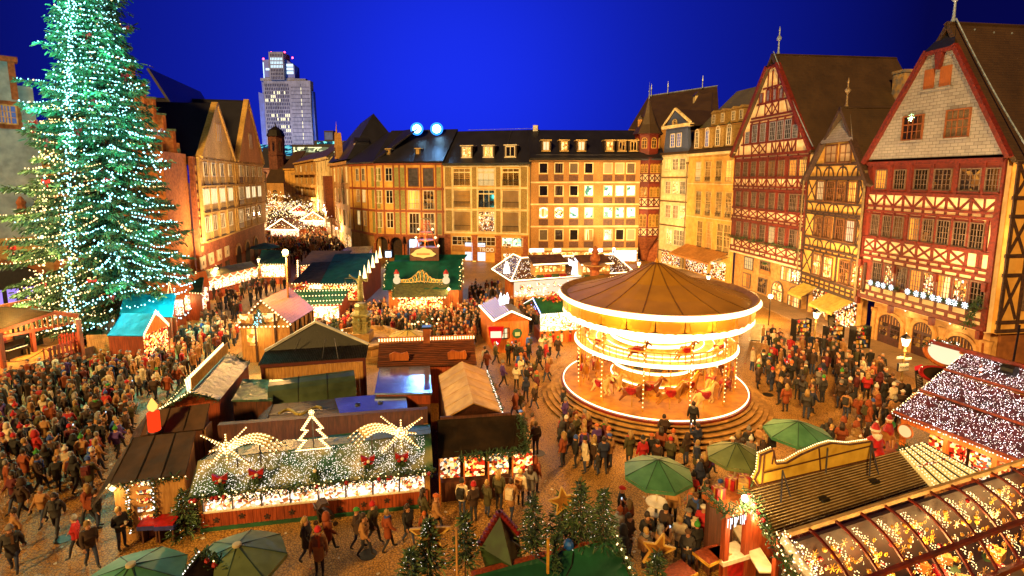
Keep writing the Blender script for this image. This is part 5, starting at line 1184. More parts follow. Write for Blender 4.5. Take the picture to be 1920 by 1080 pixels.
# ------------------------------------------------------------------ left front stalls
def left_stalls():
    F=Spot(240,992,348,982); T,q=shed('market_stall','boarded stall with plain brown felt roof and lit shelves at its front corner',F,[(206,908,2.45),(347,890,2.45),(366,808,3.35),(252,820,3.35)],BRN,WOODT); seams(T,q,3,DKT)
    P=q[1]; 
    sd=MB()
    piece('white_panel',mat('cream_board',hx('d8b888'),hx('c0a070'),3,.7),T,(q[0].x*.32+q[1].x*.68,q[0].y+.32,1.25),(.75,.06,2.2))
    o=MB(); x0=q[0].x*.62+q[1].x*.38
    for k in range(6):o.box((x0,q[0].y+.3,.4+k*.36),(.8,.3,.05),WOODD)
    for k in range(60):o.box((x0+rnd.uniform(-.36,.36),q[0].y+.2,.5+rnd.randrange(6)*.36),(.1,.12,rnd.uniform(.1,.24)),GOODS)
    o.build('shelf',T)
    for s in(-.45,.45):garland(T,[(x0+s,q[0].y+.1,.3),(x0+s,q[0].y+.1,2.3)],60,.1,BULB_N,9,0)
    garland(T,[q[0]+Vector((0,0,-.1)),q[1]+Vector((0,0,-.1))],60,.14,BULB_W,5)
    MB().octa(q[0]+Vector((.1,-.05,-.15)),.14,BULB_W).build('corner_lamp',T); lamp('corner_lamp_glow',q[0]+Vector((0,-.4,-.3)),60,(1,.62,.25),.15,T)
    MB().slab([q[0]+Vector((-.05,.1,0)),q[3]+Vector((-.05,0,0)),q[3]+Vector((-.75,-.1,-1.0)),q[0]+Vector((-.75,0,-.9))],.04,RIBM).build('side_flap',T)
    F2=Spot(268,880,385,868); T2,q2=shed('market_stall','second brown roofed stall behind, glowing red beneath a candle',F2,[(263,817,2.6),(382,804,2.6),(393,756,3.4),(281,770,3.4)],BRN,WOODD); seams(T2,q2,3,DKT)
    MB().slab([q2[0]+Vector((-.02,.1,0)),q2[3]+Vector((-.02,0,0)),q2[3]+Vector((-.7,-.1,-.9)),q2[0]+Vector((-.7,0,-.8))],.04,RIBM).build('side_flap',T2)
    MB().bx(q2[1].x-.06,q2[1].x+.02,q2[1].y+.1,q2[2].y,.2,2.5,WOODT).build('end_boards',T2)
    c=F2.l(290,806,2.9); T3=thing('candle_light','glowing red electric candle with yellow flame on a brown stall roof','light figure',F2.w(c.x,c.y,2.75))
    rc=emat('red_candle_glow',(1,.035,.006),1.3); yc=emat('yellow_flame',(1,.42,.08),1.6)
    MB().lathe([(.24,0),(.24,.85)],rc,12,(0,0,.12)).build('candle',T3); MB().lathe([(.05,0),(.17,.12),(.2,.26),(.1,.46),(.01,.62)],yc,12,(0,0,1.02)).build('flame',T3); MB().lathe([(.28,0),(.3,.1),(.26,.14)],DMET,12).build('base',T3)
    lamp('candle_glow',(0,-.4,.6),26,(1,.22,.08),.2,T3)
    # pine figure and two red draped tables with the small fir in front
    c=F.l(362,985,0); fir_tree('potted_fir','small untrimmed fir squeezed between the brown stall and the long lit one',F.w(c.x,c.y-.6,0),1.9,.75,5)
    for i,x in enumerate((287,318)):
        c=gp(x,1012,0); t=thing('stand_table',('left' if i==0 else 'right')+' one of two low tables draped in red and blue before the brown stall','table',c,.1)
        MB().slab([(-.34,-.3,.84),(.34,-.3,.84),(.34,.3,.9),(-.34,.3,.9)],.06,mat('red_cover',hx('c01818'),hx('8c0c0c'),4,.4)).build('cover',t); MB().bx(-.36,.36,-.32,.32,.62,.78,mat('blue_edge_cloth',hx('303a8c'),hx('20285c'),6,.4)).build('valance',t)
        for s in(-.25,.25):MB().bx(s-.03,s+.03,-.2,.2,0,.62,WOODD).build('leg',t)
# ------------------------------------------------------------------ block of huts in the middle
def middle_huts():
    # gabled hut with tarpaulin, light-tube ridge
    F=Spot(300,800,420,790); T=thing('market_stall','gabled hut with wrinkled shiny tarpaulin and a ridge board of light tubes','market stall',F.A,F.rz)
    rf,rb=F.l(358,735,3.6),F.l(426,663,3.6); e1,e1b=F.l(412,750,2.95),F.l(470,679,2.95); e0=F.l(302,766,2.5); e0b=e0+(rb-rf)
    gabled(T,F,rf,rb,e0,e1,e0b,e1b,TARP,WOODR,.08)
    lf=MB(); n=24
    for i in range(n+1):
        p=lerp(rf,rb,i/n)+Vector((-.12,0,.05)); lf.bar(p,p+Vector((-.08,0,.62)),.07,.05,BULB_W)
        lf.bar(p+Vector((.1,0,0)),p+Vector((.1,0,.1)),.02,.02,GOLD)
    MB().slab([rf+Vector((.02,0,.1)),rb+Vector((.02,0,.1)),rb+Vector((.03,0,.7)),rf+Vector((.03,0,.7))],.04,GOLD).build('ridge_board',T); lf.build('light_tubes',T,kind='stuff')
    lb=MB(); line_bulbs(lb,e0+Vector((0,-.1,.05)),rf+Vector((0,-.1,.05)),.2,.06,BULB_W); line_bulbs(lb,e0,e0b,.25,.05,BULB_W); lb.build('light_string',T)
    garland(T,[e0+Vector((0,-.1,0)),rf+Vector((0,-.1,0)),e1+Vector((0,-.1,0))],50,.14); garland(T,[e0,e0b],50,.16); garland(T,[rb,e1b],50,.14)
    glow(T,e0+Vector((-.8,1.0,-.3)),60); glow(T,e0b+Vector((-.8,-1.0,-.3)),60)
    F=Spot(432,800,511,790); T,q=shed('storage_tent','low flat shelter under crumpled grey-green plastic sheet behind the tarpaulin hut',F,[(434,750,2.7),(511,749,2.7),(515,711,2.75),(455,711,2.75)],TARP,WOODD,'shelter')
    # open pavilion with dark gable
    F=Spot(492,735,690,720); T=thing('pavilion','large pavilion with black gable, white edged roof and corrugated lean-to','pavilion',F.A,F.rz)
    ap,l,r=F.l(592,604,5.0),F.l(497,659,3.6),F.l(691,646,3.6); lf,rf_=F.l(484,684,3.1),F.l(687,670,3.1)
    MB().add([l,r,ap],[(0,1,2)],mat('dark_gable_sheet',hx('2a2a1c'),hx('1a1a12'),3,.45,.3,stretch=(8,8,.3))).build('gable',T)
    MB().slab([lf,rf_,r,l],.08,RIBM).build('lean_to_roof',T); s=MB()
    for i in range(60):a,c=lerp(lf,rf_,(i+.5)/60),lerp(l,r,(i+.5)/60); s.bar(a+Vector((0,0,.02)),c+Vector((0,0,.02)),.05,.04,DMET)
    s.build('corrugation',T,kind='stuff')
    bk=Vector((0,.6,-.2)); MB().slab([l,ap,ap+bk,l+bk],.1,DKT).build('roof_slope',T); MB().slab([ap,r,r+bk,ap+bk],.1,DKT).build('roof_slope',T)
    wt=mat('white_edge',hx('e0dccc')); 
    for a,c in((l,ap),(ap,r)):MB().bar(a+Vector((0,-.06,.06)),c+Vector((0,-.06,.06)),.12,.14,wt).build('barge_board',T)
    w0,w1=F.l(494,688,2.95),F.l(680,676,2.95); n=24
    MB().bar(lf+Vector((.1,.05,-.12)),rf_+Vector((-.1,.05,-.12)),.12,.2,mat('dark_red_fascia',hx('5a1c10'))).build('fascia',T)
    for i in range(n):
        a=lerp(w0,w1,(i+.5)/n); piece('plank',WOODT,T,(a.x,a.y+.15,1.45),((w1.x-w0.x)/n*.93,.06,2.8))
    for p in(w0+Vector((-.08,.1,0)),w1+Vector((.08,.1,0))):MB().bx(p.x-.09,p.x+.09,p.y-.05,p.y+.13,0,3,mat('dark_red_fascia',hx('5a1c10'))).build('post',T)
    for(xa,ya,xb,yb)in((578,624,571,666),(563,634,549,668),(610,636,604,672),(627,634,634,672)):MB().tube(F.l(xa,ya,4.4),F.l(xb,yb,3.2),.025,METAL,5).build('stay_wire',T)
    # barrel-roofed trailer
    F=Spot(503,800,668,775); T=thing('trailer','long trailer with rounded dull green roof among the huts','trailer',F.A,F.rz)
    a0,a1,b0,b1=F.l(503,757,2.25),F.l(668,737,2.25),F.l(517,714,3.0),F.l(665,698,3.0); m=mat('dull_green_canvas',hx('4c5a40'),hx('36422c'),1.2,.35,.1)
    b=MB(); n=8; dp=2.4
    L=(a1-a0).length; prof=[(-dp/2*math.cos(PI*i/n),2.1+.95*math.sin(PI*i/n)**.7)for i in range(n+1)]
    y0=min(a0.y,a1.y)
    for i in range(n):
        (ya,za),(yb,zb)=prof[i],prof[i+1]; b.add([(a0.x,y0+dp/2+ya,za),(a1.x,y0+dp/2+ya,za),(a1.x,y0+dp/2+yb,zb),(a0.x,y0+dp/2+yb,zb)],[(0,1,2,3)],m)
    for x in(a0.x,a1.x):b.add([(x,y0+dp/2+ya,za)for ya,za in prof],[tuple(range(n+1))],m)
    b.build('roof',T); MB().bx(a0.x,a1.x,y0+.05,y0+dp-.05,.4,2.1,WOODD).build('body',T)
    for x in(a0.x+.8,a1.x-.8):MB().lathe([(.3,0),(.3,.2)],DMET,12).build('wheel',T,(x,y0+.2,.3)).rotation_euler=(PI/2,0,0)
    s=MB()
    for k in(1,2):x=a0.x+(a1.x-a0.x)*k/3; s.path([(x,y0+dp/2+ya,za+.015)for ya,za in prof],.018,DMET,4)
    s.build('roof_seam',T)
    # long flat roof, half felt, half wet plastic
    F=Spot(497,880,765,850); T,q=shed('market_stall','long flat roofed hut, dark felt at one end and blue shining sheet at the other',F,[(497,799,2.75),(765,774,2.75),(760,736,2.64),(513,758,2.64)],BRN,mat('tan_painted_board',hx('b88a48'),hx('a07438'),1.2,.7))
    a,c=lerp(q[0],q[1],.52),lerp(q[3],q[2],.45); MB().slab([a+Vector((0,0,.03)),q[1]+Vector((0,0,.03)),q[2]+Vector((0,0,.03)),c+Vector((0,0,.03))],.02,MIRR).build('plastic_sheet',T); seams(T,q,2,DMET,'roof_seam',True)
    for s_ in(.63,.8):p=lerp(lerp(q[0],q[1],s_),lerp(q[3],q[2],s_),.55); MB().lathe([(.14,0),(.12,.05),(.02,.06)],DMET,8,p+Vector((0,0,.05))).build('roof_vent',T)
    MB().path([q[0]+Vector((.4+1.9*t,1.0+.35*math.sin(t*9),.12))for t in[i/16 for i in range(17)]],.07,mat('rope_light_hose',hx('b09a3c'),hx('80702c')),5).build('cable_loop',T)
    MB().slab([q[0]+Vector((-.05,0,0)),q[3]+Vector((-.05,0,0)),q[3]+Vector((-.7,-.1,-.5)),q[0]+Vector((-.7,-.1,-.6))],.04,MIRR).build('side_flap',T)
    MB().slab([q[2]+Vector((-.5,-.3,.1)),q[2]+Vector((.25,-.4,.12)),q[2]+Vector((.3,.4,.12)),q[2]+Vector((-.5,.4,.1))],.05,mat('blue_crate',hx('2a60b8'),hx('1c4690'),3,.4)).build('blue_lid',T)
    # hut with the glossy blue roof
    F=Spot(705,800,812,800); T,q=shed('market_stall','red boarded hut whose wet roof mirrors bright blue light',F,[(702,737,2.9),(810,737,2.9),(806,686,2.72),(711,689,2.72)],MIRR,WOODR); 
    piece('door',WOODD,T,(q[1].x-.5,q[1].y+.05,1.2),(.8,.08,2.1))
    # log roof with two light rows
    F=Spot(707,740,894,735); T=thing('market_stall','hut with ribbed log roof, chimney and a double row of golden bulbs on the ridge','market stall',F.A,F.rz)
    q=[F.l(707,687,2.6),F.l(894,682,2.6),F.l(888,637,3.6),F.l(711,643,3.6)]
    lm=mat('log_roof_wood',hx('7a3c18'),hx('4c220c'),3,.5,.2,stretch=(.4,3,3))
    MB().slab([p-Vector((0,0,.06))for p in q],.06,WOODD).build('roof',T)
    n=13
    for i in range(n):a,c=lerp(q[0],q[3],(i+.5)/n),lerp(q[1],q[2],(i+.5)/n); MB().tube(a,c,.055,lm,7).build('log',T)
    MB().bx(q[0].x+.2,q[1].x-.2,q[0].y+.3,q[0].y+3.4,0,2.5,WOODR).build('walls',T)
    lb=MB()
    for s_ in((0.0,.46),(.54,1.0)):
        for dz in(.12,.22):line_bulbs(lb,lerp(q[3],q[2],s_[0])+Vector((0,0,dz)),lerp(q[3],q[2],s_[1])+Vector((0,0,dz)),.17,.06,BULB_W)
    lb.build('light_string',T); MB().slab([q[3]+Vector((0,.05,0)),q[2]+Vector((0,.05,0)),q[2]+Vector((0,.06,.32)),q[3]+Vector((0,.06,.32))],.05,WOODO).build('ridge_board',T)
    c=lerp(q[3],q[2],.5); MB().bx(c.x-.22,c.x+.22,c.y-.2,c.y+.25,3.2,4.5,SAND).bx(c.x-.28,c.x+.28,c.y-.26,c.y+.31,4.5,4.6,DMET).build('chimney',T)
    for s_ in(.22,.8):
        p=lerp(q[0],q[1],s_)+Vector((0,.1,.3)); sg=MB().prism([(-.55,0),(.55,0),(.6,.22),(.5,.55),(.1,.45),(-.3,.58),(-.6,.4)],-.05,.05,WOODO); sg.build('sign_board',T,p)
    # tan gabled tent
    F=Spot(836,860,942,845); T=thing('tent','tan gabled roof of sewn canvas panels beside the dark canopy','tent',F.A,F.rz)
    cv=mat('tan_canvas',hx('c89a54'),hx('b08040'),2,.6,.1); rf,rb=F.l(888,755,3.6),F.l(866,677,3.6); l0,l1,r0,r1=F.l(836,783,2.75),F.l(822,704,2.75),F.l(942,773,2.75),F.l(913,695,2.75); n=5
    for i in range(n):
        for(a0,a1,s0,s1)in((l0,l1,rf,rb),(rf,rb,r0,r1)):
            MB().slab([lerp(a0,a1,i/n),lerp(s0,s1,i/n),lerp(s0,s1,(i+.96)/n),lerp(a0,a1,(i+.96)/n)],.05+.008*(i%2),cv).build('panel',T)
    w=MB(); w.add([l0+Vector((.1,.1,0)),r0+Vector((-.1,.1,0)),rf+Vector((0,.1,-.05))],[(0,1,2)],WOODD)
    for a,c in((l0,l1),(r0,r1),(l0,r0),(l1,r1)):w.add([(a.x,a.y+.1,0),(c.x,c.y+.1,0),(c.x,c.y+.1,2.7),(a.x,a.y+.1,2.7)],[(0,1,2,3)],WOODD)
    w.build('walls',T); lb=MB(); line_bulbs(lb,r0,r1,.22,.05,BULB_N); lb.build('light_string',T); garland(T,[r0,r1],40,.12); glow(T,r0+Vector((1.2,1.5,-.6)),70)
    # dark canopy with garlands, people buy in front
    F=Spot(825,925,985,912); T=thing('market_stall','stall under plain black-brown canopy edged with fir garland, goods hung in front','market stall',F.A,F.rz)
    q=[F.l(821,859,2.5),F.l(962,846,2.5),F.l(965,778,3.4),F.l(820,788,3.4)]; MB().slab(q,.06,DKT).build('canopy',T); q2=F.l(988,848,2.45); q3=F.l(975,779,3.3)
    MB().slab([q[1],q2,q3,q[2]],.05,DKT).build('canopy_wing',T); garland(T,[q[0]+Vector((.9,-.1,0)),q[1]+Vector((0,-.1,0)),q2,q3],120,.2)
    b=MB().bx(q[0].x+.1,q[1].x,q[0].y+.8,q[0].y+3,0,.9,WOODD).bx(q[0].x+.1,q[1].x+.3,q[0].y+2.9,q[0].y+3,0,2.9,WOODD); b.build('counter',T)
    for i in range(4):x=q[0].x+.5+i*1.05; o=MB().bx(x-.42,x+.42,q[0].y+.55,q[0].y+.62,1.25,2.25,GOODR if i%2 else GOODS); o.build('goods_board',T); MB().bx(x-.48,x-.42,q[0].y+.5,q[0].y+.64,0,2.4,WOODO).build('post',T)
    glow(T,(q[0].x+1.4,q[0].y-.1,2.1),45); glow(T,(q[0].x+3.4,q[0].y-.1,2.1),45)
# ------------------------------------------------------------------ huts further back
def rear_huts():
    # timbered hut with a lit fir in its gable
    F=Spot(452,660,545,655); T=thing('market_stall','timbered hut with steep purple-brown roof and a lit fir in the gable','market stall',F.A,F.rz)
    rf,rb=F.l(490,563,4.6),F.l(542,538,4.6); l0,r0=F.l(445,609,3.0),F.l(545,607,3.0); r1=F.l(590,579,3.0); l1=l0+(rb-rf)
    shr=mat('wet_shingles',hx('6a4638'),hx('3c2620'),1.6,.4,.6,tex='brick',stretch=(1,1,1.2),spec=.25)
    P=gabled(T,F,rf,rb,l0,r0,l1,r1,shr,WOODT,.1)
    lb=MB(); 
    for a,c in((l0,rf),(rf,r0)):line_bulbs(lb,a+Vector((0,-.15,0)),c+Vector((0,-.15,0)),.3,.085,BULB_W)
    line_bulbs(lb,l0+Vector((.2,-.15,-.15)),r0+Vector((-.2,-.15,-.15)),.3,.085,BULB_W); line_bulbs(lb,l0,l1,.35,.07,BULB_W); lb.build('light_string',T)
    fz=3.05; a_,c_=P[0],P[1]
    for s in(.3,.7):p=lerp(a_,c_,s); piece('beam',BLK,T,(p.x,p.y-.05,1.9),(.14,.12,3.8))
    MB().bx(lerp(a_,c_,.12).x,lerp(a_,c_,.8).x,P[0].y-.12,P[0].y-.04,1.3,2.6,P_WARM).build('serving_hatch',T); piece('beam',BLK,T,((a_.x+c_.x)/2,P[0].y-.07,2.9),(c_.x-a_.x,.14,.16))
    o=MB(); o.bx(rf.x-1.5,rf.x+1.3,P[0].y-.1,P[0].y-.02,3.1,3.75,P_WARM); o.build('gable_window',T)
    ft=MB()
    for k in range(240):
        t=rnd.random(); r_=.42*(1-t); a=rnd.uniform(0,2*PI); p=Vector((r_*math.cos(a),r_*math.sin(a)*.6,t*1.25)); ft.bar(p,p*1.0+Vector((.12*math.cos(a),.12*math.sin(a),-.06)),.05,.02,FIR)
    for k in range(40):t=rnd.random(); ft.octa((rnd.uniform(-.4,.4)*(1-t),-.3*(1-t),t*1.2),.03,BULB_C)
    ft.build('lit_fir',T,(rf.x+.1,P[0].y-.4,3.0))
    for i in range(6):a=lerp(P[1],P[2],i/5); piece('beam',BLK,T,(a.x+.03,a.y,1.5),(.12,.12,2.9))
    for i in range(5):
        a,c=lerp(P[1],P[2],i/5),lerp(P[1],P[2],(i+1)/5); MB().bar((a.x+.05,a.y,.3 if i%2 else 2.8),(c.x+.05,c.y,2.8 if i%2 else .3),.1,.1,BLK).build('beam',T)
    glow(T,(rf.x,P[0].y-.9,2.3),80); glow(T,l0+Vector((-1,1.5,-.5)),100)
    # tall lamp mast beside it
    m=gp(545,648,0); L=thing('lamp_mast','tall slim mast beside the timbered hut with one blazing orange lamp','street lamp',m)
    zt=at_y(536,476,m.y).z; dx=at_y(536,476,m.y).x-m.x
    MB().tube((0,0,0),(dx*.98,0,zt-.3),.1,mat('lamp_wood_post',hx('8a5a2c'),hx('6a4220')),8,.07).build('pole',L); MB().lathe([(.1,-.3),(.22,-.2),(.3,0)],DMET,10,(dx,0,zt)).build('fitting',L)
    MB().ball((dx,-.1,zt+.15),.24,emat('orange_mast_lamp',(1,.62,.2),25,True),10,8).build('lamp_globe',L); lamp('mast_glow',(dx,-.7,zt+.1),9000,(1,.5,.14),.3,L)
    # generic rows: each hut by four roof corners
    def hut(label,quad,mroof,goods,foot,pw,lights=True,bulb=BULB_W,wall=WOODR,rbl=.07):
        F=Spot(*foot); T,q=shed('market_stall',label,F,quad,mroof,wall); 
        MB().bx(q[0].x+.2,q[1].x-.2,q[0].y+.1,q[0].y+.25,1.0,q[0].z-.25,goods).build('counter',T); MB().bx(q[0].x,q[1].x,q[0].y-.1,q[0].y+.1,.9,1.02,WOODT).build('shelf',T)
        if lights:lb=MB(); line_bulbs(lb,q[0]+Vector((0,-.1,-.1)),q[1]+Vector((0,-.1,-.1)),.3,rbl,bulb); lb.build('light_string',T)
        if pw:glow(T,((q[0].x+q[1].x)/2,q[0].y-.8,2.0),pw)
        return T,q,F
    # turquoise pair at the foot of the fir
    T,q,F=hut('near turquoise roofed stall with a blue poster on its red side wall',[(200,629,2.6),(268,630,2.6),(290,588,3.9),(228,587,3.9)],TURQ,WOODR,(203,662,268,662),0,False)
    pz=F.l(232,642,1.9); piece('poster',glow_mat('blue_poster',[hx('2a4a9c'),hx('c8d8f0'),hx('14245c'),hx('7090c8')],.5,4),T,(pz.x,q[0].y+.05,1.75),(.75,.05,.8))
    far=F.l(314,611,2.6); MB().add([q[1],far,q[2]],[(0,1,2)],WOODO).build('gable',T); lb=MB()
    for k in range(3):line_bulbs(lb,q[1]+Vector((.1+.02*k,-.05,.1*k)),q[2]+Vector((.1,0,.05+.08*k)),.16,.06,BULB_W); line_bulbs(lb,q[2]+Vector((.1,0,.05+.1*k)),far+Vector((.1,0,.1*k)),.16,.06,BULB_W)
    lb.build('light_string',T); MB().add([(q[1].x,q[1].y,0),(far.x,far.y,0),(far.x,far.y,2.6),(q[1].x,q[1].y,2.6)],[(0,1,2,3)],GOODR).build('lit_front',T); glow(T,q[1]+Vector((2,.4,-.4)),150)
    T,q,F=hut('far turquoise roofed stall behind the near one, under the fir branches',[(224,590,2.9),(322,594,2.9),(329,550,4.2),(232,551,4.2)],TURQ,WOODR,(226,630,318,630),0,False)
    T,q,F=hut('small teal roofed stall beside the sandstone arch, past the pointed lights',[(320,545,2.9),(378,548,2.9),(382,520,3.8),(335,520,3.8)],TEAL,GOODW,(322,580,378,580),80)
    for i,(x,y)in enumerate(((333,553),(351,543),(366.5,533),(380,526))):
        p=gp(x+3,y+56,0); S_=thing('market_stall',['nearest','second','third','farthest'][i]+' of four little booths with pointed roofs outlined in bulbs','market stall',p,-.5,'pointed booths by the fir')
        MB().prism([(-.55,2.6),(.55,2.6),(0,4.2)],-.5,.5,WOODO).build('roof',S_); MB().bx(-.5,.5,-.4,.4,0,1.0,WOODR).bx(-.5,.5,.3,.4,1,2.6,WOODR).build('body',S_); MB().bx(-.48,.48,-.2,.28,1.02,2.5,GOODW).build('goods',S_)
        lb=MB(); line_bulbs(lb,(-.58,-.56,2.6),(0,-.56,4.25),.15,.06,BULB_W); line_bulbs(lb,(0,-.56,4.25),(.58,-.56,2.6),.15,.06,BULB_W); lb.build('light_string',S_); glow(S_,(.4,-1.1,2.2),60)
    # row along the gabled block
    F=Spot(385,560,484,528); T,q=shed('market_stall','long olive roofed row of counters along the west block, looped with lights',F,[(383,523,2.6),(482,499,2.6),(471,489.5,3.25),(362,510,3.25)],mat('olive_roof',hx('4e4a24'),hx('343216'),2,.6),WOODR)
    for i in range(7):
        a,c=lerp(q[0],q[1],i/7),lerp(q[0],q[1],(i+1)/7); d=(c-a).normalized(); nn=Vector((d.y,-d.x,0)); n_=nn
        MB().slab([a+n_*.1+Vector((0,0,-1.5)),c+n_*.1-d*.15+Vector((0,0,-1.5)),c+n_*.12-d*.15+Vector((0,0,-.55)),a+n_*.12+Vector((0,0,-.55))],.05,GOODW).build('counter',T)
        lb=MB()
        for k in range(9):t=k/8; lb.octa(lerp(a,c,t)+n_*.2+Vector((0,0,-.1-.35*math.sin(PI*t))),.09,BULB_W)
        lb.build('light_loop',T); glow(T,lerp(a,c,.5)+n_*1.0+Vector((0,0,-.4)),120)
    for i,(lab,quad,mr,gd,ft,pw)in enumerate((
        ('dark brown roofed stall in the middle distance left of the green hall roof',[(548,530,2.8),(612,530,2.8),(640,490,3.9),(585,492,3.9)],DKT,GOODW,(548,560,612,560),120),
        ('dark green roofed stall with pointed lights along its right eave',[(600,531,2.8),(672,531,2.8),(716,474,4.4),(628,476,4.4)],TEAL,GOODR,(600,562,672,562),120),
        ('low striped stall roof hung with bulbs and red flowers behind the timbered hut',[(545,572,2.6),(640,568,2.6),(655,541,3.3),(553,543,3.3)],GRN,GOODW,(548,602,640,600),200),
        ('dark green roofed stall at the mouth of the lit street',[(485,494,2.8),(535,494,2.8),(545,470,3.8),(490,468,3.8)],TEAL,GOODW,(487,515,535,515),150),
        ('brown roofed stall at the street mouth with bulb arches in front',[(560,497,2.8),(640,491,2.8),(660,470,3.6),(585,470,3.6)],BRN,GOODR,(562,512,640,508),200),
        ('low stall with blue-white cloth roof by the sandstone arches',[(632,478,2.7),(690,476,2.7),(700,461,3.4),(650,463,3.4)],MIRR,GOODW,(634,496,690,494),200),
        ('stall with red stepped roof just before the street crowd',[(605,490,2.9),(655,482,2.9),(660,474,3.3),(612,478,3.3)],WOODO,GOODW,(606,508,655,500),100))):
        T,q,F=hut(lab,quad,mr,gd,ft,pw)
        if i==2:
            lb=MB()
            for s in range(3):line_bulbs(lb,lerp(q[0],q[3],.15+.35*s)+Vector((0,0,.06)),lerp(q[1],q[2],.15+.35*s)+Vector((0,0,.06)),.28,.07,BULB_W)
            lb.build('roof_lights',T); fl=MB()
            for k in range(60):fl.ball((q[3].x+.6+rnd.gauss(0,.35),q[3].y+rnd.gauss(0,.2),3.5+rnd.gauss(0,.2)),.1,RIB if k%3 else GOLD,5,3)
            fl.build('flowers',T)
        if i==1:
            for k in range(6):p=lerp(q[1],q[2],k/6); MB().lathe([(.25,0),(.01,1.5)],BULB_W,4,p+Vector((.2,0,-.1))).build('cone_light',T)
        if i==4:
            lb=MB()
            for k in range(14):t=k/13; lb.octa((q[0].x-.2+.1*t,q[0].y-.2,.5+2.9*t),.12,BULB_W)
            lb.build('light_arch',T)
# ------------------------------------------------------------------ green hall with snowmen, lit hip roof, small hut, green hut
def mid_huts():
    F=Spot(722,590,868,590); T=thing('market_stall','big dark green roofed stall with two snowmen and a golden sign board','market stall',F.A,F.rz)
    q=[F.l(718,542,3.0),F.l(864,542,3.0),F.l(867,488,5.2),F.l(725,490,5.2)]; MB().slab(q,.12,TEAL).build('roof',T)
    u0,u1=F.l(740,478,5.7),F.l(876,477,5.7); MB().slab([q[3]+Vector((.8,0,0)),q[2],u1,u0],.12,TEAL).build('upper_roof',T)
    MB().bx(q[0].x+.4,q[1].x-.3,q[0].y+.6,q[0].y+5,0,3,WOODO).build('walls',T)
    c=[F.l(734,557,2.5),F.l(838,555,2.5),F.l(841,532,3.4),F.l(739,532,3.4)]; MB().slab(c,.1,mat('mossy_canopy',hx('4a4a20'),hx('2c2e14'),4,.8,.5)).build('canopy',T)
    garland(T,[c[0],c[3],c[2],c[1]],40,.2,BULB_W,1); garland(T,[q[1],q[2]],40,.25,BULB_W,4,rb=.06); garland(T,[q[0],q[3]],40,.2,BULB_W,3,rb=.05)
    sc=MB()
    for k in range(26):
        t=k/25; x=c[3].x+.4+(c[2].x-c[3].x-.8)*t; h=.35+1.0*math.exp(-((t-.5)/.16)**2); sc.path([(x+.25*math.cos(a),c[3].y,3.5+h*.5+h*.5*math.sin(a))for a in[0,1.3,2.6,3.9,5.2,6.3]],.04,GOLD if k%2 else COPPER,4)
    sc.build('scroll_work',T)
    MB().bx(c[0].x+.4,c[1].x-.5,c[0].y+.9,c[0].y+1.1,1.0,2.3,GOODR).build('counter',T); lb=MB(); line_bulbs(lb,c[0]+Vector((.2,0,-.15)),c[1]+Vector((-.2,0,-.15)),.5,.1,BULB_W); lb.build('light_string',T)
    for k in range(3):glow(T,(c[0].x+1+k*2.2,c[0].y-1.2,2.5),330)
    MB().octa(F.l(842,541,3.0)+Vector((0,-.3,0)),.22,BULB_W).build('corner_lamp',T); lamp('corner_lamp_glow',F.l(842,541,3.0)+Vector((0,-.8,0)),150,(1,.6,.22),.2,T)
    sp=F.l(795,487,5.3); n=20
    MB().bx(sp.x-1.5,sp.x+1.6,sp.y-.1,sp.y+.1,5.2,6.6,WOODD).build('sign_back',T)
    sh=[(-1.5,.0),(-1.15,.25),(-.9,.55),(-.4,.7),(0,.95),(.4,.7),(.9,.55),(1.15,.25),(1.5,0),(1.1,-.3),(.4,-.4),(0,-.55),(-.4,-.4),(-1.1,-.3)]
    MB().prism([(a*.9,b_*.8)for a,b_ in sh],-.1,.1,emat('gold_sign_glow',(1,.62,.12),1.0)).build('sign_board',T,(sp.x,sp.y-.3,5.95)); MB().bx(-.7,.7,-.14,-.1,-.05,.1,WOODO).build('sign_lettering',T,(sp.x,sp.y-.3,5.95))
    tw=MB()
    for k in range(4):tw.lathe([(1.3-.3*k,0),(1.3-.3*k,.08)],WOODO,10,(sp.x+.1,sp.y+1.2,6.4+k*.85))
    for a in(0,1.57,3.14,4.71):tw.tube((sp.x+.1+1.1*math.cos(a),sp.y+1.2+1.1*math.sin(a),6.2),(sp.x+.1+.3*math.cos(a),sp.y+1.2+.3*math.sin(a),9.4),.06,WOODO,5)
    for k in range(4):
        for j in range(8):a=j*PI/4; tw.box((sp.x+.1+.2*math.cos(a),sp.y+1.2,9.6),(.1,1.2,.03),WFR,a)
    for k in range(3):
        for s in(-1,1):tw.octa((sp.x+.1+s*(1.35-.3*k),sp.y+.8,6.7+k*.9),.16,BULB_W)
    tw.build('light_pyramid',T); lamp('pyramid_glow',(sp.x,sp.y-.6,7.4),200,(1,.6,.24),.3,T)
    for i,x in enumerate((745,837)):
        p=F.l(x,531,3.45); s=thing('snowman',('left' if i==0 else 'right')+' one of two glowing snowmen in red hats on the green stall','snowman',F.w(p.x,p.y-.2,3.42),F.rz); sm=emat('snowman_glow',hx('ffe0a8'),.8)
        MB().ball((0,0,.36),.38,sm,12,8).build('body',s); MB().ball((0,0,.88),.26,sm,12,8).build('head',s); MB().lathe([(.3,0),(.26,.08),(.12,.32),(.03,.42)],RIB,10,(0,0,1.05)).build('hat',s); MB().octa((0,-.27,.88),.05,WOODO).build('nose',s)
    # hip roof covered in lights
    F=Spot(960,580,1178,565); T=thing('market_stall','broad hipped stall covered in bulbs and outlined in white light tubes','market stall',F.A,F.rz)
    e0,e1,r0,r1=F.l(958,529,3.0),F.l(1189,511,3.0),F.l(977,485,4.9),F.l(1151,478,4.9); el,top=F.l(922,506,3.0),F.l(962,478,4.95)
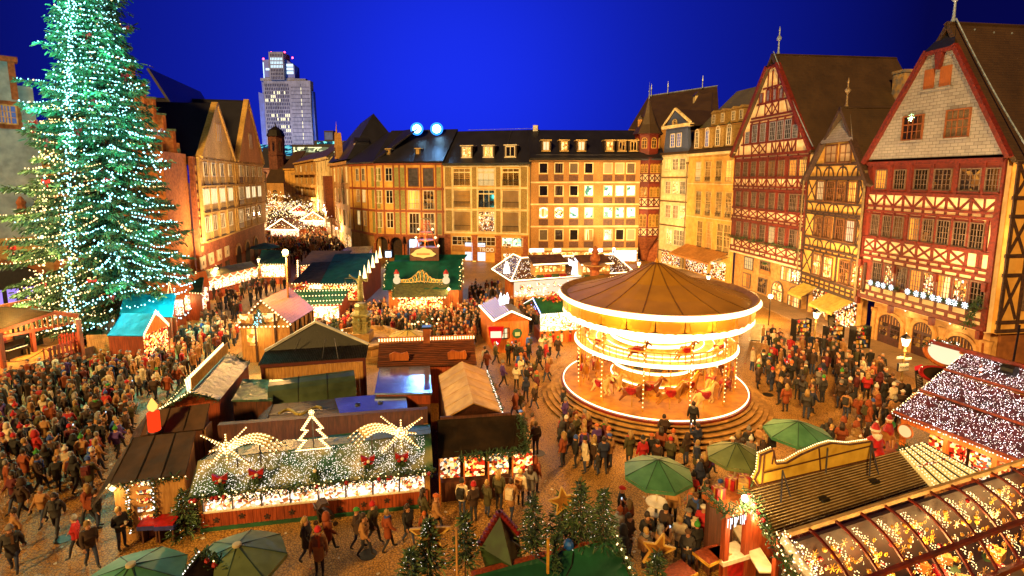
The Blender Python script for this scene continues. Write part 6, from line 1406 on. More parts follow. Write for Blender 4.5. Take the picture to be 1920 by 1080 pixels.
    br=mat('brown_lit_roof',hx('6a4420'),hx('4a2c12'),2,.6); MB().slab([e0,e1,r1,r0],.1,br).build('roof_slope',T); MB().slab([el,e0,r0,top],.1,br).build('roof_hip',T); MB().slab([e1,e1+Vector((1.6,6,0)),r1],.1,br).build('roof_hip',T)
    MB().bx(e0.x+.7,e1.x-.7,e0.y+1.2,e0.y+1.4,0,1.0,WOODT).bx(e0.x+.7,e1.x-.8,e0.y+5,e0.y+5.2,0,3,WOODO).build('walls',T)
    MB().bx(e0.x+.8,e1.x-1,e0.y+1.5,e0.y+1.7,1.0,2.75,emat('white_lit_counter',hx('ffe8c0'),.8)).build('counter',T); gd=MB()
    for k in range(120):gd.box((rnd.uniform(e0.x+1,e1.x-1.2),e0.y+1.35,rnd.uniform(1.05,2.5)),(rnd.uniform(.1,.5),.2,rnd.uniform(.1,.4)),GOODS if k%2 else GOODW)
    gd.build('goods',T,kind='stuff')
    for k in range(3):glow(T,(e0.x+2+k*5,e0.y-1.2,2.6),420)
    st=MB()
    for a,c in((r0,r1),(el,top),(top,r0),(r0,e0),(el,e0),(e0,e1),(r1,e1)):st.tube(Vector(a)+Vector((0,0,.12)),Vector(c)+Vector((0,0,.12)),.055,STRIP,5)
    st.build('light_tubes',T)
    lb=MB(); plane_bulbs(lb,[e0,e1,r1,r0],700,.034,[BULB_N,BULB_N,BULB_W],.1); plane_bulbs(lb,[el,e0,r0,top],130,.034,[BULB_N,BULB_W],.1); lb.build('light_net',T,kind='stuff')
    for(xa,xb)in((1003,1062),(1092,1145)):
        a,c=F.l(xa,513,3.9),F.l(xb,511,3.9); d=MB().bx(0,c.x-a.x,0,1.6,-.3,1.0,WOODT).slab([(-.3,-.3,1.0),(c.x-a.x+.3,-.3,1.0),(c.x-a.x+.2,2,1.7),(-.2,2,1.7)],.08,br)
        d.tube((-.3,-.35,1.02),(c.x-a.x+.3,-.35,1.02),.07,STRIP,5)
        for k in range(7):d.bx((c.x-a.x)*k/7+.06,(c.x-a.x)*(k+1)/7-.06,-.04,0,.15,.75,P_WARM)
        for k in range(4):d.box(((c.x-a.x)*(k+.5)/4,-.4,-.25),(.7,.4,.3),RIB if k%2 else FIR)
        d.build('dormer',T,a)
    an=F.l(1078,512,3.6); AN=thing('angel_light','white glowing angel figure standing on the lit hipped roof','light figure',F.w(an.x,an.y-.3,3.55),F.rz); wl=emat('angel_glow',(.95,.95,1),2.2)
    MB().lathe([(.55,0),(.35,.9),(.22,1.3),(.1,1.5)],wl,10).build('robe',AN); MB().ball((0,0,1.68),.2,wl,10,6).build('head',AN)
    for s in(-1,1):MB().prism([(s*.15,1.3),(s*.9,1.75),(s*.8,1.0),(s*.2,.8)],.05,.12,wl).build('wing',AN)
    fg=F.l(950,512,3.6); MB().lathe([(.4,0),(.3,.7),(.1,1.3)],BULB_N,6).build('light_cone',T,fg)
    for x in(1000,1012,1044,1112,1122):p=F.l(x,474,5.0); MB().bx(-.5,.5,-.1,.1,.1,.5,BULB_N).build('roof_lettering',T,p)
    # stone column with basin in front of it
    cpt=at_y(1119,HOR,47); C_=thing('fountain_column','round sandstone column carrying a shallow bowl and a carved figure','fountain',(cpt.x,cpt.y,0)); Zc=lambda y:at_y(1119,y,47).z
    MB().lathe([(.75,0),(.7,.4),(.42,.6),(.42,Zc(500)-.3),(.9,Zc(498))],SAND,14).build('shaft',C_); MB().lathe([(.9,Zc(498)),(1.15,Zc(496)),(1.1,Zc(495)),(.3,Zc(497))],SANDL,16).build('bowl',C_)
    MB().lathe([(.35,Zc(497)),(.3,Zc(492)),(.5,Zc(487)),(.42,Zc(480)),(.25,Zc(476)),(.36,Zc(473)),(.2,Zc(468)),(.26,Zc(465)),(.05,Zc(461))],SAND,10).build('figure',C_)
    # small hut with shield sign
    F=Spot(947,652,993,648); T=thing('market_stall','small orange boarded hut with bulb-covered roof and glowing eaves','market stall',F.A,F.rz)
    rf,rb,l0,l1,r0=F.l(959,585,3.6),F.l(931,558,3.6),F.l(925,603,2.65),F.l(898,574,2.65),F.l(995,600,2.75); r1=r0+(rb-rf)
    P=gabled(T,F,rf,rb,l0,r0,l1,r1,br,WOODO,.1); st=MB()
    for a,c in((l1,l0),(l0,rf),(rf,r0)):st.tube(a+Vector((0,-.08,.08)),c+Vector((0,-.08,.08)),.07,STRIP,5)
    st.build('light_tubes',T); lb=MB()
    for i in range(9):
        for j in range(14):p=lerp(lerp(l0,rf,(i+.7)/9.6),lerp(l1,rb,(i+.7)/9.6),(j+.5)/14); lb.octa(p+Vector((-.04,0,.1)),.036,BULB_N if(i+j)%3 else emat('violet_bulb',(.5,.45,1),6))
    lb.build('light_net',T); w0=lerp(P[0],P[1],.28); window(Sub(T,(w0.x,w0.y-.04,0),0),0,1.2,.95,.95,DMET,P_PALE,2,2,.06,.04)
    w1=lerp(P[0],P[1],.66); MB().lathe([(.42,0),(.42,.06)],GRN,8).build('green_plaque',T,(w1.x,w1.y-.06,1.65)).rotation_euler=(PI/2,0,0); piece('plaque_picture',emat('plaque_light',hx('ffd060'),.8),T,(w1.x,w1.y-.16,1.6),(.4,.03,.3)); piece('door',WOODR,T,(w1.x,w1.y-.03,.62),(.9,.05,1.0))
    hl=MB()
    for(dx,h)in((-.35,1.0),(0,.8),(.3,.9)):hl.lathe([(.1,0),(.16,h*.5),(.02,h)],emat('white_flame_glow',(.9,.85,1),4),6,(dx,dx*.6,0))
    p=lerp(rf,rb,.45); hl.build('ridge_lights',T,p+Vector((0,0,.1))); glow(T,l0+Vector((-1,-.6,-.3)),90); glow(T,r0+Vector((-.9,-.9,-.4)),90)
    p=gp(930,668,0); S_=thing('shield_sign','red shield sign with white field and white cross on a post by the hut','sign',p,.05); zs=at_y(930,612,p.y).z
    sh=[(-.62,0),(.62,0),(.5,-.75),(.32,-1.35),(.12,-1.68),(0,-1.75),(-.12,-1.68),(-.32,-1.35),(-.5,-.75)]
    MB().prism([(a*1.06,b_*1.04+.04)for a,b_ in sh],-.05,.06,WOODO).build('border',S_,(0,0,zs)); MB().prism(sh,-.07,-.04,emat('red_shield_face',hx('d81414'),.9)).build('face',S_,(0,0,zs)); MB().bx(-.42,.42,-.09,-.065,-.9,-.38,emat('white_shield_field',hx('ffe8c0'),1.0)).build('field',S_,(0,0,zs)); MB().bx(-.17,.17,-.09,-.066,-1.43,-1.32,BULB_C2).bx(-.055,.055,-.091,-.067,-1.55,-1.21,BULB_C2).build('cross',S_,(0,0,zs)); MB().tube((0,.05,0),(0,.05,zs),.05,DMET,6).build('post',S_)
    # green hut with a big bow
    F=Spot(1012,636,1085,632); T=thing('market_stall','green roofed hut with a flowery red bow and toy soldiers along its counter','market stall',F.A,F.rz)
    q=[F.l(1014,588,2.7),F.l(1095,582,2.7),F.l(1090,552,3.7),F.l(1000,560,3.7)]; MB().slab(q,.1,GRN).build('roof_slope',T); rb_=[q[3],q[2],q[2]+Vector((.2,2.2,-1)),q[3]+Vector((-.4,2.2,-1))]; MB().slab(rb_,.1,GRN).build('roof_slope',T)
    lb=MB()
    for k in range(9):line_bulbs(lb,lerp(rb_[0],rb_[1],k/8)+Vector((0,0,.06)),lerp(rb_[3],rb_[2],k/8)+Vector((0,0,.06)),.14,.035,BULB_N)
    line_bulbs(lb,q[0]+Vector((-.05,-.05,.05)),q[3]+Vector((-.05,0,.05)),.12,.05,emat('blue_bulb',(.35,.4,1),7)); line_bulbs(lb,q[0]+Vector((0,-.1,-.05)),q[1]+Vector((0,-.1,-.05)),.16,.05,BULB_N); lb.build('light_string',T)
    bo=MB()
    for k in range(70):bo.ball((rnd.gauss(0,.4),rnd.gauss(0,.1)-.1,rnd.gauss(0,.22)),.09,RIB if k%2 else GOLD,5,3)
    for s in(-1,1):bo.prism([(0,0),(s*.45,.2),(s*.4,-.15)],-.3,-.15,RIB)
    bo.build('bow',T,lerp(q[3],q[2],.42)+Vector((0,-.25,.05))); MB().bx(q[0].x+.1,q[1].x,q[0].y+.5,q[0].y+.7,1.0,2.55,GOODW).build('counter',T); MB().bx(q[0].x,q[1].x,q[0].y+.3,q[0].y+2.6,0,1.0,WOODO).build('body',T); glow(T,(q[0].x+1,q[0].y-.5,2.1),120); glow(T,(q[0].x+2.4,q[0].y-.5,2.1),120)
    for k in range(4):
        x=q[0].x+.4+k*.75; f=MB().lathe([(.1,0),(.1,.3),(.13,.32),(.12,.6)],RIB if k%2 else WFR,8).ball((0,0,.7),.1,mat('doll_skin',hx('d8a070')),8,5).lathe([(.1,.76),(.11,.95),(.02,.97)],BLK,8); f.build('toy_soldier',T,(x,q[0].y+.2,.12))
    garland(T,[q[0]+Vector((-.2,.1,-.2)),q[3]+Vector((-.2,.1,-.3))],50,.15,emat('blue_bulb',(.35,.4,1),7),6,4)
# ================================================================== trees
def needle(b,p,d,w,m):
    """one flat needle spray: a tapered quad from p along d"""
    s=d.cross(Vector((rnd.gauss(0,1),rnd.gauss(0,1),rnd.gauss(0,1)))).normalized()*w
    o=len(b.v); b.v.extend((tuple(p-s*.6),tuple(p+s*.6),tuple(p+d*.7+s),tuple(p+d),tuple(p+d*.7-s))); b.f.append([o,o+1,o+2,o+3,o+4]); b.mi.append(b.k(m))
BARK=mat('fir_bark',hx('5a4028'),hx('33241a'),6,.85,.4)
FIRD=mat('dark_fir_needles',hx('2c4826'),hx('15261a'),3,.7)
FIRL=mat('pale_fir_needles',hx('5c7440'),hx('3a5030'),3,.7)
FIRG=mat('cold_tinted_fir_needles',hx('2e6a40'),hx('1a4028'),.9,.7)  # upper crown needles: tint of the cold bulb light put into the colour
_ft={}
def fir_mesh(h,r,seed):
    k=(round(h,1),round(r,1),seed%4)
    if k in _ft:return _ft[k]
    rn=random.Random(100+seed%4); b=MB(); lb=MB(); n=int(22*h)
    for i in range(n):
        z=.12*h+.86*h*i/n; rr=r*(1-(z/h)**1.15)*rn.uniform(.8,1.12)+.04
        for j in range(7):
            a=rn.uniform(0,2*PI); d=Vector((math.cos(a),math.sin(a),-.22+.5*z/h))
            for q in range(max(2,int(rr*9))):
                t=(q+rn.random())/max(2,int(rr*9)); p=Vector((0,0,z))+d*rr*t; dd=(d+Vector((rn.gauss(0,.5),rn.gauss(0,.5),rn.gauss(-.05,.4)))).normalized()*rn.uniform(.1,.24)
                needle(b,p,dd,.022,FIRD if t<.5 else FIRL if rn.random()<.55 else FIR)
            if rn.random()<.13:lb.octa(Vector((0,0,z))+d*rr,.010,BULB_N)
    _ft[k]=(b.mesh('crown'),lb.mesh('lights')); return _ft[k]
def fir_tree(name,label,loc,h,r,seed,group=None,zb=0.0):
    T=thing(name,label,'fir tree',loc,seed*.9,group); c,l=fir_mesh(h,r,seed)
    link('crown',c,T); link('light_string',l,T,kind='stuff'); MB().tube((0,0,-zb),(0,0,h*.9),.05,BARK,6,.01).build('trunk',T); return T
def big_fir():
    Y=44.0; base=at_y(203,HOR,Y); T=thing('christmas_tree','towering fir wound with cold and warm light strings and red bows','christmas tree',(base.x,Y,0)); H=38.0
    def R(z):
        if z<4:return 4.9+.25*z
        return 5.9*(1-(z-4)/(H-4))**.74+.05
    b=MB(); lb=MB(); tr=MB(); tr.tube((0,0,0),(0,0,H*.55),.55,BARK,10,.3).tube((0,0,H*.55),(0,0,H-.5),.3,BARK,8,.04)
    rn=random.Random(3); bows=[]; limbs=MB(); z=2.6; nb=0
    while z<H-.4:
        rz=R(z)*rn.uniform(.86,1.08); nbr=int(8+6*(rz/7)); a0=rn.uniform(0,6.28)
        for j in range(nbr):
            a=a0+j*2*PI/nbr+rn.uniform(-.2,.2)
            if z<5.2 and math.cos(a)>.1:continue
            L=rz*rn.uniform(.66,1.12)*(1.24 if z<22 and math.cos(a)<-.25 else 1)
            if z<17 and rn.random()<.2:continue
            if math.sin(a)>.55 and z<30:L *= .9
            up=rn.uniform(-.10,.05)-(.12 if z<8 else 0); dr=rn.uniform(.16,.30)
            d=Vector((math.cos(a),math.sin(a),0)); P=lambda t,d=d,L=L,up=up,dr=dr,z=z:Vector((0,0,z))+d*(L*t)+Vector((0,0,L*(up*t-dr*t*t+.16*t**4)))
            side=Vector((-d.y,d.x,0)); ns=int(L*6.5)
            if math.sin(a)>.5:ns=int(ns*.45)# the side turned to the town hall is thinner
            limbs.tube(P(0),P(.55),.05,BARK,3,.02,False)
            for q in range(ns):
                t=.12+.88*((q+rn.random())/ns)**.8; p=P(t); wid=.75*(1-t*.75)
                p=p+side*rn.uniform(-wid,wid)+Vector((0,0,rn.uniform(-.12,.05)))
                for w in range(5):
                    dd=(d*.6+side*rn.gauss(0,.6)+Vector((0,0,rn.gauss(-.45,.3)))).normalized()*rn.uniform(.28,.6); needle(b,p+Vector((rn.gauss(0,.1),rn.gauss(0,.1),rn.gauss(0,.06))),dd,.055,(FIRG if z>16 else FIR)if rn.random()<.5 else FIRD if rn.random()<.5 else FIRL)
            if math.sin(a)<.35:
                cold=z>17 or(math.cos(a)>.12 and rn.random()<.86)or(z<17 and rn.random()<.12)
                if z>17 and z<20 and math.cos(a)<-.3 and rn.random()<.6:cold=False
                step=.21 if z<17 else .18
                if z>=17 or nb%2==0:
                    n=int(L*(.75 if z<17 else .7)/step)
                    for q in range(n):
                        t=.28+.72*(q+rn.random()*.6)/max(1,n); lb.octa(P(t)+side*rn.gauss(0,.07 if z<17 else .35)+Vector((0,0,.10))-Vector((0,.05,0)),rn.choice((.05,.06,.07)),BULB_C if cold and rn.random()<.93 else BULB_W)
                nb+=1
                if rn.random()<.085:bows.append(P(rn.uniform(.8,.98))+Vector((0,-.15,.12)))
        z+=.36 if z<20 else .40
    for k in range(520):
        zz=rn.uniform(2.5,30); lb.octa((rn.gauss(0,.22)+.4,-R(zz)*rn.uniform(.86,1.04),zz),.06,BULB_C if zz>9 or k%3 else BULB_W)
    # strings laid in swags round the lower half: warm on the left, cold on the right
    for k in range(17):
        zz=3.6+k*.85; a=-3.0+rn.uniform(0,.25); r0=R(zz)*rn.uniform(.96,1.04)
        while a<-.12:
            sp=rn.uniform(.35,.7); n=int(sp*r0/.27)
            for q in range(n):
                t=q/n; aa=a+sp*t; rr_=r0*(1-.10*math.sin(PI*t)); zl=zz-.16*r0*.9-.55*math.sin(PI*t)+.35*math.sin(aa*3+k)
                lb.octa((rr_*math.cos(aa),rr_*math.sin(aa)-.1+rn.gauss(0,.08),zl+rn.gauss(0,.07)),rn.choice((.055,.065,.08)),BULB_W if(aa<-1.62 and rn.random()<.92)or(k%4==2 and aa<-1.1)else BULB_C)
            a+=sp+rn.uniform(0,.12)
    tr.build('trunk',T); limbs.build('branches',T,kind='stuff'); b.build('crown',T,kind='stuff'); lb.build('light_string',T,kind='stuff')
    bo=MB()
    for s in(-1,1):bo.prism([(0,.03),(s*.3,.2),(s*.34,-.02),(s*.26,-.12)],-.06,.06,RIB).prism([(0,0),(s*.16,-.4),(s*.05,-.42)],-.04,.04,RIB)
    bo.octa((0,-.06,.02),.08,RIB); bm=bo.mesh('bow')
    for p in bows:link('bow',bm,T,p,rn.uniform(-.5,.5))
    for(zz,a,pw,cold)in tuple((3.5+1.12*k,-.35-2.5*((k*.618)%1),130,3.5+1.12*k>17 or-.35-2.5*((k*.618)%1)>-1.4)for k in range(25))or((5,-1.2,160,1),(5,-2.2,160,0),(8,-.7,200,1),(8.5,-1.9,200,0),(12,-1.1,220,1),(12.5,-2.3,200,0),(16,-.6,220,1),(16,-1.7,220,0),(20,-1.2,260,1),(20,-2.2,240,1),(24,-.8,240,1),(24,-1.8,240,1),(28,-1.4,240,1),(29,-2.2,200,1)):
        lamp('fairy_light',(R(zz)*1.18*math.cos(a),R(zz)*1.18*math.sin(a),zz),pw*5.0,(.12,.95,.72)if cold else(1,.85,.35),.5,T)
    return T
# ================================================================== skinned figures
def skin_mesh(name,V,E,R,levels=1,root=0):
    me=bpy.data.meshes.new(name+'_cage'); me.from_pydata(V,E,[]); o=bpy.data.objects.new(name+'_cage',me); COL.objects.link(o)
    o.modifiers.new('skin','SKIN'); sv=me.skin_vertices[0].data
    for i,r in enumerate(R):sv[i].radius=r if isinstance(r,tuple)else(r,r); sv[i].use_root=(i==root)
    s=o.modifiers.new('sub','SUBSURF'); s.levels=levels; s.render_levels=levels
    dg=bpy.context.evaluated_depsgraph_get(); out=bpy.data.meshes.new_from_object(o.evaluated_get(dg)); out.name=name
    bpy.data.objects.remove(o); bpy.data.meshes.remove(me)
    for p in out.polygons:p.use_smooth=True
    return out
def to_mb(me,m,b=None,fn=None):
    """copy a mesh into a builder; fn(centre) may pick a material per face"""
    b=b or MB(); vs=[tuple(v.co)for v in me.vertices]; o=len(b.v); b.v.extend(vs)
    for p in me.polygons:b.f.append([o+i for i in p.vertices]); b.mi.append(b.k(fn(p.center)if fn else m))
    return b
# ================================================================== carousel
def carousel():
    C_=Vector((9.05,32.3,0)); T=thing('carousel','blazing two-storey carousel with brown-gold cone roof and wooden steps','carousel',C_)
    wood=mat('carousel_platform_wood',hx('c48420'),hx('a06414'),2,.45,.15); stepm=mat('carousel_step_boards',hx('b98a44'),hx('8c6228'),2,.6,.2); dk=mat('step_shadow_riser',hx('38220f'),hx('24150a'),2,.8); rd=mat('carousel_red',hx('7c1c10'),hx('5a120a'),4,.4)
    gold=mat('carousel_gold',hx('d89a30'),hx('b0741c'),3,.35); cone=mat('carousel_cone_cloth',hx('a8781e'),hx('9c6e1a'),1.2,.42,.03,even=True)
    n=56
    for k in range(5):
        ro,z=7.05-.27*k,.17*(k+1)
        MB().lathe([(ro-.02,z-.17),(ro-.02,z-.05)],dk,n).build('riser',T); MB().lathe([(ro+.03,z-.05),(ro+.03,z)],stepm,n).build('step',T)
    MB().lathe([(5.85,.84),(5.85,.98),(5.7,1.0)],rd,n).build('platform_edge',T); MB().lathe([(5.62,.98),(5.62,1.02)],wood,n).build('platform',T)
    # roof: 16 gores
    g=16; za,zr=8.75,6.75; Rr=5.55; prof=[(Rr,zr),(Rr*.72,zr+.42),(Rr*.42,zr+.98),(.45,za-.12),(.02,za)]
    for i in range(g):
        a0,a1=2*PI*i/g,2*PI*(i+1)/g; b=MB(); b.sm=False; vs=[]
        for(r,z)in prof:
            for t in(0,.5,1):a=a0+(a1-a0)*t; vs.append((r*math.cos(a),r*math.sin(a),z))
        fs=[(3*k+j,3*k+j+1,3*k+j+4,3*k+j+3)for k in range(len(prof)-1)for j in range(2)]; b.add(vs,fs,cone); b.build('roof_panel',T)
    for i in range(g):
        a=2*PI*i/g; sm_=MB()
        for(r0,z0),(r1,z1)in zip(prof,prof[1:]):sm_.bar((r0*math.cos(a),r0*math.sin(a),z0+.012),(r1*math.cos(a),r1*math.sin(a),z1+.012),.07,.03,mat('canopy_seam',hx('7c5414'),hx('684610'),3,.5))
        sm_.build('roof_seam',T)
    MB().lathe([(.1,za-.1),(.14,za+.05),(.02,za+.3)],gold,10).build('finial',T)
    # rim: gutter, upper bulbs, rounding boards, lower bulbs
    MB().lathe([(5.5,zr-.2),(6.0,zr+.18),(5.9,zr+.2),(5.4,zr-.1)],mat('rim_inside',hx('a87838'),hx('8a5e28'),3,.6),n).build('rim',T)
    def ring(r,z,w,h,m,name):
        b=MB(); b.sm=True; N_=96; vs=[((r+dr)*math.cos(2*PI*i/N_),(r+dr)*math.sin(2*PI*i/N_),z+dz)for dr,dz in((0,-h),(w,-h*.4),(w,h*.4),(0,h))for i in range(N_)]
        b.add(vs,[(k*N_+i,k*N_+(i+1)%N_,(k+1)*N_+(i+1)%N_,(k+1)*N_+i)for k in range(3)for i in range(N_)],m); return b.build(name,T)
    ring(5.68,1.03,.05,.03,STRIP,'edge_light'); ring(5.93,6.72,.10,.15,STRIP,'light_band'); ring(5.62,5.62,.10,.17,STRIP,'light_band')
    for i in range(24):
        a=2*PI*(i+.5)/24; Wd=2*5.78*math.tan(PI/24)*.97
        o=MB().prism([(-Wd/2,6.55),(Wd/2,6.55),(Wd/2*.96,5.95),(Wd*.2,5.8),(0,5.86),(-Wd*.2,5.8),(-Wd/2*.96,5.95)],-.04,.04,gold).build('rounding_board',T,(5.72*math.cos(a),5.72*math.sin(a),0),a+PI/2); MB().prism([(-Wd*.36,6.45),(Wd*.36,6.45),(Wd*.3,6.0),(-Wd*.3,6.0)],-.07,-.042,cone).build('painted_panel',o)
    b=MB()
    for i in range(150):
        a=2*PI*i/150
        for r,z in((6.07,6.72),(5.76,5.62)):b.octa((r*math.cos(a),r*math.sin(a),z),.06,BULB_W)
    b.build('rim_bulbs',T,kind='stuff')
    MB().lathe([(5.5,5.5),(5.5,5.52)],gold,n).build('ceiling',T)
    # upper gallery and lit drum
    MB().lathe([(4.95,3.72),(4.95,3.82)],mat('gallery_floor',hx('d8b060'),hx('b08840'),3,.5),n).build('gallery_floor',T)
    ring(4.93,3.74,.10,.12,STRIP,'light_band')
    for r in(3.0,3.6,4.2):ring(r,3.84,.05,.03,STRIP,'floor_lights')
    MB().lathe([(2.55,1.0),(2.55,5.5)],mat('drum_mirror_gold',hx('e8b860'),hx('c08c38'),3,.2,metal=.3),16).build('drum',T)
    for z in(5.2,4.85,4.45,4.1):ring(2.62+.18*(z-4),z,.12,.10,STRIP,'light_band')
    ring(2.6,2.4,.06,.08,STRIP,'light_band'); ring(2.6,1.6,.06,.05,STRIP,'light_band')
    for i in range(16):a=2*PI*i/16; piece('mirror',MIRR,T,(2.6*math.cos(a+PI/16),2.6*math.sin(a+PI/16),3.0),(.7,.04,.9),rz=a+PI/16+PI/2)
    for i in range(12):
        a=2*PI*(i+.3)/12; b=MB(); b.tube((4.85*math.cos(a),4.85*math.sin(a),1.0),(4.85*math.cos(a),4.85*math.sin(a),5.5),.05,gold,8)
        for k in range(16):b.octa((4.85*math.cos(a)+.07*math.cos(a),4.85*math.sin(a)+.07*math.sin(a),1.3+k*.26),.045,BULB_W)
        b.build('post',T)
    bal=MB()
    for i in range(72):a=2*PI*i/72; bal.tube((4.9*math.cos(a),4.9*math.sin(a),3.8),(4.9*math.cos(a),4.9*math.sin(a),4.45),.025,gold,4)
    bal.build('balusters',T,kind='stuff'); ring(4.9,4.48,.05,.04,gold,'handrail')
    # horses
    V=[(0,0,1.0),(.35,0,1.02),(-.35,0,1.0),(.55,0,1.3),(.68,0,1.58),(.92,0,1.46),(1.02,0,1.38),(.4,.12,.75),(.62,.14,.55),(.5,.14,.34),(.4,-.12,.75),(.58,-.14,.6),(.42,-.14,.42),(-.4,.12,.72),(-.58,.13,.5),(-.74,.13,.25),(-.4,-.12,.72),(-.55,-.13,.48),(-.7,-.13,.28),(-.58,0,1.02),(-.78,0,.75)]
    E=[(0,1),(0,2),(1,3),(3,4),(4,5),(5,6),(1,7),(7,8),(8,9),(1,10),(10,11),(11,12),(2,13),(13,14),(14,15),(2,16),(16,17),(17,18),(2,19),(19,20)]
    Rh=[.24,.23,.24,.15,.10,.08,.06,.09,.06,.05,.09,.06,.05,.11,.07,.05,.11,.07,.05,.06,.05]
    hm=skin_mesh('carousel_horse',V,E,Rh,1); cols=[mat('white_horse_paint',hx('e0c080'),hx('c8a25c'),3,.3),mat('chestnut_horse_paint',hx('8a4a20'),hx('6a3414'),3,.3),mat('bay_horse_paint',hx('b07428'),hx('8a5418'),3,.3)]
    hms=[to_mb(hm,c)for c in cols]; hme=[]
    for h in hms:h.sm=True; hme.append(h.mesh('carousel_horse'))
    sad=MB().prism([(-.25,1.18),(.25,1.18),(.3,1.02),(.1,.8),(-.1,.8),(-.3,1.02)],-.27,.27,RIB).mesh('saddle'); mane=MB().prism([(.28,1.2),(.5,1.55),(.66,1.72),(.78,1.66),(.6,1.4),(.45,1.15)],-.05,.05,GOLD).mesh('mane')
    pol=MB().tube((0,0,.0),(0,0,2.65),.03,GOLD,6).mesh('pole')
    k=0
    for(r,m_,zb,nn)in((4.6,1,.95,14),(3.6,0,.95,10),(4.2,2,3.8,10)):
        for i in range(nn):
            a=2*PI*(i+.37*m_)/nn; k+=1
            h=link('horse',hme[k%3],T,(r*math.cos(a),r*math.sin(a),zb+.12*(k%3)-(.35 if zb>3 else 0)),a+PI/2); h.scale=(.8,.8,.8)if zb>3 else(1,1,1)
            link('saddle',sad,h); link('mane',mane,h); link('pole',pol,h)
    for i in range(8):
        a=2*PI*i/8; lamp('carousel_lamp',(4.2*math.cos(a),4.2*math.sin(a),5.2),190,(1,.52,.12),.3,T); lamp('carousel_lamp',(3.6*math.cos(a+.4),3.6*math.sin(a+.4),3.4),120,(1,.50,.10),.3,T)
        lamp('carousel_rim_lamp',(7.3*math.cos(a+.2),7.3*math.sin(a+.2),6.9),520,(1,.52,.13),.3,T)
# ================================================================== parasols
def parasol(label,x,y,zt,r,m,rot,cap=True,n=8,drop=.55,table=None,group='parasols over the stand-up tables'):
    p=gp(x,y,zt); T=thing('parasol',label,'parasol',(p.x,p.y,0),rot,group)
    for i in range(n):
        a0,a1=2*PI*i/n,2*PI*(i+1)/n; b=MB(); q=lambda a,rr,z:(rr*math.cos(a),rr*math.sin(a),z)
        am=(a0+a1)/2; b.add([q(a0,r,zt-drop),q(am,r*.93,zt-drop+.02),q(a1,r,zt-drop),q(a1,r*.5,zt-drop*.46),q(a0,r*.5,zt-drop*.46),(0,0,zt)],[(0,1,4),(1,2,3),(1,3,4),(4,3,5)],m)
        b.add([q(a0,r,zt-drop),q(a1,r,zt-drop),q(a1,r,zt-drop-.13),q(a0,r,zt-drop-.13)],[(0,1,2,3)],m); b.build('panel',T)
    rb=MB()
    for i in range(n):a=2*PI*i/n; rb.bar((0,0,zt+.015),(r*math.cos(a),r*math.sin(a),zt-drop+.012),.025,.02,mat('seam_thread',hx('1c3a28')))
    rb.build('ribs',T); MB().tube((0,0,0),(0,0,zt),.03,WFR,8).build('pole',T); MB().lathe([(.3,0),(.3,.08),(.05,.1)],DMET,12).build('base',T)
    if cap:MB().lathe([(.13,-.02),(.13,.04),(.1,.06)],mat('cap_disc',hx('c8b890')),14,(0,0,zt)).build('cap',T)
    if table is not None:
        t=thing('stand_table',table,'table',(p.x,p.y,0)); MB().lathe([(.42,1.06),(.43,1.1),(.42,1.12)],mat('white_table_top',hx('e8e0d0'),hx('ccc2ae'),4,.4),18).build('tabletop',t); MB().lathe([(.36,.62),(.36,.66)],mat('white_table_top',hx('e8e0d0')),16).build('lower_shelf',t); MB().lathe([(.06,.1),(.06,1.06)],METAL,8).build('leg',t)
    return T
PGR=mat('green_parasol_cloth',hx('6c7a48'),hx('586638'),2,.6,.08); PGT=mat('teal_parasol_cloth',hx('4c8458'),hx('387048'),2,.6,.08)
def parasols():
    parasol('large olive green parasol nearest the front edge, with round pale cap',444,1022,2.9,1.42,PGR,.2,drop=.5)
    parasol('darker green parasol cut by the bottom edge, left of the large olive one',245,1059,2.9,1.42,PGT,.05,drop=.5)
    parasol('green parasol standing alone on open cobbles between carousel and fir trees',1234,862,2.9,1.38,PGT,.2,False,table='round white table under the lone green parasol, cups on it')
    parasol('grey-green parasol behind the blazing lamp of the right stall',1381,831,2.9,1.2,PGR,.1,False)
    parasol('green parasol behind the yellow sign board on the right',1497,790,2.9,1.45,PGT,.3,False)
    parasol('yellow parasol beside the fountain, behind the bulb-lit log roof',765,618,2.8,1.4,mat('yellow_parasol_cloth',hx('d8b858'),hx('c0a044'),2,.6),.1,False,drop=.4)
    t=parasol('blue-green parasol at the mouth of the lit street',496,455,3.2,2.4,mat('blue_parasol_cloth',hx('2a7a90')),.1,False,drop=.7)
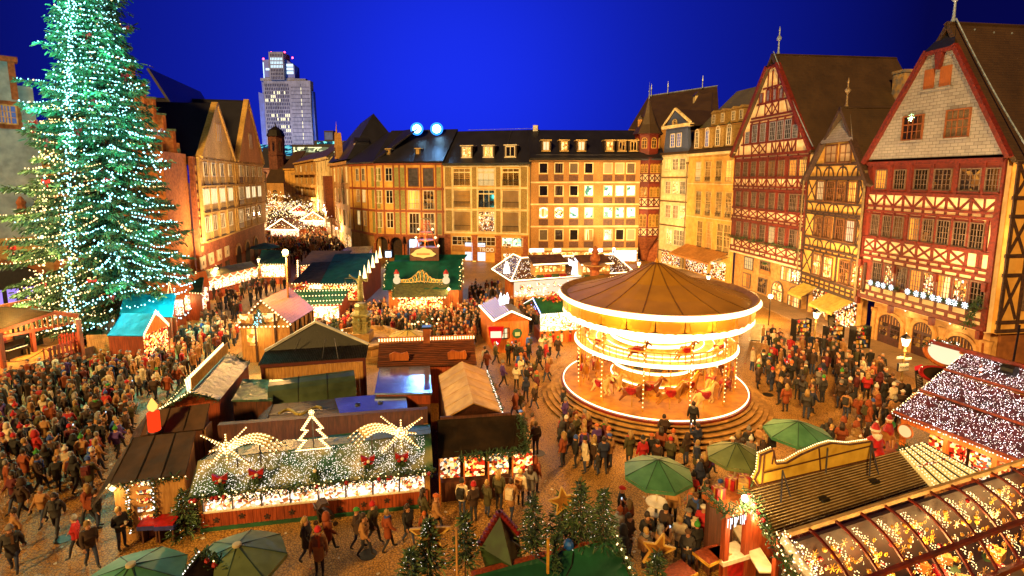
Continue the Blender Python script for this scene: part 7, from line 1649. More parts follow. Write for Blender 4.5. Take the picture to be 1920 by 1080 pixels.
# ================================================================== right foreground stalls
def right_stalls():
    F=Spot(1400,1010,1690,925); T=thing('market_stall','stall with ribbed brown roof, tall yellow sign board and slanted lit skylight','market stall',F.A,F.rz)
    q=[F.l(1451,1010,2.55),F.l(1743,914,2.55),F.l(1686,846,3.35),F.l(1398,921,3.35)]; rm=mat('ribbed_brown_roof',hx('5e4426'),hx('3a2814'),1.4,.35,.1)
    MB().slab(q,.06,rm).build('roof',T); rb=MB(); rl=MB()
    for i in range(64):a,c=lerp(q[0],q[1],(i+.5)/64),lerp(q[3],q[2],(i+.5)/64); rb.bar(a+Vector((0,0,.015)),c+Vector((0,0,.015)),.035,.03,rm)
    for j in range(17):a,c=lerp(q[0],q[3],(j+.5)/17),lerp(q[1],q[2],(j+.5)/17); rl.bar(a+Vector((0,0,.035)),c+Vector((0,0,.035)),.026,.02,mat('roof_batten',hx('e0cc98'),hx('c0a870'),4,.3,metal=.3))
    rb.build('ribs',T,kind='stuff'); rl.build('battens',T,kind='stuff')
    for s,t in((.36,.42),(.70,.48)):p=lerp(lerp(q[0],q[1],s),lerp(q[3],q[2],s),t); MB().bx(-.16,.16,-.16,.16,0,.1,DMET).build('roof_hatch',T,p)
    # walls
    c=sum(q,Vector())/4; w=MB(); P=[c+(p-c)*.95 for p in q]
    for i in range(3):a,b_=P[i],P[(i+1)%4]; w.add([(a.x,a.y,0),(b_.x,b_.y,0),(b_.x,b_.y,b_.z-.06),(a.x,a.y,a.z-.06)],[(0,1,2,3)],WOODR)
    w.bx(P[0].x-.05,P[0].x+.1,P[0].y-.05,P[0].y+.1,0,2.5,WOODR); w.build('walls',T)
    # skylight of slanted panes full of bulbs
    k=[F.l(1746,913,2.58),F.l(1838,888,2.58),F.l(1733,831,3.38),F.l(1686,846,3.38)]
    for i in range(5):
        a0,a1,b0,b1=lerp(k[0],k[1],i/5),lerp(k[0],k[1],(i+.92)/5),lerp(k[3],k[2],i/5),lerp(k[3],k[2],(i+.92)/5); MB().slab([a0,a1,b1,b0],.04,emat('lit_skylight_pane',hx('ffc868'),.8)).build('pane',T); lb=MB()
        for s in(.3,.7):line_bulbs(lb,lerp(a0,a1,s)+Vector((0,0,.05)),lerp(b0,b1,s)+Vector((0,0,.05)),.1,.026,BULB_W,.02)
        for q_ in range(14):lb.box(lerp(lerp(a0,a1,rnd.random()),lerp(b0,b1,rnd.random()),.5)+Vector((rnd.uniform(-.05,.05),0,.04)),(.08,.08,.04),GOODS)
        lb.build('bulbs',T); MB().bar(lerp(a1,a0,-.04)+Vector((0,0,.03)),lerp(b1,b0,-.04)+Vector((0,0,.03)),.03,.05,DMET).build('glazing_bar',T)
    # sign board seen from behind, with props
    G=Frame.pts(F.w(q[3].x,q[3].y,0).to_2d(),F.w(q[2].x,q[2].y,0).to_2d()); yb=mat('yellow_sign_back',hx('d8b040'),hx('c0962c'),2.5,.55,.05)
    def gp2(x,y):return G.uv(x,y)
    outl=[gp2(*p)for p in((1418,908),(1412,897),(1420,882),(1423,852),(1447,842),(1452,868),(1472,866),(1500,850),(1535,835),(1556,829),(1590,832),(1631,826),(1634,858))]
    H=Sub(T,F.l(1398,921,3.35)*1.0,G.rz-F.rz); H=Sub(T,Vector((q[3].x,q[3].y,0)),G.rz-F.rz)
    MB().prism(outl,-.05,.05,yb).build('sign_board',H); fr=MB()
    for a,c_ in zip(outl,outl[1:]+outl[:1]):fr.bar((a[0],-.07,a[1]),(c_[0],-.07,c_[1]),.04,.06,WOODD,(0,1,0))
    for(a,b_)in(((1425,905),(1430,848)),((1430,884),(1630,834)),((1444,868),(1448,844)),((1535,880),(1532,838))):a,b_=gp2(*a),gp2(*b_); fr.bar((a[0],-.08,a[1]),(b_[0],-.08,b_[1]),.035,.04,WOODD,(0,1,0))
    fr.build('sign_frame',H); lb=MB()
    for a,c_ in zip(outl[1:],outl[2:-1]):
        n=max(2,int(math.hypot(a[0]-c_[0],a[1]-c_[1])/.09))
        for i in range(n):lb.octa((a[0]+(c_[0]-a[0])*i/n,.07,a[1]+(c_[1]-a[1])*i/n+.03),.03,BULB_W)
    lb.build('edge_bulbs',H)
    for(x,y,x2,y2)in((1464,880,1484,938),(1548,838,1560,880),(1630,830,1648,892)):
        a=gp2(x,y); p0=H.M@Vector((a[0],-.08,a[1])); p1=F.l(x2,y2,3.0); p2=F.l(x,y+62 if x!=1548 else y+50,3.3); MB().bar(p0,p1,.035,.035,METAL).bar(p0,p2,.05,.05,METAL).build('prop',T)
    # festive front end: small gable with gifts, white fretwork and red posts
    g0=F.l(1395,924,3.1); fe=MB().bx(-1.2,.1,-.5,.7,2.75,2.95,WOODO).bx(-1.1,-.9,-.4,-.2,0,2.75,WOODR).bx(-.2,0,-.4,-.2,0,2.75,WOODR).bx(-1.1,0,.4,.6,0,2.75,WOODD).bx(-1.15,.05,-.45,.3,.9,1.05,WFR).bx(-1.1,0,-.38,-.3,0,.9,RIB); fe.build('end_gable',T,(g0.x,g0.y,0)); glow(T,(g0.x-.5,g0.y-.9,2.0),40)
    garland(T,[g0+Vector((-1.25,-.55,-.1)),g0+Vector((.1,-.55,-.1))],70,.2,BULB_W,10); garland(T,[q[3]+Vector((-.05,0,.05)),q[0]+Vector((-.1,0,.05))],120,.2,BULB_W,3,3)
    garland(T,[g0+Vector((-1.25,-.55,-.1)),g0+Vector((-1.25,.6,0))],70,.2)
    ic=MB()
    for k_ in range(22):x=rnd.uniform(-1.2,.05); z=rnd.uniform(2.35,2.7); ic.bar((g0.x+x,g0.y-.55,2.74),(g0.x+x,g0.y-.55,z),.012,.012,BULB_C2)
    ic.build('icicle_lights',T,kind='stuff')
    for k_,(dx,dy,c1)in enumerate(((-.95,.2,RIB),(-.1,.5,RIB),(.15,.2,GOLD),(.4,.45,RIB))):
        o=MB().bx(-.16,.16,-.16,.16,0,.4,c1).bx(-.17,.17,-.03,.03,0,.41,GOLD).bx(-.03,.03,-.17,.17,0,.41,GOLD); t=thing('gift_box',('red gift beside the blazing lamp','red wrapped gift right of the lamp','golden wrapped gift on the stall roof edge','last red gift before the yellow sign board')[k_],'gift',F.w(g0.x+dx,g0.y+dy,3.0),F.rz+k_*.4); o.build('box',t)
    L=thing('roof_lamp','blazing bare lamp on the end of the right stall roof','lamp',F.w(g0.x-.45,g0.y-.5,2.97),0); MB().lathe([(.14,0),(.05,.08),(.05,.2)],DMET,8).build('base',L); MB().ball((0,0,.33),.11,emat('blazing_bulb',(1,.82,.5),30,True),10,7).build('bulb',L); lamp('roof_lamp_glow',(0,-.35,.4),260,(1,.68,.32),.15,L)
    # serving counter with glasses
    c0,c1=F.l(1396,985,1.05),F.l(1452,1072,1.05); d=(c1-c0).normalized(); nn=Vector((d.y,-d.x,0)); ct=MB().slab([c0-nn*.05,c1-nn*.05,c1+nn*.5,c0+nn*.5],.06,mat('white_counter',hx('e4d8bc'),hx('cabd9c'),3,.35)); ct.slab([c0+nn*.02-Vector((0,0,.06)),c1+nn*.02-Vector((0,0,.06)),c1+nn*.02-Vector((0,0,1.04)),c0+nn*.02-Vector((0,0,1.04))],.05,WOODD); ct.build('counter',T)
    gl=MB()
    for k_ in range(40):p=F.l(rnd.uniform(1392,1450),rnd.uniform(962,985),1.12); gl.lathe([(.035,0),(.045,.12)],WFR if k_%3 else GOLD,6,p)
    gl.build('glasses',T,kind='stuff'); MB().slab([F.l(1390,1000,1.0),F.l(1445,985,1.0),F.l(1440,955,1.0),F.l(1395,962,1.0)],.05,mat('white_counter',hx('e4d8bc'))).build('rear_counter',T)
    glow(T,F.l(1420,975,2.2),90); glow(T,F.l(1460,1040,2.2)+Vector((-.4,0,0)),70)
    for p in((1497,1075),):a=F.l(1497,1078,1.2); MB().bx(a.x-.08,a.x+.08,a.y-.08,a.y+.08,0,2.6,mat('dark_red_post',hx('6a1a0e'),hx('4a1008'),3,.5)).build('post',T)
    # --- glass vault
    F=Frame.pts(gp(1513,994,3.4).to_2d(),gp(1866,884.5,3.4).to_2d()); T=thing('glass_pavilion','long glass-vaulted pavilion with dark red ribs, strings of golden bulbs inside','pavilion',F.A,F.rz); Wd=F.W+2.0
    rr=mat('dark_red_rib',hx('6e200f'),hx('4c1408'),3,.4)
    arc=[(-.0,3.4),(-.35,3.34),(-.75,3.2),(-1.1,2.98),(-1.45,2.68),(-1.8,2.32),(-2.1,1.95)]
    n=11; u0=-1.0
    glass=bpy.data.materials.new('thin_glass'); glass.use_nodes=True; nt=glass.node_tree; nt.nodes.clear(); o_=node(nt,'ShaderNodeOutputMaterial'); mx=node(nt,'ShaderNodeMixShader'); mx.inputs[0].default_value=.09; tr=node(nt,'ShaderNodeBsdfTransparent'); gs=node(nt,'ShaderNodeBsdfGlossy'); gs.inputs['Roughness'].default_value=.08
    ns_=node(nt,'ShaderNodeTexNoise'); ns_.inputs['Scale'].default_value=3; bp=node(nt,'ShaderNodeBump'); bp.inputs['Strength'].default_value=.2; nt.links.new(ns_.outputs['Fac'],bp.inputs['Height']); nt.links.new(bp.outputs[0],gs.inputs['Normal'])
    nt.links.new(tr.outputs[0],mx.inputs[1]); nt.links.new(gs.outputs[0],mx.inputs[2]); nt.links.new(mx.outputs[0],o_.inputs[0])
    for i in range(n+1):
        u=u0+(Wd-u0)*i/n; b=MB()
        for a,c_ in zip(arc,arc[1:]):b.bar((u,a[0],a[1]),(u,c_[0],c_[1]),.055,.09,rr,(1,0,0))
        b.build('rib',T)
    for i in range(n):
        a_,c_=u0+(Wd-u0)*i/n+.03,u0+(Wd-u0)*(i+1)/n-.03
        MB().add([(u,y,z-.02)for(y,z)in arc for u in(a_,c_)],[(2*k_,2*k_+1,2*k_+3,2*k_+2)for k_ in range(len(arc)-1)],glass).build('pane',T)
        lb=MB(); um=(a_+c_)/2
        for(s0,s1,dz)in((.08,.42,-.25),(.5,.84,-.3),(.88,1.0,-.3)):
            for k_ in range(int((s1-s0)*110)):
                t=s0+(s1-s0)*k_/((s1-s0)*110); j=min(int(t*6),5); f=t*6-j; y=arc[j][0]+(arc[j+1][0]-arc[j][0])*f; z=arc[j][1]+(arc[j+1][1]-arc[j][1])*f; lb.octa((um+.10*math.sin(k_*2.6)+rnd.gauss(0,.015),y,z+dz+rnd.gauss(0,.02)),.021,BULB_W)
                if k_%3==0:lb.octa((um+rnd.uniform(-.4,.4),y,z+dz-rnd.uniform(.1,.5)),.013,BULB_W)
        lb.build('light_string',T); og=MB()
        for k_ in range(34):
            t=rnd.uniform(.05,.95); j=min(int(t*6),5); y,z=arc[j][0],arc[j][1]-rnd.uniform(.35,.8); x=rnd.uniform(a_,c_); s=rnd.random()
            if s<.45:
                rad=.06
                og.path([(x+rad*math.cos(v),y,z+rad*math.sin(v))for v in(0,1.05,2.1,3.14,4.2,5.24,6.28)],.014,GOLD,4)
            elif s<.7:
                for v in range(6):og.bar((x,y,z),(x+.16*math.cos(v*1.05),y,z+.16*math.sin(v*1.05)),.015,.015,GOLD,(0,1,0))
            else:og.ball((x,y,z),rnd.uniform(.05,.1),RIB if s<.74 else GOLD,7,5)
        og.build('ornaments',T,kind='stuff')
    MB().bar((u0,-1.45,2.72),(Wd,-1.45,2.72),.12,.12,rr).build('purlin',T); MB().bar((u0,-2.1,1.98),(Wd,-2.1,1.98),.14,.16,rr).build('eave_beam',T); MB().bar((u0,.06,3.42),(Wd,.06,3.42),.12,.14,mat('pale_ridge_board',hx('c8a468'),hx('a8844c'))).build('ridge_beam',T)
    MB().bx(u0,Wd,-3.0,1.2,.02,.06,mat('dark_interior_boards',hx('34180a'),hx('1e0d06'),2,.7)).bx(u0,Wd,-.1,.02,0,3.2,mat('dark_interior_boards',hx('34180a'))).build('interior',T); tb=MB()
    for k_ in range(60):tb.box((rnd.uniform(u0,Wd),rnd.uniform(-2,-.3),rnd.uniform(.6,1.3)),(rnd.uniform(.2,.6),rnd.uniform(.2,.5),rnd.uniform(.1,.4)),[WOODO,WOODT,RIB,GOLD,FIR][k_%5],rnd.random())
    tb.build('wares',T,kind='stuff')
    for k_ in range(6):glow(T,(u0+(Wd-u0)*(k_+.5)/6,-.9,2.3),210,.3,(1,.55,.17))
    sn=MB(); a0=Vector((u0-.1,-.1,3.5)); a1=Vector((u0+.1,-2.6,2.0)); sn.tube(a0,a1,.13,mat('white_fleece',hx('f0e8dc'),hx('d8cebc'),8,.9,.4),8)
    for k_ in range(240):t=rnd.random(); sn.octa(lerp(a0,a1,t)+Vector((rnd.gauss(0,.12),rnd.gauss(0,.1),abs(rnd.gauss(.08,.1)))),.024,BULB_N if k_%2 else BULB_W)
    sn.build('fleece_edge',T,kind='stuff'); garland(T,[a0+Vector((-.35,0,-.1)),a1+Vector((-.35,0,-.1))],90,.18,BULB_W,12); MB().bar(a0+Vector((-.3,.1,-.3)),a1+Vector((-.3,0,-.3)),.12,.14,rr).build('end_beam',T)
    # --- big dark red roof covered in lights
    E0,E1,T0,T1=gp(1675,773,2.8),gp(1894,858.5,2.8),gp(1811,669,4.6),gp(1920,698,4.6); F=Frame.pts(E0.to_2d(),E1.to_2d()); T=thing('market_stall','large stall with dark red stepped roof thickly strewn with white bulbs','market stall',F.A,F.rz)
    d=(E1-E0).normalized(); lo=[E0,E0+d*9.0]; hi=[T0,T0+d*9.0]; L_=lambda p:Vector(((p-F.A).dot(F.d),(p-F.A).dot(F.n),p.z)); dr=mat('dark_red_roof_cloth',hx('5e1408'),hx('3a0a05'),2,.6,.1)
    a,b_,c_,e_=L_(lo[0]),L_(lo[1]),L_(hi[1]),L_(hi[0]); lb=MB()
    for k_ in range(3):
        t0,t1=k_/3,(k_+1)/3; dz=Vector((0,0,.12*k_)); qd=[lerp(a,e_,t0)+dz,lerp(b_,c_,t0)+dz,lerp(b_,c_,t1)+dz,lerp(a,e_,t1)+dz]; MB().slab(qd,.06,dr).build('roof_tier',T); MB().bar(qd[0]+Vector((0,0,.05)),qd[1]+Vector((0,0,.05)),.07,.09,WOODR).build('tier_batten',T); plane_bulbs(lb,qd,2100,.0135,[BULB_N,BULB_N,emat('pinkish_bulb',(1,.8,.85),8)],.06)
    lb.build('light_net',T,kind='stuff'); lb=MB(); line_bulbs(lb,a+Vector((0,-.05,-.06)),b_+Vector((0,-.05,-.06)),.12,.03,BULB_N,.03); line_bulbs(lb,a+Vector((-.05,0,0)),e_+Vector((-.05,0,.2)),.16,.035,BULB_W,.03); lb.build('edge_bulbs',T)
    MB().slab([e_+Vector((0,0,.3)),c_+Vector((0,0,.3)),c_+Vector((0,3,-1)),e_+Vector((0,3,-1))],.06,dr).build('rear_roof',T)
    w=MB(); ln=(b_-a).length
    for k_ in range(6):w.bx(a.x+ln*k_/5+.1,a.x+ln*k_/5+.28,.5,.7,0,2.75,WOODO)
    w.bx(a.x+.1,b_.x,.45,.62,2.3,2.6,WOODO).bx(a.x+.1,b_.x,.5,.7,0,1.0,WOODR).bx(a.x+.1,b_.x,3.0,3.2,0,3.3,WOODD); w.build('front',T)
    for k_ in range(3):MB().bx(a.x+1.2+1.6*k_,a.x+2.5+1.6*k_,.8,1.2,1.0,2.1,GOODR if k_!=1 else GOODS).build('display',T); glow(T,(a.x+1.8+1.6*k_,-.1,2.2),60)
    MB().lathe([(.34,0),(.34,.06)],WOODO,16).lathe([(.28,.06),(.28,.07)],emat('round_sign_face',hx('ffd890'),.8),16).build('round_sign',T,(a.x+.7,-.15,2.2)).rotation_euler=(PI/2,0,0)
    # oval signs on poles behind it
    for(x,y,z,rx,rz_,lab,fc)in((1772,663,4.2,.95,.62,'tilted oval sign with blank cream face and orange rim above the lit red roof',emat('cream_sign_face',hx('fff0c0'),.85)),(1762,704,3.2,.9,.4,'small dark oval sign with red rim below the cream one',DKT)):
        p=gp(x,y,z); S_=thing('oval_sign',lab,'sign',(p.x,p.y,0),-.15); n_=28
        MB().prism([(rx*1.2*math.cos(2*PI*i/n_),rz_*1.25*math.sin(2*PI*i/n_))for i in range(n_)],-.05,.08,WOODO if z>3.5 else RIB).build('rim',S_,(0,0,z)).rotation_euler=(-.45,.2,0); MB().prism([(rx*math.cos(2*PI*i/n_),rz_*math.sin(2*PI*i/n_))for i in range(n_)],-.08,-.055,fc).build('face',S_,(0,0,z)).rotation_euler=(-.45,.2,0); MB().tube((.2,.1,0),(.2,.1,z),.05,WOODO,6).build('post',S_)
        if z>3.5:garland(S_,[(-rx*1.3,.05,z+.3),(-.4,.05,z+.75),(.6,.05,z+.6),(rx*1.3,.05,z-.2)],50,.12,BULB_N,8)
    # the red steel boom above the roof
    bm=thing('crane_boom','red steel boom with winch gear laid over the lit red roof','crane',gp(1850,700,4.4)); o=Vector(bm.location); q_=lambda x,y,z:gp(x,y,z)-o
    MB().bar(q_(1745,640,4.8),q_(1930,690,5.2),.18,.2,mat('red_steel',hx('8c1c10'),hx('621008'),4,.4)).build('beam',bm); MB().bar(q_(1800,660,4.8),q_(1840,690,4.3),.1,.1,WOODO).bar(q_(1843,645,5),q_(1838,700,4.4),.1,.1,WOODO).build('brace',bm); MB().tube(q_(1880,690,4.9),q_(1905,697,4.9),.25,DMET,10).build('winch',bm); MB().tube(q_(1912,610,6.2),q_(1896,700,4.4),.05,DMET,6).build('mast',bm)
    # --- christmas figures on the stall roof behind the yellow board
    base=gp(1655,858,2.9); Pf=thing('figure_stage','small red decked stall roof carrying Christmas figures beside the yellow board','market stall',(base.x,base.y,0),.2); MB().bx(-1.0,1.6,-.4,1.2,2.75,2.9,WOODR).bx(-.9,1.5,-.3,1.1,0,2.75,WOODD).build('deck',Pf); garland(Pf,[(.6,-.1,2.95),(1.6,.3,2.95)],90,.2)
    def fig(name,lab,x,y,z=2.9):p=gp(x,y,z); o=thing(name,lab,'figure',(p.x,p.y,z),.3); o.scale=(.8,.8,.8); return o
    wh=mat('white_fur',hx('f4ead8'),hx('dccfb8'),8,.9); sk=mat('doll_skin',hx('d8a070')); rdc=mat('santa_red_cloth',hx('c4161a'),hx('8e0c10'),4,.6); tn=mat('reindeer_tan',hx('b8742c'),hx('95581c'),5,.7)
    s=fig('santa_figure','large Santa figure in red with white beard, seated beside the sign board',1635,856); m_=skin_mesh('santa_body',[(0,0,.35),(0,0,.7),(0,-.02,1.0),(0,-.04,1.2),(.3,-.05,.95),(.42,-.25,.7),(-.3,-.05,.95),(-.42,-.25,.7),(.2,-.3,.3),(.22,-.55,.05),(-.2,-.3,.3),(-.22,-.55,.05)],[(0,1),(1,2),(2,3),(2,4),(4,5),(2,6),(6,7),(0,8),(8,9),(0,10),(10,11)],[.34,.36,.26,.14,.15,.11,.15,.11,.18,.13,.18,.13],1)
    b=to_mb(m_,rdc,None,lambda c:BLK if c.z<.12 else rdc); b.sm=True; b.build('body',s); MB().ball((0,-.06,1.34),.2,sk,12,8).octa((0,-.27,1.33),.04,rdc).build('head',s); MB().lathe([(.05,-.42),(.2,-.2),(.22,-.05),(.12,.03)],wh,10,(0,-.16,1.3)).build('beard',s); MB().lathe([(.23,0),(.23,.1)],wh,12,(0,-.04,1.42)).lathe([(.2,.1),(.12,.3),(.03,.42)],rdc,10,(0,-.04,1.42)).ball((.06,-.04,1.86),.07,wh,8,5).build('hat',s); MB().bx(-.37,.37,-.36,.36,.55,.66,BLK).build('belt',s)
    s=fig('reindeer_figure','tan reindeer figure with a small red coated rider and green sack',1662,842); b=to_mb(skin_mesh('deer',[(0,0,.75),(.35,0,.78),(-.35,0,.75),(-.52,0,1.05),(-.6,0,1.25),(-.8,0,1.18),(.35,.1,.4),(.42,.1,0),(.35,-.1,.4),(.3,-.1,0),(-.35,.1,.4),(-.5,.1,.1),(-.35,-.1,.4),(-.28,-.1,0)],[(0,1),(0,2),(2,3),(3,4),(4,5),(1,6),(6,7),(1,8),(8,9),(2,10),(10,11),(2,12),(12,13)],[.2,.19,.2,.11,.09,.06,.08,.04,.08,.04,.08,.04,.08,.04],1),tn); b.sm=True; b.build('body',s)
    an_=MB()
    for sg in(-1,1):an_.path([(-.58,sg*.05,1.32),(-.5,sg*.2,1.55),(-.62,sg*.28,1.75)],.025,tn,5).tube((-.5,sg*.2,1.55),(-.35,sg*.25,1.66),.02,tn,5)
    an_.build('antlers',s); MB().lathe([(.22,.85),(.26,1.05),(.16,1.4)],rdc,10).ball((0,0,1.55),.14,sk,10,6).build('rider',s); MB().lathe([(.16,1.62),(.1,1.8),(.02,1.9)],rdc,8).lathe([(.17,1.6),(.17,1.66)],wh,8).build('rider_hat',s); MB().ball((.28,.1,1.25),.22,mat('green_sack',hx('2a8a3c')),8,6).build('sack',s)
    s=fig('teddy_figure','pale brown teddy bear figure sitting left of the Santa',1602,842); b=MB(); b.sm=True; tb_=mat('teddy_plush',hx('a8804c'),hx('86622f'),9,.95,.3)
    b.ball((0,0,.4),.34,tb_,12,8); b.build('body',s); MB().ball((0,-.03,.9),.24,tb_,12,8).ball((.18,0,1.1),.08,tb_,8,5).ball((-.18,0,1.1),.08,tb_,8,5).ball((0,-.24,.85),.09,wh,8,5).build('head',s)
    for sg in(-1,1):MB().ball((sg*.22,-.3,.14),.14,tb_,8,6).build('leg',s); MB().ball((sg*.34,-.12,.55),.12,tb_,8,6).build('arm',s)
    sp_=emat('figure_spotlight',(1,.95,.85),14); l=thing('spotlight','small glaring spotlight among the Christmas figures','lamp',gp(1610,828,3.0)); MB().octa((0,0,0),.09,sp_).build('bulb',l); MB().bx(-.05,.05,-.05,.05,-.12,-.07,DMET).build('base',l); lamp('spot_glow',(.2,-.2,.2),30,(1,.85,.6),.1,l)
# ================================================================== bottom centre: green booth roof with firs and wooden stars
def front_booth():
    F=Frame.pts(gp(888,1080,2.6).to_2d(),gp(1151,1009,2.6).to_2d()); T=thing('market_stall','green cloth roofed booth cut by the bottom edge, small scalloped gable on top','market stall',F.A,F.rz)
    q=[F.l(880,1110,2.3),F.l(1188,1100,2.3),F.l(1151,1009,2.75),F.l(888,1080,2.75)]; MB().slab(q,.06,GRN).build('roof',T); MB().bx(q[3].x,q[2].x,-.1,.1,0,2.7,WOODR).build('rear_wall',T)
    ap,l,r,bt=F.l(936,962,3.8),F.l(898,1024,2.9),F.l(972,1002,2.9),F.l(960,1062,2.75); fr=F.l(950,1040,2.9)
    gm=mat('inner_green_boards',hx('2c4a22'),hx('1c3216'),2,.6); MB().add([l,ap,bt,l+Vector((.2,-.1,-.8))],[(0,1,2,3)],gm).build('gable_slope',T); MB().add([ap,r,r+Vector((.1,-.1,-.8)),bt],[(0,1,2,3)],mat('inner_yellow_boards',hx('8a7a30'),hx('6a5c20'),2,.6)).build('gable_slope',T)
    sc=MB()
    for a,c in((l,ap),(ap,r)):
        sc.bar(a+Vector((0,-.02,.03)),c+Vector((0,-.02,.03)),.1,.14,mat('dark_red_trim',hx('8a1c1c'),hx('5e1010'),4,.5))
        for k in range(8):sc.lathe([(.09,-.04),(.09,.04)],mat('dark_red_trim',hx('8a1c1c')),8,lerp(a,c,(k+.5)/8)+Vector((0,-.02,.08)))
    sc.build('scalloped_edge',T)
    for a,c in(((955,1003),(905,1027)),((955,1010),(1028,1060)),((957,1008),(995,1007))):MB().tube(F.l(a[0],a[1],3.0),F.l(c[0],c[1],2.75),.02,METAL,5).build('stay_wire',T)
    MB().ball(F.l(1066,1021,2.9),.17,mat('blue_bag',hx('1c5cb8'),hx('123c86'),5,.4),8,5).build('blue_bag',T)
    p=F.l(1110,1050,2.62); MB().path([F.l(1075,1035,2.72),F.l(1072,1060,2.6),F.l(1062,1080,2.5)],.02,DMET,4).build('cable',T)
    lb=MB(); line_bulbs(lb,q[2]+Vector((.05,0,.05)),q[1]+Vector((.1,0,.1)),.22,.05,BULB_W,.05); lb.build('edge_bulbs',T); garland(T,[q[2]+Vector((.05,0,0)),q[1]+Vector((.1,0,0))],90,.16); lamp('edge_glow',q[2]+Vector((.7,-.4,.3)),40,(1,.6,.25),.2,T)
    MB().bx(-.03,.03,-.03,.03,0,1.1,GOLD).build('post',T,F.l(1027,1075,2.75)); garland(T,[F.l(1040,1000,3.4),F.l(1043,1075,2.7)],130,.14,name='fir_sprig')
    pole=F.l(857,1080,2.6); MB().tube((pole.x,pole.y,0),(pole.x,pole.y,4.1),.035,WOODT,6).build('pole',T)
    trees=((803,972,1.9,.62,'fir tip with a gilded wooden star behind it, left of the pole'),(871,962,1.8,.5,'slim fir right behind the thin pole'),(1000,930,2.0,.62,'fir standing alone right of the scalloped gable'),(1053,925,1.6,.55,'shaggy dark fir left of the biggest of the three grouped firs'),(1089,902,2.3,.72,'tallest of the three firs crowded at the booth corner'),(1133,917,2.1,.55,'right hand slim fir of the three crowded at the booth corner'),(770,1030,1.4,.6,'bushy low fir at the left end of the row by the bottom edge'),(1232,1035,1.2,.35,'small fir tip before a pale wooden star among the drinkers'))
    for i,(x,y,h,r,lab)in enumerate(trees):p=gp(x,y,2.35+h); fir_tree('fir_tree',lab,(p.x,p.y,2.35),h,r,i,'cut firs set on the booth roofs',2.35)
    def star(lab,x,y,z,R_,solid,tilt=0):
        p=gp(x,y,z); s=thing('wooden_star',lab,'star',p,.15); pts=[((R_ if k%2==0 else R_*.42)*math.sin(k*PI/5),(R_ if k%2==0 else R_*.42)*math.cos(k*PI/5))for k in range(10)]
        o=MB().prism(pts,-.03,.03,mat('star_wood',hx('c48a3c')if solid else hx('8a5a24'),hx('a87028'),4,.5)).build('board',s); o.rotation_euler=(0,tilt,0); e=MB()
        for a,c in zip(pts,pts[1:]+pts[:1]):e.bar((a[0],-.045,a[1]),(c[0],-.045,c[1]),.04,.05,mat('star_rim',hx('e0b860'),hx('c89c44'),4,.4),(0,1,0))
        e.build('rim',s).rotation_euler=(0,tilt,0); MB().tube((0,.06,-1.6),(0,.06,0),.03,BARK,5).build('stake',s)
    star('wooden star with pale rim behind the left fir tip',806,1000,3.6,.62,False,.05); star('wooden star leaning left of the grouped firs',1056,938,3.8,.5,False,-.15); star('tall pale wooden star among the drinkers by the bottom edge',1232,1030,3.2,.55,True,.3)
    # small garlanded gable at the bottom left
    F=Spot(346,1085,447,1085,2.0); T=thing('market_stall','garlanded stall gable with blue star between the two big parasols','market stall',F.A,F.rz); ap,l,r=F.l(376,1038,3.0),F.l(346,1082,2.5),F.l(448,1079,2.3)
    bk=Vector((0,-3,0)); MB().slab([l,ap,ap+bk,l+bk],.05,DKT).build('roof_slope',T); MB().slab([ap,r,r+bk,ap+bk],.05,DKT).build('roof_slope',T); garland(T,[ap,r],160,.2,BULB_W,2,4); garland(T,[l,ap],120,.14); lb=MB(); line_bulbs(lb,l+Vector((-.1,0,0)),ap+Vector((-.05,0,.05)),.09,.035,BULB_N); lb.build('light_string',T); MB().octa(ap+Vector((.05,-.15,-.25)),.07,emat('blue_star_light',(.2,.45,1),7)).build('blue_star',T)
    # two board tables by the drinkers
    for i,(x,y,lab)in enumerate(((1335,1040,'brown table with pale edge trim before the white counter'),(1270,1075,'brown table at the bottom edge beside the drinkers'))):
        p=gp(x,y,1.0); t=thing('stand_table',lab,'table',(p.x,p.y,0),.5); MB().bx(-.55,.55,-.35,.35,1.0,1.05,WOODR).bx(-.57,.57,-.37,-.34,.97,1.07,GOLD).bx(-.57,-.54,-.37,.37,.97,1.07,GOLD).build('tabletop',t)
        for sx in(-.45,.45):
            for sy in(-.25,.25):MB().bx(sx-.03,sx+.03,sy-.03,sy+.03,0,1,WOODD).build('leg',t)
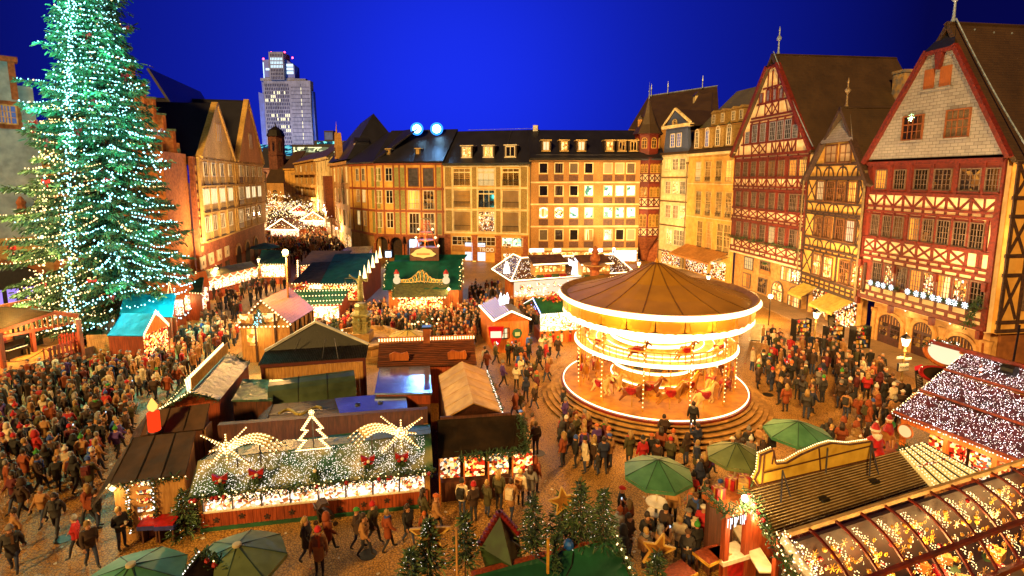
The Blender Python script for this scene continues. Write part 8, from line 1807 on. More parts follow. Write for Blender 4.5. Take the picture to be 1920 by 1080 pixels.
# ================================================================== stage on the left with piano and fence
def stage():
    A,B=gp(12.6,698,.9),gp(159,652,.9); F=Frame.pts(A.to_2d(),B.to_2d()); T=thing('stage','open wooden stage with shingled roof and red back wall under the fir','stage',F.A,F.rz); W=F.W; fl=mat('stage_floor',hx('c88a3a'),hx('a86c24'),2,.4,.15,stretch=(.5,4,1))
    piece('apron',WOODD,T,(W/2,-.02,.42),(W+2,.06,.84)); n=14
    for i in range(n):piece('plank',fl,T,(W/2-1.0,.1+(i+.5)*4.4/n,.87),(W+2.4,4.4/n*.96,.06))
    MB().bx(-6,W+.2,4.5,4.7,0,4.6,WOODO).build('back_wall',T); rp=mat('red_stage_panel',hx('a01c10'),hx('741008'),3,.5)
    for k in range(3):a=F.l(20+32*k,620,2.3); piece('panel',rp,T,(-1.6+k*1.9,4.42,1.9),(1.7,.1,2.0))
    dk=mat('black_backdrop',hx('1a1512')); MB().bx(W*.66,W+.1,4.2,4.4,.9,3.2,dk).build('backdrop',T)
    e0,ap,e1=F.l(-14,622,3.0),F.l(100,583,4.3),F.l(146,589,4.0); rg=F.l(57,577,4.9); sh=mat('stage_shingles',hx('585030'),hx('2c2816'),1.6,.7,.8,tex='brick',stretch=(1,1,2.5))
    MB().slab([e0,ap,rg,e0+Vector((-.5,5,1.9))],.1,sh).build('roof_slope',T); MB().slab([ap,e1,e1+Vector((0,4.2,-.3)),rg],.1,mat('grey_edge_sheet',hx('8d8f96'),hx('63656c'),3,.4)).build('roof_hip',T)
    MB().bar(e0+Vector((0,-.05,-.12)),ap+Vector((0,-.05,-.12)),.18,.28,WOODR).bar(ap+Vector((0,-.05,-.12)),e1+Vector((0,-.05,-.12)),.18,.28,WOODR).build('fascia',T)
    ga,gb=F.l(4,632,2.7),F.l(145,604,3.3)
    m_=16
    for i in range(m_):
        t=(i+.5)/m_; top=lerp(e0,ap,min(1,t/.72))if t<.72 else lerp(ap,e1,(t-.72)/.28); bt=lerp(ga,gb,t); z0,z1=bt.z,top.z-.15
        if z1-z0>.1:piece('gable_board',WOODT,T,(lerp(e0,e1,t).x,lerp(e0,e1,t).y+.15,(z0+z1)/2),((e1.x-e0.x)/m_*.95,.06,z1-z0))
    MB().bar(ga+Vector((0,.1,0)),gb+Vector((0,.1,0)),.14,.2,WOODR).build('tie_beam',T)
    for x in(12,69,158):p=F.l(x,660 if x>50 else 690,.9); MB().bx(p.x-.12,p.x+.12,p.y+.1,p.y+.34,.0,3.4,WOODR).build('post',T)
    glow(T,(1.0,1.6,3.0),420,.3,(1,.55,.2)); glow(T,(-2.0,1.8,2.7),380,.3,(1,.5,.18)); glow(T,(3.6,1.2,3.2),260,.3,(1,.55,.2))
    c=F.l(34,670,.95); P=thing('piano','black upright piano standing on the wooden stage','piano',F.w(c.x,c.y+.3,.9),F.rz+.12); bl=mat('piano_black',hx('17110f'),hx('0e0a09'),4,.12)
    MB().bx(-.8,.8,-.05,.45,0,1.25,bl).build('case',P); MB().bx(-.82,.82,-.42,0,.58,.75,bl).build('keybed',P); MB().bx(-.84,.84,-.1,.47,1.25,1.3,bl).build('lid',P); kb=MB().bx(-.7,.7,-.38,-.12,.75,.77,WFR)
    for k in range(24):kb.bx(-.66+k*.057,-.64+k*.057,-.3,-.12,.77,.79,bl)
    kb.build('keys',P)
    for s in(-.74,.74):MB().bx(s-.05,s+.05,-.4,-.3,0,.58,bl).build('leg',P)
    fr_=mat('fence_red',hx('a8381c'),hx('7e2410'),3,.5,.15)
    for(x0,y0_,x1,y1_,nn,lab)in((92,678,160,655,9,'red slatted fence along the front edge of the stage'),(110,650,158,645,9,'red slatted fence behind, closing the far side of the stage')):
        a,c=F.l(x0,y0_,.9),F.l(x1,y1_,.9); Q=thing('fence',lab,'fence',F.w(a.x,a.y,.9),F.rz+math.atan2(c.y-a.y,c.x-a.x)); L=math.hypot(c.x-a.x,c.y-a.y)
        for k in range(nn):piece('slat',fr_,Q,(L*(k+.5)/nn,0,.5),(L/nn*.62,.05,1.0+.08*(k%2)))
        for z in(.25,.8):piece('rail',fr_,Q,(L/2,.05,z),(L,.05,.1))
    R_=thing('rope_barrier','dark rope slung along the front of the stage','rope',F.w(0,.2,.9),F.rz); pts=[(W*t,0,.75-.35*math.sin(PI*((t*2)%1)))for t in[i/24 for i in range(25)]]; MB().path(pts[:20],.025,BARK,5).build('rope',R_)
    for u in(0,W*.48):MB().tube((u,0,0),(u,0,.85),.05,WOODR,6).build('post',R_)
    # plank screen and white van between stage and turquoise stall
    a,c=gp(166,668,0),gp(211,666,0); Fs=Frame.pts(a.to_2d(),c.to_2d()); Q=thing('plank_screen','low screen of level tan planks between the stage and the turquoise stall','fence',Fs.A,Fs.rz)
    for k in range(9):piece('plank',WOODT,Q,(Fs.W/2,.01*(k%2),.12+k*.19),(Fs.W,.05,.175))
    for u in(.1,Fs.W-.1):piece('post',WOODD,Q,(u,.06,.9),(.1,.08,1.8))
    p=gp(182,640,0); V_=thing('trailer','small pale green trailer with dark window behind the plank screen','trailer',p,.35); m=mat('pale_green_paint',hx('a8c0a8'),hx('86a088'),3,.5); b=MB().bx(-1.1,1.1,-1,1,.5,2.3,m).slab([(-1.15,-1.05,2.3),(1.15,-1.05,2.3),(1.05,1,2.5),(-1.05,1,2.5)],.08,m); b.build('body',V_); MB().bx(-.8,.4,-1.04,-.98,1.3,2.0,P_DARK).build('window',V_); MB().bx(-1,.8,-1.4,-1.02,.9,1.25,mat('green_rail',hx('2a5a3a'))).build('tow_rail',V_)
    for s in(-.6,.6):MB().lathe([(.3,-.1),(.3,.1)],DMET,12).build('wheel',V_,(s,-1.0,.3)).rotation_euler=(PI/2,0,0)
# ================================================================== fountain with the figure of a woman holding scales
def fountain():
    p=gp(680,655,0); T=thing('fountain','stone fountain with pale bronze woman holding sword and scales on a carved pillar','fountain',p); Z=lambda y:at_y(678,y,p.y).z; st=mat('fountain_stone',hx('b08c50'),hx('8a6a38'),3,.8,.2); bz=mat('verdigris_bronze',hx('a8a06a'),hx('7a7848'),6,.4,.15,metal=.3)
    MB().lathe([(3.4,0),(3.4,.2),(3.1,.22),(3.1,.95),(3.3,1.0),(3.3,1.15),(2.9,1.18),(2.9,.8),(.1,.8)],st,8,a0=PI/8).build('basin',T)
    for k in range(8):a=k*PI/4; piece('basin_panel',SANDL,T,(2.9*math.cos(a),2.9*math.sin(a),.55),(1.7,.1,.5),rz=a+PI/2)
    MB().bx(-.75,.75,-.75,.75,.8,1.5,st).bx(-.55,.55,-.55,.55,1.5,Z(600),bz).bx(-.7,.7,-.7,.7,Z(602),Z(600),bz).bx(-.72,.72,-.72,.72,Z(590),Z(587),bz).bx(-.5,.5,-.5,.5,Z(600),Z(590),bz).lathe([(.62,Z(587)),(.5,Z(580)),(.58,Z(572)),(.4,Z(568))],bz,8).build('pillar',T)
    for k in range(4):a=k*PI/2; MB().lathe([(.1,-.5),(.16,-.2),(.1,.1),(.13,.25),(.04,.4)],bz,8).build('relief_figure',T,(.62*math.cos(a),.62*math.sin(a),(Z(600)+1.9)/2+.2))
    h=Z(512)-Z(568); s=h/1.8; o=Vector((0,0,Z(568))); V=[(0,0,.95),(0,0,1.2),(0,0,1.42),(0,0,1.55),(0,-.01,1.68),(0,0,.5),(0,0,.05),(.2,0,1.4),(.42,-.1,1.3),(.5,-.2,1.55),(-.2,0,1.4),(-.4,-.08,1.55),(-.6,-.1,1.72)]
    m=skin_mesh('statue',[tuple(Vector(v)*s)for v in V],[(0,1),(1,2),(2,3),(3,4),(0,5),(5,6),(2,7),(7,8),(8,9),(2,10),(10,11),(11,12)],[r*s for r in(.17,.14,.15,.06,.11,.2,.26,.07,.05,.04,.07,.05,.04)],1); b=to_mb(m,bz); b.sm=True; b.build('statue',T,o)
    MB().bar(Vector((.5,-.2,1.4))*s,Vector((.62,-.25,2.15))*s,.05,.03,bz).build('sword',T,o); b=MB().tube(Vector((-.6,-.1,1.7))*s,Vector((-.6,-.1,1.5))*s,.015,bz,4).bar(Vector((-.85,-.1,1.5))*s,Vector((-.35,-.1,1.5))*s,.03,.03,bz)
    for x in(-.85,-.35):b.lathe([(.03,1.2*s),(.11*s,1.24*s)],bz,8,(x*s,-.1*s,0)).tube(Vector((x,-.1,1.5))*s,Vector((x,-.1,1.24))*s,.01,bz,3)
    b.build('scales',T,o)
    for i,(dx,dy)in enumerate(((-2.6,1.2),(-3.2,-.6),(4.2,2.4),(5.2,2.2))):
        fir_tree('lit_fir',('low fir hung with bulbs left of the fountain pillar','low fir hung with bulbs at the left rim of the fountain','little lit fir in the crowd right of the fountain','second little lit fir in the crowd right of the fountain')[i],(p.x+dx,p.y+dy,0),2.3,.7,i,'little lit firs round the fountain'); 
        l=MB()
        for k in range(9):l.octa((p.x+dx+rnd.gauss(0,.4),p.y+dy-.5,rnd.uniform(.8,2.2)),.09,BULB_W)
        t=bpy.data.objects[-1]if False else None
        o2=l.build('fairy_lights'); tag(o2,('bulbs on the fir left of the fountain pillar','bulbs on the fir at the left rim','bulbs on the first fir right of the fountain','bulbs on the second fir right of the fountain')[i],'lights','fairy lights by the fountain')
# ================================================================== lanterns
def lantern(label,hx_,hy,fx,fy,power,style='old',wash=None):
    p=gp(fx,fy,0); T=thing('street_lamp',label,'street lamp',p,.2,'old lanterns of the square'); z=at_y(hx_,hy,p.y).z
    if style=='old':
        MB().lathe([(.16,0),(.14,.5),(.09,.6),(.06,1.2),(.055,z-.7),(.11,z-.66),(.05,z-.5),(.08,z-.32)],mat('lantern_post',hx('a88a4c'),hx('7a6434'),4,.45,metal=.3),10).bar((-.35,0,z-.9),(.35,0,z-.9),.04,.04,DMET).build('post',T)
        g=MB(); n=4; r0,r1=.15,.26; g.lathe([(r0,z-.3),(r1,z+.2)],LAMPG,4,a0=PI/4); g.build('glass',T); c=MB().lathe([(.31,z+.2),(.2,z+.36),(.1,z+.42),(.05,z+.5),(.02,z+.62)],DMET,4,a0=PI/4)
        for k in range(4):a=PI/4+k*PI/2; c.bar((r0*math.cos(a),r0*math.sin(a),z-.32),(r1*math.cos(a),r1*math.sin(a),z+.22),.03,.03,DMET)
        c.build('hood',T)
    elif style=='box':
        MB().tube((0,0,0),(0,0,z-.4),.06,DMET,6).build('post',T); MB().bx(-.5,.5,-.5,.5,z-.45,z+.45,emat('blue_white_box',(.7,.85,1),3)).build('glass',T); f=MB()
        for s in(-.5,.5):
            for q in(-.5,.5):f.bx(s-.06,s+.06,q-.06,q+.06,z-.5,z+.5,mat('blue_frame',hx('3c5ca0')))
        f.bx(-.56,.56,-.56,.56,z+.45,z+.55,mat('blue_frame',hx('3c5ca0'))); f.build('frame',T)
    else:
        MB().tube((0,0,0),(0,0,z-.1),.05,DMET,6).build('post',T); MB().ball((0,0,z),.2,emat('star_lamp',(1,.85,.6),14),10,7).build('globe',T)
    lamp('lamp_glow',(0,-.45,z+.0),power,(1,.55,.18)if style!='box' else(.8,.85,1),.15,T)
    if wash:# added spots at the lamp head, put in to brighten the house fronts
        for tx,ty,tz,pw in wash:
            l=bpy.data.lights.new('added_front_wash','SPOT'); l.energy=pw*2.6; l.color=(1,.66,.30); l.spot_size=1.9; l.spot_blend=1; l.shadow_soft_size=.3; o=bpy.data.objects.new('added_front_wash',l); COL.objects.link(o); o.parent=T; o.location=(0,0,z+.4); o.rotation_euler=(Matrix.Rotation(-.2,3,'Z')@(Vector((tx,ty,tz))-p-Vector((0,0,z)))).to_track_quat('-Z','Y').to_euler()
    return T,z
JEANB=mat('blue_goods',hx('2848a0'),hx('1c3070'),6,.6)
def lanterns():
    T,z=lantern('lantern with direction arms and a white plate before the arched doors',1697,640,1688,735,900,'old',((31,39,18,6000),))
    MB().bx(-.42,.42,-.05,.05,z-2.0,z-1.45,mat('plate_blue',hx('20283c'))).bx(-.38,.38,-.08,-.045,z-1.96,z-1.49,mat('plate_white',hx('e0d8c4'))).build('sign_plate',T); 
    text('POLIZEI',T,(0,-.1,z-1.72),.2,mat('plate_letters',hx('3a3428')),ext=.004); a=MB()
    for k,s in enumerate((-1,1)):a.bx(s*.3-.28,s*.3+.28,-.04,.02,z-1.15-.12*k,z-1.0-.12*k,mat('plate_white',hx('e0d8c4')))
    a.build('direction_arm',T)
    lantern('lantern between the two yellow shop awnings',1527,590,1526,645,800,'old',((30.5,50,13,4000),(30,58,16,3500))); lantern('lantern beside the carousel roof before the red house',1413,562,1412,600,800,'old',((29,66,13,5000),(26,76,14,4000)))
    lantern('star-bright globe lamp left of the arched restaurant door',1443,556,1441,610,700,'star'); lantern('lantern before the olive roofed row of counters',408,505,409,552,1500,'old',((-40,70,21,2600),(-43,80,23,3600),(-41,62,18,2400))); lantern('lantern at the far end of the olive roofed row',487,488,488,528,1500,'old',((-44,88,23,2800),))
    lantern('blue-white box lamp by the sandstone arches',729,476,729,500,800,'box',((-18,90,14,8000),(-4,87,14,8000))); lantern('lantern at the foot of the turret house',1197,494,1197,520,1500,'old',((22,86,14,5000),(12,84,12,5000))); lantern('globe lamp before the ochre block',1150,467,1150,506,350,'star',((6,85,18,2000),)); lantern('cold bright lamp in the crowd at the street mouth',662,437,662,468,2500,'star'); lantern('cold lamp further up the crowded street',632,428,632,455,2500,'star'); lantern('lantern beside the yellow house awning',1327,520,1327,548,900)
    # blackboard menu, sandwich boards
    for(x,y,lab,rz)in((1725,735,'black menu board with red heading leaning by the arched door',.5),(1417,640,'white sandwich board standing by the carousel',-.2),(1560,620,'black sandwich board before the restaurant door',.3)):
        p=gp(x,y,0); s=thing('menu_board',lab,'menu board',p,rz); bd=mat('board_black',hx('1c1613'))if 'black' in lab else mat('board_white',hx('d8ccb0')); o=MB().bx(-.42,.42,-.03,.03,.1,1.5,bd).build('board',s); o.rotation_euler=(-.15,0,0); t=MB()
        for k in range(9):t.bx(-.34,.34-.12*(k%3),-.045,-.03,.28+k*.11,.32+k*.11,mat('chalk',hx('c0b090')))
        t.build('lettering',s).rotation_euler=(-.15,0,0)
        if 'red' in lab:MB().bx(-.42,.42,-.05,.03,1.5,1.75,emat('red_heading',(1,.03,.02),.7)).build('heading',s).rotation_euler=(-.15,0,0)
        MB().bx(-.4,.4,.1,.4,0,.06,DMET).build('foot',s)
    # rack stalls with goods under the awnings
    for(x,y,lab)in((1500,640,'wire rack of bright souvenirs left of the lantern'),(1560,655,'dark table parasol frame of souvenirs between the awnings'),(1610,655,'rack of colourful toys under the wider yellow awning')):
        p=gp(x,y,0); s=thing('souvenir_rack',lab,'rack',p,.2); go=MB()
        for k in range(60):go.box((rnd.uniform(-.62,.62),rnd.uniform(-.3,.25),.25+.36*rnd.randrange(5)+.1),(rnd.uniform(.06,.2),.12,rnd.uniform(.1,.3)),[RIB,GOLD,WFR,FIR,JEANB,WOODT][k%6],rnd.random())
        for k in range(5):go.bx(-.7,.7,-.3,.3,.2+.36*k,.23+.36*k,DMET)
        go.build('goods',s); glow(s,(0,-.9,2.1),30); f=MB()
        for sx in(-.72,.72):f.bx(sx-.03,sx+.03,-.32,.32,0,2.0,DMET)
        f.bx(-.72,.72,-.03,.03,1.95,2.0,DMET); f.build('frame',s)
def small_things():
    p=gp(612,985,0); T=thing('pushchair','dark pushchair with curved handle standing before the long lit stall','pushchair',p,.6); MB().prism([(-.3,.35),(.25,.3),(.3,.42),(-.2,.95),(-.34,.9)],-.22,.22,DMET).build('seat',T); MB().path([(.3,-.24,.1),(-.25,-.24,.7),(-.42,-.24,1.0),(-.42,.24,1.0),(-.25,.24,.7),(.3,.24,.1)],.018,METAL,5).path([(-.35,-.24,.1),(.05,-.24,.45)],.018,METAL,5).path([(-.35,.24,.1),(.05,.24,.45)],.018,METAL,5).build('frame',T)
    MB().prism([(-.36,.92),(-.2,1.12),(.05,1.1),(.12,.95),(-.1,1.0)],-.23,.23,BLK).build('hood',T)
    for(x,y)in((.3,-.24),(.3,.24),(-.35,-.26),(-.35,.26)):MB().lathe([(.1,-.02),(.1,.02)],BLK,10).build('wheel',T,(x,y,.1)).rotation_euler=(PI/2,0,0)
    b=MB()
    for k in range(150):
        q=gp(rnd.uniform(0,1500),rnd.uniform(660,1078),0); s=rnd.uniform(.03,.09); a=rnd.uniform(0,6); d=Vector((math.cos(a),math.sin(a),0))*s; e=Vector((-d.y,d.x,0))*.7; b.add([q-d-e+Vector((0,0,.01)),q+d-e+Vector((0,0,.02)),q+d+e+Vector((0,0,.01)),q-d+e+Vector((0,0,.03))],[(0,1,2,3)],[WFR,WOODT,RIB,WFR][k%4])
    b.build('litter',kind='stuff')
    b=MB()# iron drain covers let into the cobbles
    for k,(x,y)in enumerate(((690,1040),(900,700),(1110,960),(120,1010),(1010,850),(1440,740))):q=gp(x,y,0); t=MB().lathe([(.33,0),(.33,.012)],DMET,16).build('drain_cover',None,q); tag(t,('round iron drain cover below the long lit stall','round iron drain cover on the lane by the shield hut','round iron drain cover near the lone green parasol','round iron drain cover at the lower left','round iron drain cover left of the carousel steps','round iron drain cover right of the carousel')[k],'drain cover','drain covers in the paving')
small_things()
# ================================================================== lights along the street
def street_lights():
    F0=(Vector((-53,108,0)),Vector((-97,208,0)))
    k=0
    for i in range(27):
        t=i/21; c=lerp(F0[0],F0[1],t)+Vector((4.5,0,0)); w=12-2*t; z=5.0+rnd.uniform(-.6,1.2)+(2.5 if t>1 else 0); b=MB(); n=34
        a,e=c+Vector((-4.5,0,z)),c+Vector((w,-1.5,z+.3))
        for j in range(n):s=(j+rnd.random())/n; p=lerp(a,e,s)-Vector((0,0,1.6*math.sin(PI*s)))+Vector((rnd.gauss(0,.3),rnd.gauss(0,.8),rnd.gauss(0,.5))); b.octa(p-c,rnd.choice((.06,.08,.11))*(1+t*.6),BULB_N if rnd.random()<.25 else BULB_W)
        o=b.build('light_garland',None,c); o['kind']='stuff'; tag(o,'string of white bulbs hung across the narrow street','lights','bulb strings across the street')
    # huts in the street
    for i,(x,y,w,lab)in enumerate(((533,452,60,'hut at the street mouth with gable outlined in light tubes'),(590,432,50,'white lit stall front halfway up the street'),(540,392,34,'far stall with glowing white roof up the street'),(565,412,40,'stall with red awning up the street'))):
        p=gp(x,y,0); T=thing('street_stall',lab,'market stall',p,-.15); h=2.6; W=w/FPX*p.y
        MB().bx(-W/2,W/2,0,3,0,1.0,WOODO).bx(-W/2,W/2,2.5,3,1,h,WOODO).build('body',T); MB().bx(-W/2+.2,W/2-.2,.3,.5,1.0,h-.1,GOODW).build('counter',T); rf=MB().prism([(-W/2-.4,h),(W/2+.4,h),(0,h+W*.34)],-.4,3.2,(WOODD,mat('tan_tent_cloth',hx('b89468')),mat('tan_tent_cloth',hx('b89468')),RIB)[i]); rf.build('roof',T)
        st=MB(); m_=h+W*.34
        for a,c in(((-W/2-.4,-.5,h),(0,-.5,m_)),((0,-.5,m_),(W/2+.4,-.5,h)),((-W/2,-.5,h),(W/2,-.5,h))):st.tube(a,c,.12,STRIP,5)
        st.build('light_tubes',T); glow(T,(0,-2,2.5),350,.4); glow(T,(W/2+2,-2,3.0),500,.4)
    for(x,y,pw)in((560,400,9000),(540,380,9000),(585,425,8000),(610,445,6000)):
        p=gp(x,y,0); T=thing('street_lamp',{560:'lamp hung over the street before the balconies',540:'lamp hung over the far end of the street',585:'lamp hung over the street by the plain house',610:'lamp hung over the street mouth'}[x],'street lamp',(p.x,p.y,6.5)); MB().ball((0,0,0),.35,LAMPG,8,6).build('globe',T); MB().tube((-6,0,1.0),(0,0,.35),.02,DMET,3).tube((0,0,.35),(5,0,1.0),.02,DMET,3).build('wire',T); lamp('street_glow',(0,0,-.6),pw,(1,.62,.28),.4,T)
front_stall_F,front_stall_T=front_stall()
comet('comet_light','left comet of bulbs, its star to the left and tail sweeping right',front_stall_F,425,838,False,3)
comet('comet_light','right comet of bulbs, its star to the right and tail sweeping left',front_stall_F,752,810,True,3)
bulb_tree(front_stall_F); left_stalls(); middle_huts(); rear_huts(); mid_huts(); big_fir(); carousel(); parasols(); right_stalls(); front_booth(); stage(); fountain(); lanterns(); street_lights()
# ================================================================== people
def cloth_mat(name,c2=.6):
    m=bpy.data.materials.new(name); m.use_nodes=True; nt=m.node_tree; b=nt.nodes['Principled BSDF']; b.inputs['Roughness'].default_value=.8
    oi=node(nt,'ShaderNodeObjectInfo'); n=node(nt,'ShaderNodeTexNoise'); n.inputs['Scale'].default_value=9; tc=node(nt,'ShaderNodeTexCoord'); nt.links.new(tc.outputs['Object'],n.inputs['Vector'])
    r=node(nt,'ShaderNodeMapRange'); r.inputs['To Min'].default_value=c2; r.inputs['To Max'].default_value=1.15; nt.links.new(n.outputs['Fac'],r.inputs['Value'])
    mx=node(nt,'ShaderNodeMix',data_type='RGBA',blend_type='MULTIPLY'); mx.inputs['Factor'].default_value=1; nt.links.new(oi.outputs['Color'],mx.inputs['A']); nt.links.new(r.outputs[0],mx.inputs['B']); nt.links.new(mx.outputs['Result'],b.inputs['Base Color'])
    bp=node(nt,'ShaderNodeBump'); bp.inputs['Strength'].default_value=.3; nt.links.new(n.outputs['Fac'],bp.inputs['Height']); nt.links.new(bp.outputs[0],b.inputs['Normal']); return m
COAT=cloth_mat('coat_cloth'); SKIN=mat('skin',hx('c8916a'),hx('b57a54'),6,.55); BOOT=mat('boot_leather',hx('2a1d16'),hx('18110d'),6,.5); JEAN=mat('dark_trousers',hx('2a2a34'),hx('1c1c24'),6,.8); JEAN2=mat('blue_jeans',hx('3a4664'),hx('28324c'),6,.8)
EYE=mat('eye_dark',hx('1a1210')); LIP=mat('lips',hx('9a5248'))
HAIRS=[mat('brown_hair',hx('3a2414'),hx('24160c'),9,.6),mat('fair_hair',hx('b08a4c'),hx('8a6a34'),9,.6),mat('grey_hair',hx('8c867e'),hx('6a645c'),9,.6)]
POSES={# arms: elbow, wrist, hand for the right side (x>0); legs: knee, ankle, toe right then left
    'standing':(((.25,.02,1.12),(.27,-.07,.88),(.265,-.10,.80)),((-.25,.03,1.12),(-.27,-.05,.88),(-.265,-.08,.80)),((.10,-.02,.5),(.10,.02,.09),(.11,-.15,.05)),((-.10,-.01,.5),(-.10,.03,.09),(-.12,-.14,.05))),
    'walking':(((.25,.12,1.14),(.26,.10,.90),(.26,.07,.82)),((-.25,-.08,1.13),(-.25,-.26,.95),(-.245,-.32,.89)),((.09,-.16,.52),(.09,-.24,.10),(.10,-.40,.07)),((-.09,.02,.5),(-.09,.26,.13),(-.10,.13,.05))),
    'holding a cup':(((.25,.03,1.12),(.12,-.24,1.14),(.07,-.29,1.17)),((-.25,.03,1.12),(-.12,-.22,1.10),(-.06,-.27,1.13)),((.10,-.02,.5),(.11,.02,.09),(.13,-.14,.05)),((-.10,-.02,.5),(-.11,.02,.09),(-.14,-.14,.05))),
    'taking a picture':(((.24,-.16,1.24),(.10,-.30,1.46),(.06,-.33,1.52)),((-.24,-.16,1.24),(-.10,-.30,1.46),(-.06,-.33,1.52)),((.10,-.02,.5),(.12,.02,.09),(.14,-.14,.05)),((-.10,-.02,.5),(-.12,.02,.09),(-.14,-.14,.05))),
    'hands in pockets':(((.29,.06,1.14),(.22,-.09,.98),(.20,-.12,.93)),((-.29,.06,1.14),(-.22,-.09,.98),(-.20,-.12,.93)),((.10,-.03,.5),(.12,.0,.09),(.15,-.15,.05)),((-.09,0,.5),(-.10,.05,.09),(-.11,-.10,.05)))}
BODIES,COATS={},{}
for pn,(ar,al,lr,ll)in POSES.items():
    V=[(0,0,.94),(0,0,1.12),(0,0,1.34),(0,0,1.47),(0,-.015,1.58),(0,-.01,1.69),(.09,0,.88),*lr,(-.09,0,.88),*ll,(.185,0,1.40),*ar,(-.185,0,1.40),*al]
    Es=[(0,1),(1,2),(2,3),(3,4),(4,5),(0,6),(6,7),(7,8),(8,9),(0,10),(10,11),(11,12),(12,13),(2,14),(14,15),(15,16),(16,17),(2,18),(18,19),(19,20),(20,21)]
    Rr=[(.13,.11),(.12,.10),(.15,.11),.055,(.082,.098),(.078,.09),.085,.062,.045,.04,.085,.062,.045,.04,.06,.042,.03,(.036,.022),.06,.042,.03,(.036,.022)]
    bm=skin_mesh('person',V,Es,Rr,1)
    for jn,jm in(('',JEAN),('blue',JEAN2)):
        b=to_mb(bm,jm,None,lambda c,jm=jm:BOOT if c.z<.16 else SKIN if c.z>1.42 or(abs(c.x)>.05 and c.z>.78 and(min((Vector(c)-Vector(h)).length for h in(ar[2],al[2]))<.09))else jm)
        b.octa((0,-.115,1.585),.018,SKIN,.028); b.octa((.034,-.1,1.62),.011,EYE); b.octa((-.034,-.1,1.62),.011,EYE); b.box((0,-.098,1.535),(.05,.012,.012),LIP)
        for s in(-1,1):b.octa((s*.085,0,1.60),.02,SKIN,.035)
        for wr,hd in((ar[1],ar[2]),(al[1],al[2])):# five fingers on each hand
            w_,h_=Vector(wr),Vector(hd); d=(h_-w_).normalized(); s_=d.cross(Vector((0,1,.3))).normalized()
            for k,(o_,L)in enumerate(((-.026,.055),(-.009,.066),(.009,.062),(.025,.05))):p=h_+s_*o_; m1=p+d*L*.6; b.tube(p,m1,.009,SKIN,4,.008).tube(m1,m1+(d+Vector((0,-.35,-.1))).normalized()*L*.5,.008,SKIN,4,.005)
            b.tube(h_-d*.03+s_*-.03,h_+d*.015+s_*-.062+Vector((0,-.015,0)),.010,SKIN,4,.007)
        b.sm=True; BODIES[pn,jn]=b.mesh('person')
    for long in(0,1):
        hem=.80 if not long else .52; V2=[(0,0,1.0),(0,0,hem),(0,0,1.16),(0,0,1.36),(0,.01,1.475),(.19,0,1.405),ar[0],ar[1],(-.19,0,1.405),al[0],al[1]]
        cm=skin_mesh('coat',V2,[(0,1),(0,2),(2,3),(3,4),(3,5),(5,6),(6,7),(3,8),(8,9),(9,10)],[(.19,.15),(.21,.18),(.175,.145),(.185,.145),(.085,.085),.085,.066,.052,.085,.066,.052],1); cb=to_mb(cm,COAT); cb.sm=True; COATS[pn,long]=cb.mesh('coat')
def cap(r,z0,m,b=None,front=-.02,k=1.0):return(b or MB()).lathe([(r*.99,z0),(r,z0+.05),(r*.82,z0+.12),(r*.45,z0+.165),(.01,z0+.18)],m,10,(0,.0,0))
HATS={}
for nm,hm in zip(('brown','fair','grey'),HAIRS):
    HATS[nm+' hair']=MB().lathe([(.088,1.58),(.108,1.64),(.09,1.74),(.05,1.79),(.01,1.80)],hm,10,(0,.022,0)); HATS['long '+nm+' hair']=MB().lathe([(.088,1.60),(.108,1.65),(.09,1.745),(.05,1.79),(.01,1.80)],hm,10,(0,.02,0)).prism([(-.10,1.70),(.10,1.70),(.115,1.5),(.09,1.38),(-.09,1.38),(-.115,1.5)],.05,.125,hm)
HATS['knit hat']=MB().lathe([(.112,1.635),(.116,1.69),(.108,1.70),(.095,1.76),(.05,1.815),(.01,1.825)],COAT,10,(0,.005,0)); HATS['bobble hat']=MB().lathe([(.112,1.635),(.116,1.69),(.1,1.75),(.05,1.82),(.01,1.83)],COAT,10,(0,.005,0)).ball((0,0,1.865),.045,COAT,6,4)
HATS['fur hood']=MB().lathe([(.15,1.46),(.155,1.54),(.13,1.68),(.09,1.775),(.01,1.80)],COAT,10,(0,.045,0)); HATS['flat cap']=MB().lathe([(.115,1.66),(.125,1.70),(.08,1.75),(.01,1.765)],COAT,10,(0,-.01,0)).box((0,-.12,1.67),(.14,.07,.015),COAT)
for k in HATS:HATS[k].sm=True; HATS[k]=HATS[k].mesh('hair' if 'hair' in k else 'hat')
SCARF=MB().lathe([(.10,1.40),(.12,1.44),(.115,1.5),(.08,1.53)],COAT,10); SCARF.bx(.02,.09,-.165,-.135,1.12,1.44,COAT); SCARF=SCARF.mesh('scarf')
PACK=MB().bx(-.15,.15,.13,.29,1.0,1.42,COAT).bx(-.11,.11,.28,.34,1.04,1.24,COAT).bx(-.13,-.09,-.15,.14,1.36,1.42,COAT).bx(.09,.13,-.15,.14,1.36,1.42,COAT).mesh('backpack')
BAG=MB().bx(.26,.34,-.14,.12,.78,1.02,COAT).bar((.30,-.1,1.0),(.02,-.05,1.42),.03,.015,COAT).bar((.30,.1,1.0),(.02,.08,1.42),.03,.015,COAT).mesh('shoulder_bag')
CUP=MB().lathe([(.035,0),(.045,.11)],WFR,8,(0,-.31,1.15)).mesh('cup'); PHONE=MB().bx(-.04,.04,-.39,-.37,1.5,1.63,DMET).bx(-.034,.034,-.368,-.366,1.51,1.62,emat('phone_screen',(.6,.8,1),1.5)).mesh('phone')
CC={'black':'1c1816','dark brown':'3c2616','charcoal':'34302e','navy':'1c2440','olive':'464020','red':'b01a1c','tan':'a87844','cream':'d8c4a0','grey':'6c6660','blue':'2450a0','maroon':'5a1618','purple':'4c2c74','rust':'8c4018'}
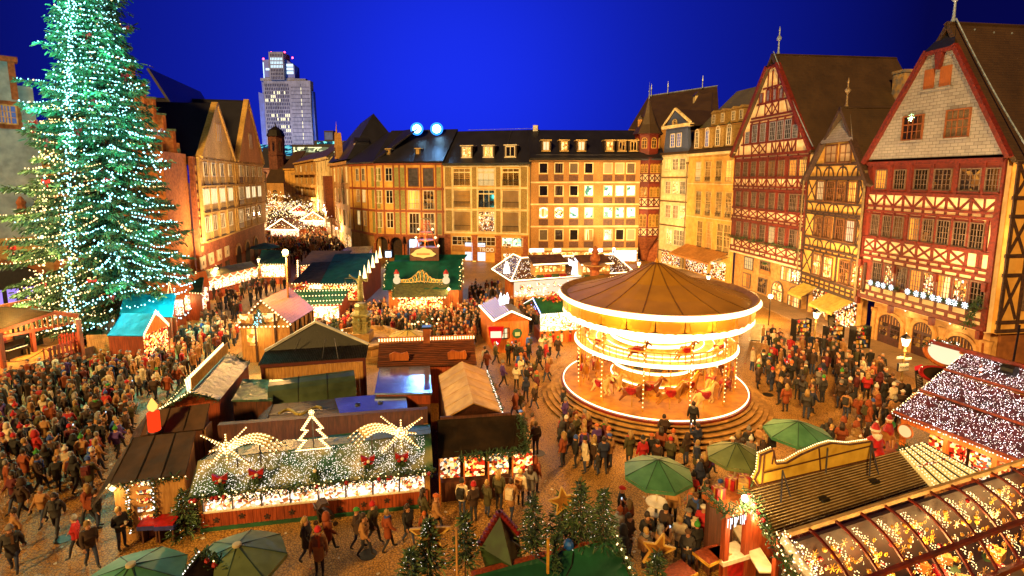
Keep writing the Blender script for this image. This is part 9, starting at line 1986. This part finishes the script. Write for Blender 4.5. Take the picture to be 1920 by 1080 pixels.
COATW=['black']*8+['dark brown']*9+['charcoal']*5+['navy']*2+['olive']*4+['red']*3+['tan']*7+['cream']*3+['grey']*2+['blue']+['maroon']*2+['purple']+['rust']*5
HATW=['brown hair']*4+['fair hair']*3+['grey hair']*2+['long brown hair']*3+['long fair hair']*3+['long grey hair']+['knit hat']*5+['bobble hat']*2+['fur hood']*2+['flat cap']*2
HATC={'red':'b8141a','grey':'78716a','white':'d8d0c0','black':'1e1a18','green':'3c8c2c','brown':'5a3a1e','blue':'2c4c98','orange':'c46020'}
pr=random.Random(21)
REG=[# pixel polygon of the feet, people, phrase, main facing (degrees, 0 = away from us), spread, poses
    ([(0,725),(150,705),(215,690),(330,650),(300,700),(200,760),(0,800)],78,'watching the stage',60,50,'standing'),
    ([(330,650),(400,600),(455,640),(430,655),(330,740),(290,760),(250,740)],78,'behind the tarpaulin hut',20,40,'walking'),
    ([(0,800),(200,760),(265,750),(250,810),(205,905),(170,940),(90,920),(0,960)],92,'in packed left crowd',15,60,'walking'),
    ([(0,965),(100,940),(185,960),(225,1000),(205,1060),(60,1078),(0,1078)],9,'at lower left corner',200,90,'walking'),
    ([(395,562),(480,537),(560,540),(500,556),(450,602),(410,595)],46,'by olive roofed counters',-20,60,'standing'),
    ([(560,612),(640,600),(720,588),(880,588),(905,625),(880,660),(740,655),(600,640)],185,'just beyond the fountain',0,80,'standing'),
    ([(880,548),(935,548),(955,560),(900,620),(880,590)],40,'left of shield hut',10,60,'walking'),
    ([(935,588),(1070,575),(1010,590),(1005,640),(970,590)],40,'before hipped bulb stall',0,60,'standing'),
    ([(905,690),(985,662),(1050,665),(1045,715),(1005,770),(1010,850),(985,880),(960,760),(930,720)],34,'in lane beside carousel',10,90,'walking'),
    ([(1040,770),(1070,800),(1150,845),(1150,890),(1100,900),(1040,870)],22,'by left carousel steps',-60,40,'standing'),
    ([(835,925),(985,900),(1012,925),(960,975),(870,990)],25,'at the dark canopy',0,50,'standing'),
    ([(560,1008),(660,1000),(815,978),(845,1010),(760,1030),(620,1060),(560,1060)],10,'before long lit stall',90,60,'walking'),
    ([(1170,870),(1300,860),(1330,845),(1300,875),(1210,890)],9,'before front carousel steps',0,60,'standing'),
    ([(1425,640),(1520,655),(1640,690),(1675,740),(1715,790),(1660,825),(1560,790),(1480,790),(1440,730)],120,'before timbered houses',30,90,'standing'),
    ([(1300,895),(1420,860),(1600,830),(1640,850),(1450,880),(1320,920)],26,'behind yellow sign board',0,90,'holding a cup'),
    ([(1175,960),(1300,940),(1340,930),(1395,985),(1370,1060),(1300,1078),(1170,1078),(1150,1000)],34,'at right drinking tables',0,180,'holding a cup'),
    ([(1395,700),(1425,690),(1440,720),(1405,745)],5,'right of carousel rim',90,40,'standing')]
def inside(p,poly):
    c=False; n=len(poly)
    for i in range(n):
        (x0,y0),(x1,y1)=poly[i],poly[i-1]
        if(y0>p[1])!=(y1>p[1])and p[0]<(x1-x0)*(p[1]-y0)/(y1-y0)+x0:c=not c
    return c
def clear_spots():
    dg=bpy.context.evaluated_depsgraph_get(); dg.update(); eye=Vector((0,0,CAMZ)); out=[]; taken=[]
    for ri,(poly,n,ph,face,spread,pose)in enumerate(REG):
        xs,ys=[p[0]for p in poly],[p[1]for p in poly]; got=0
        Y0,Y1=gp(900,max(ys)).y,gp(900,min(ys)).y
        for _ in range(n*30):
            if got>=n:break
            Y=pr.uniform(Y0,Y1); py=PY0-FPX*(Vector((0,Y,-CAMZ)).dot(CU)/Vector((0,Y,-CAMZ)).dot(CF)); px=pr.uniform(min(xs),max(xs))
            if not inside((px,py),poly):continue
            p=gp(px,py)
            if any((p.x-q.x)**2+(p.y-q.y)**2<.30 for q in taken):continue
            h=S.ray_cast(dg,(p.x,p.y,12),(0,0,-1))
            if h[0]and h[1].z>.25:continue
            bad=False
            for a in range(6):
                d=Vector((math.cos(a*PI/3),math.sin(a*PI/3),0)); hh=S.ray_cast(dg,(p.x,p.y,1.0),d,distance=.34)
                if hh[0]:bad=True
            if bad:continue
            vis=0
            for z in(1.65,1.2):
                t=Vector((p.x,p.y,z)); d=t-eye; hh=S.ray_cast(dg,eye,d.normalized(),distance=d.length-.3)
                if not hh[0]:vis+=1
            if not vis:continue
            taken.append(p); got+=1; out.append((d.length,p,ri,h[1].z if h[0]else 0))
    return sorted(out,key=lambda t:t[0])
def person(p,ri,extra,z=0.0,pose=None,coat=None,hat=None,hatc=None,face=None,scale=None):
    poly,n,ph,f0,sp,mp=REG[ri]if ri is not None else(None,0,extra,0,60,'standing')
    pose=pose or(mp if pr.random()<.6 else pr.choice(['standing','hands in pockets','holding a cup','walking','taking a picture']))
    coat=coat or pr.choice(COATW); hat=hat or pr.choice(HATW); jn=pr.choice(('','','blue'))
    o=link('person',BODIES[pose,jn],None,(p.x,p.y,z)); o.rotation_euler=(0,0,PI+math.radians(-(face if face is not None else f0+pr.uniform(-sp,sp)))); s=scale or pr.uniform(.93,1.06); o.scale=(s*pr.uniform(.95,1.1),s*pr.uniform(.95,1.1),s)
    long=pr.random()<.35; c=link('coat',COATS[pose,int(long)],o); c.color=hx(CC[coat])
    hc=''
    h=link(HATS[hat].name.split('.')[0],HATS[hat],o)
    if 'hair' not in hat:
        if hat=='fur hood':hc=''; h.color=c.color
        else:hc=hatc or pr.choice(list(HATC)); h.color=hx(HATC[hc])
    ex=''
    if pr.random()<.28:q=link('scarf',SCARF,o); q.color=hx(HATC[pr.choice(list(HATC))])
    r=pr.random()
    if r<.13:q=link('backpack',PACK,o); q.color=hx(CC[pr.choice(COATW)]); ex=' with backpack'
    elif r<.24:q=link('shoulder_bag',BAG,o); q.color=hx(CC[pr.choice(COATW)]); ex=' with shoulder bag'
    if pose=='holding a cup':link('cup',CUP,o)
    if pose=='taking a picture':link('phone',PHONE,o)
    if long and('long' in hat or coat=='dark brown'):ex=''
    what=hat if 'hair' in hat or hat=='fur hood' else hc+' '+hat
    if s<.8:what=what; 
    head=('child' if s<.8 else 'person')+' in '+('long ' if long else '')+coat+' coat, '+what+ex
    return o,head,pose,ph
def crowd():
    spots=clear_spots(); near,far=spots[:292],spots[292:]; made=[]
    for d,p,ri,z in near:
        kid=pr.random()<.07; made.append(person(p,ri,'',z,scale=pr.uniform(.62,.75)if kid else None))
    # a few the photograph shows clearly
    for(x,y,z,kw,ph)in((1243,835,.55,dict(pose='hands in pockets',coat='dark brown',hat='brown hair',face=0),'alone mid carousel steps'),(1298,812,.85,dict(pose='standing',coat='black',hat='brown hair',face=20),'on top carousel step'),(1131,887,0,dict(pose='walking',coat='navy',hat='brown hair',face=0),'walking towards left carousel steps'),(1112,880,0,dict(pose='walking',coat='dark brown',hat='long fair hair',face=10),'walking beside a navy coat'),
                              (186,990,0,dict(pose='standing',coat='black',hat='brown hair',face=60),'alone left of brown stall'),(230,1030,0,dict(pose='holding a cup',coat='black',hat='fair hair',face=110),'before brown stall shelves'),(600,1078,0,dict(pose='standing',coat='tan',hat='knit hat',hatc='red',face=170),'facing us, bottom edge'),(1490,1095,0,dict(pose='standing',coat='red',hat='knit hat',hatc='red',face=30),'bottom right, glass vault'),(1260,985,0,dict(pose='standing',coat='tan',hat='knit hat',hatc='green',face=20),'by lone parasol table')):
        made.append(person(gp(x,y,z),None,ph,z,**kw))
    # one label each; people that still read alike are told apart by their order from the left
    by={}
    for o,head,pose,ph in made:by.setdefault((head,ph),[]).append(o)
    for(head,ph),os_ in by.items():
        os_.sort(key=lambda o:o.location.x/o.location.y)
        for i,o in enumerate(os_):
            w='' if len(os_)==1 else(' left one,',' right one,')[i]if len(os_)==2 else ' '+('first','second','third','fourth','fifth','sixth','seventh','eighth','ninth','tenth','eleventh','twelfth')[min(i,11)]+' from left,'
            tag(o,' '.join((head+','+w+' '+ph).split()[:16]),'person','people at the market')
    # everybody further off reads as one crowd
    cr=MB(); ms=[mat('crowd_'+k.replace(' ','_'),hx(v),None,9,.8)for k,v in CC.items()]; kk=list(CC)
    pts=[(p,z,ri)for d,p,ri,z in far]; rs=random.Random(5)
    for _ in range(900):
        t=rs.random()**1.25; a,c=Vector((-46,94,0)),Vector((-97,206,0)); q=lerp(a,c,t); w=16-3*t; pts.append((q+Vector((rs.uniform(2,w),rs.uniform(-3,3),0)),0,None))
    for _ in range(120):q=gp(rs.uniform(500,690),rs.uniform(478,500)); pts.append((q,0,None))
    for p,z,ri in pts:
        m=ms[kk.index(rs.choice(COATW))]; j=rs.choice((JEAN,JEAN,JEAN2)); x,y=p.x,p.y; h=rs.uniform(.93,1.06); a=rs.uniform(0,3.1); hd=rs.choice(HAIRS+[ms[kk.index(rs.choice(COATW))]])
        cs,sn=math.cos(a),math.sin(a); st=rs.uniform(.0,.16)
        for s in(-1,1):cr.tube((x+s*.1*cs-s*st*sn,y+s*.1*sn+s*st*cs,z),(x+s*.08*cs,y+s*.08*sn,z+.85*h),.06,j,4,.08,False)
        o=len(cr.v); pf=((.21,.17,.72),(.17,.14,1.1),(.23,.15,1.34),(.12,.09,1.45))
        for(rx,ry,zz)in pf:
            for k in range(6):b=k*PI/3; u,v=rx*math.cos(b),ry*math.sin(b); cr.v.append((x+u*cs-v*sn,y+u*sn+v*cs,z+zz*h))
        mi=cr.k(m)
        for r_ in range(3):
            for k in range(6):cr.f.append([o+r_*6+k,o+r_*6+(k+1)%6,o+(r_+1)*6+(k+1)%6,o+(r_+1)*6+k]); cr.mi.append(mi)
        cr.f.append([o+18+k for k in range(6)]); cr.mi.append(mi)
        for s in(-1,1):cr.tube((x+s*.24*cs,y+s*.24*sn,z+1.38*h),(x+s*.27*cs+.08*sn,y+s*.27*sn-.08*cs,z+.9*h),.06,m,4,.045,False)
        cr.ball((x,y,z+1.6*h),.105,SKIN,6,4,1.2); cr.ball((x+.02*sn,y+.03,z+1.66*h),.112,hd,6,3,.9)
    o=cr.build('crowd',kind='stuff'); o['label']='distant crowd filling the street mouth and the gaps between the far stalls'; o['category']='crowd'
crowd()
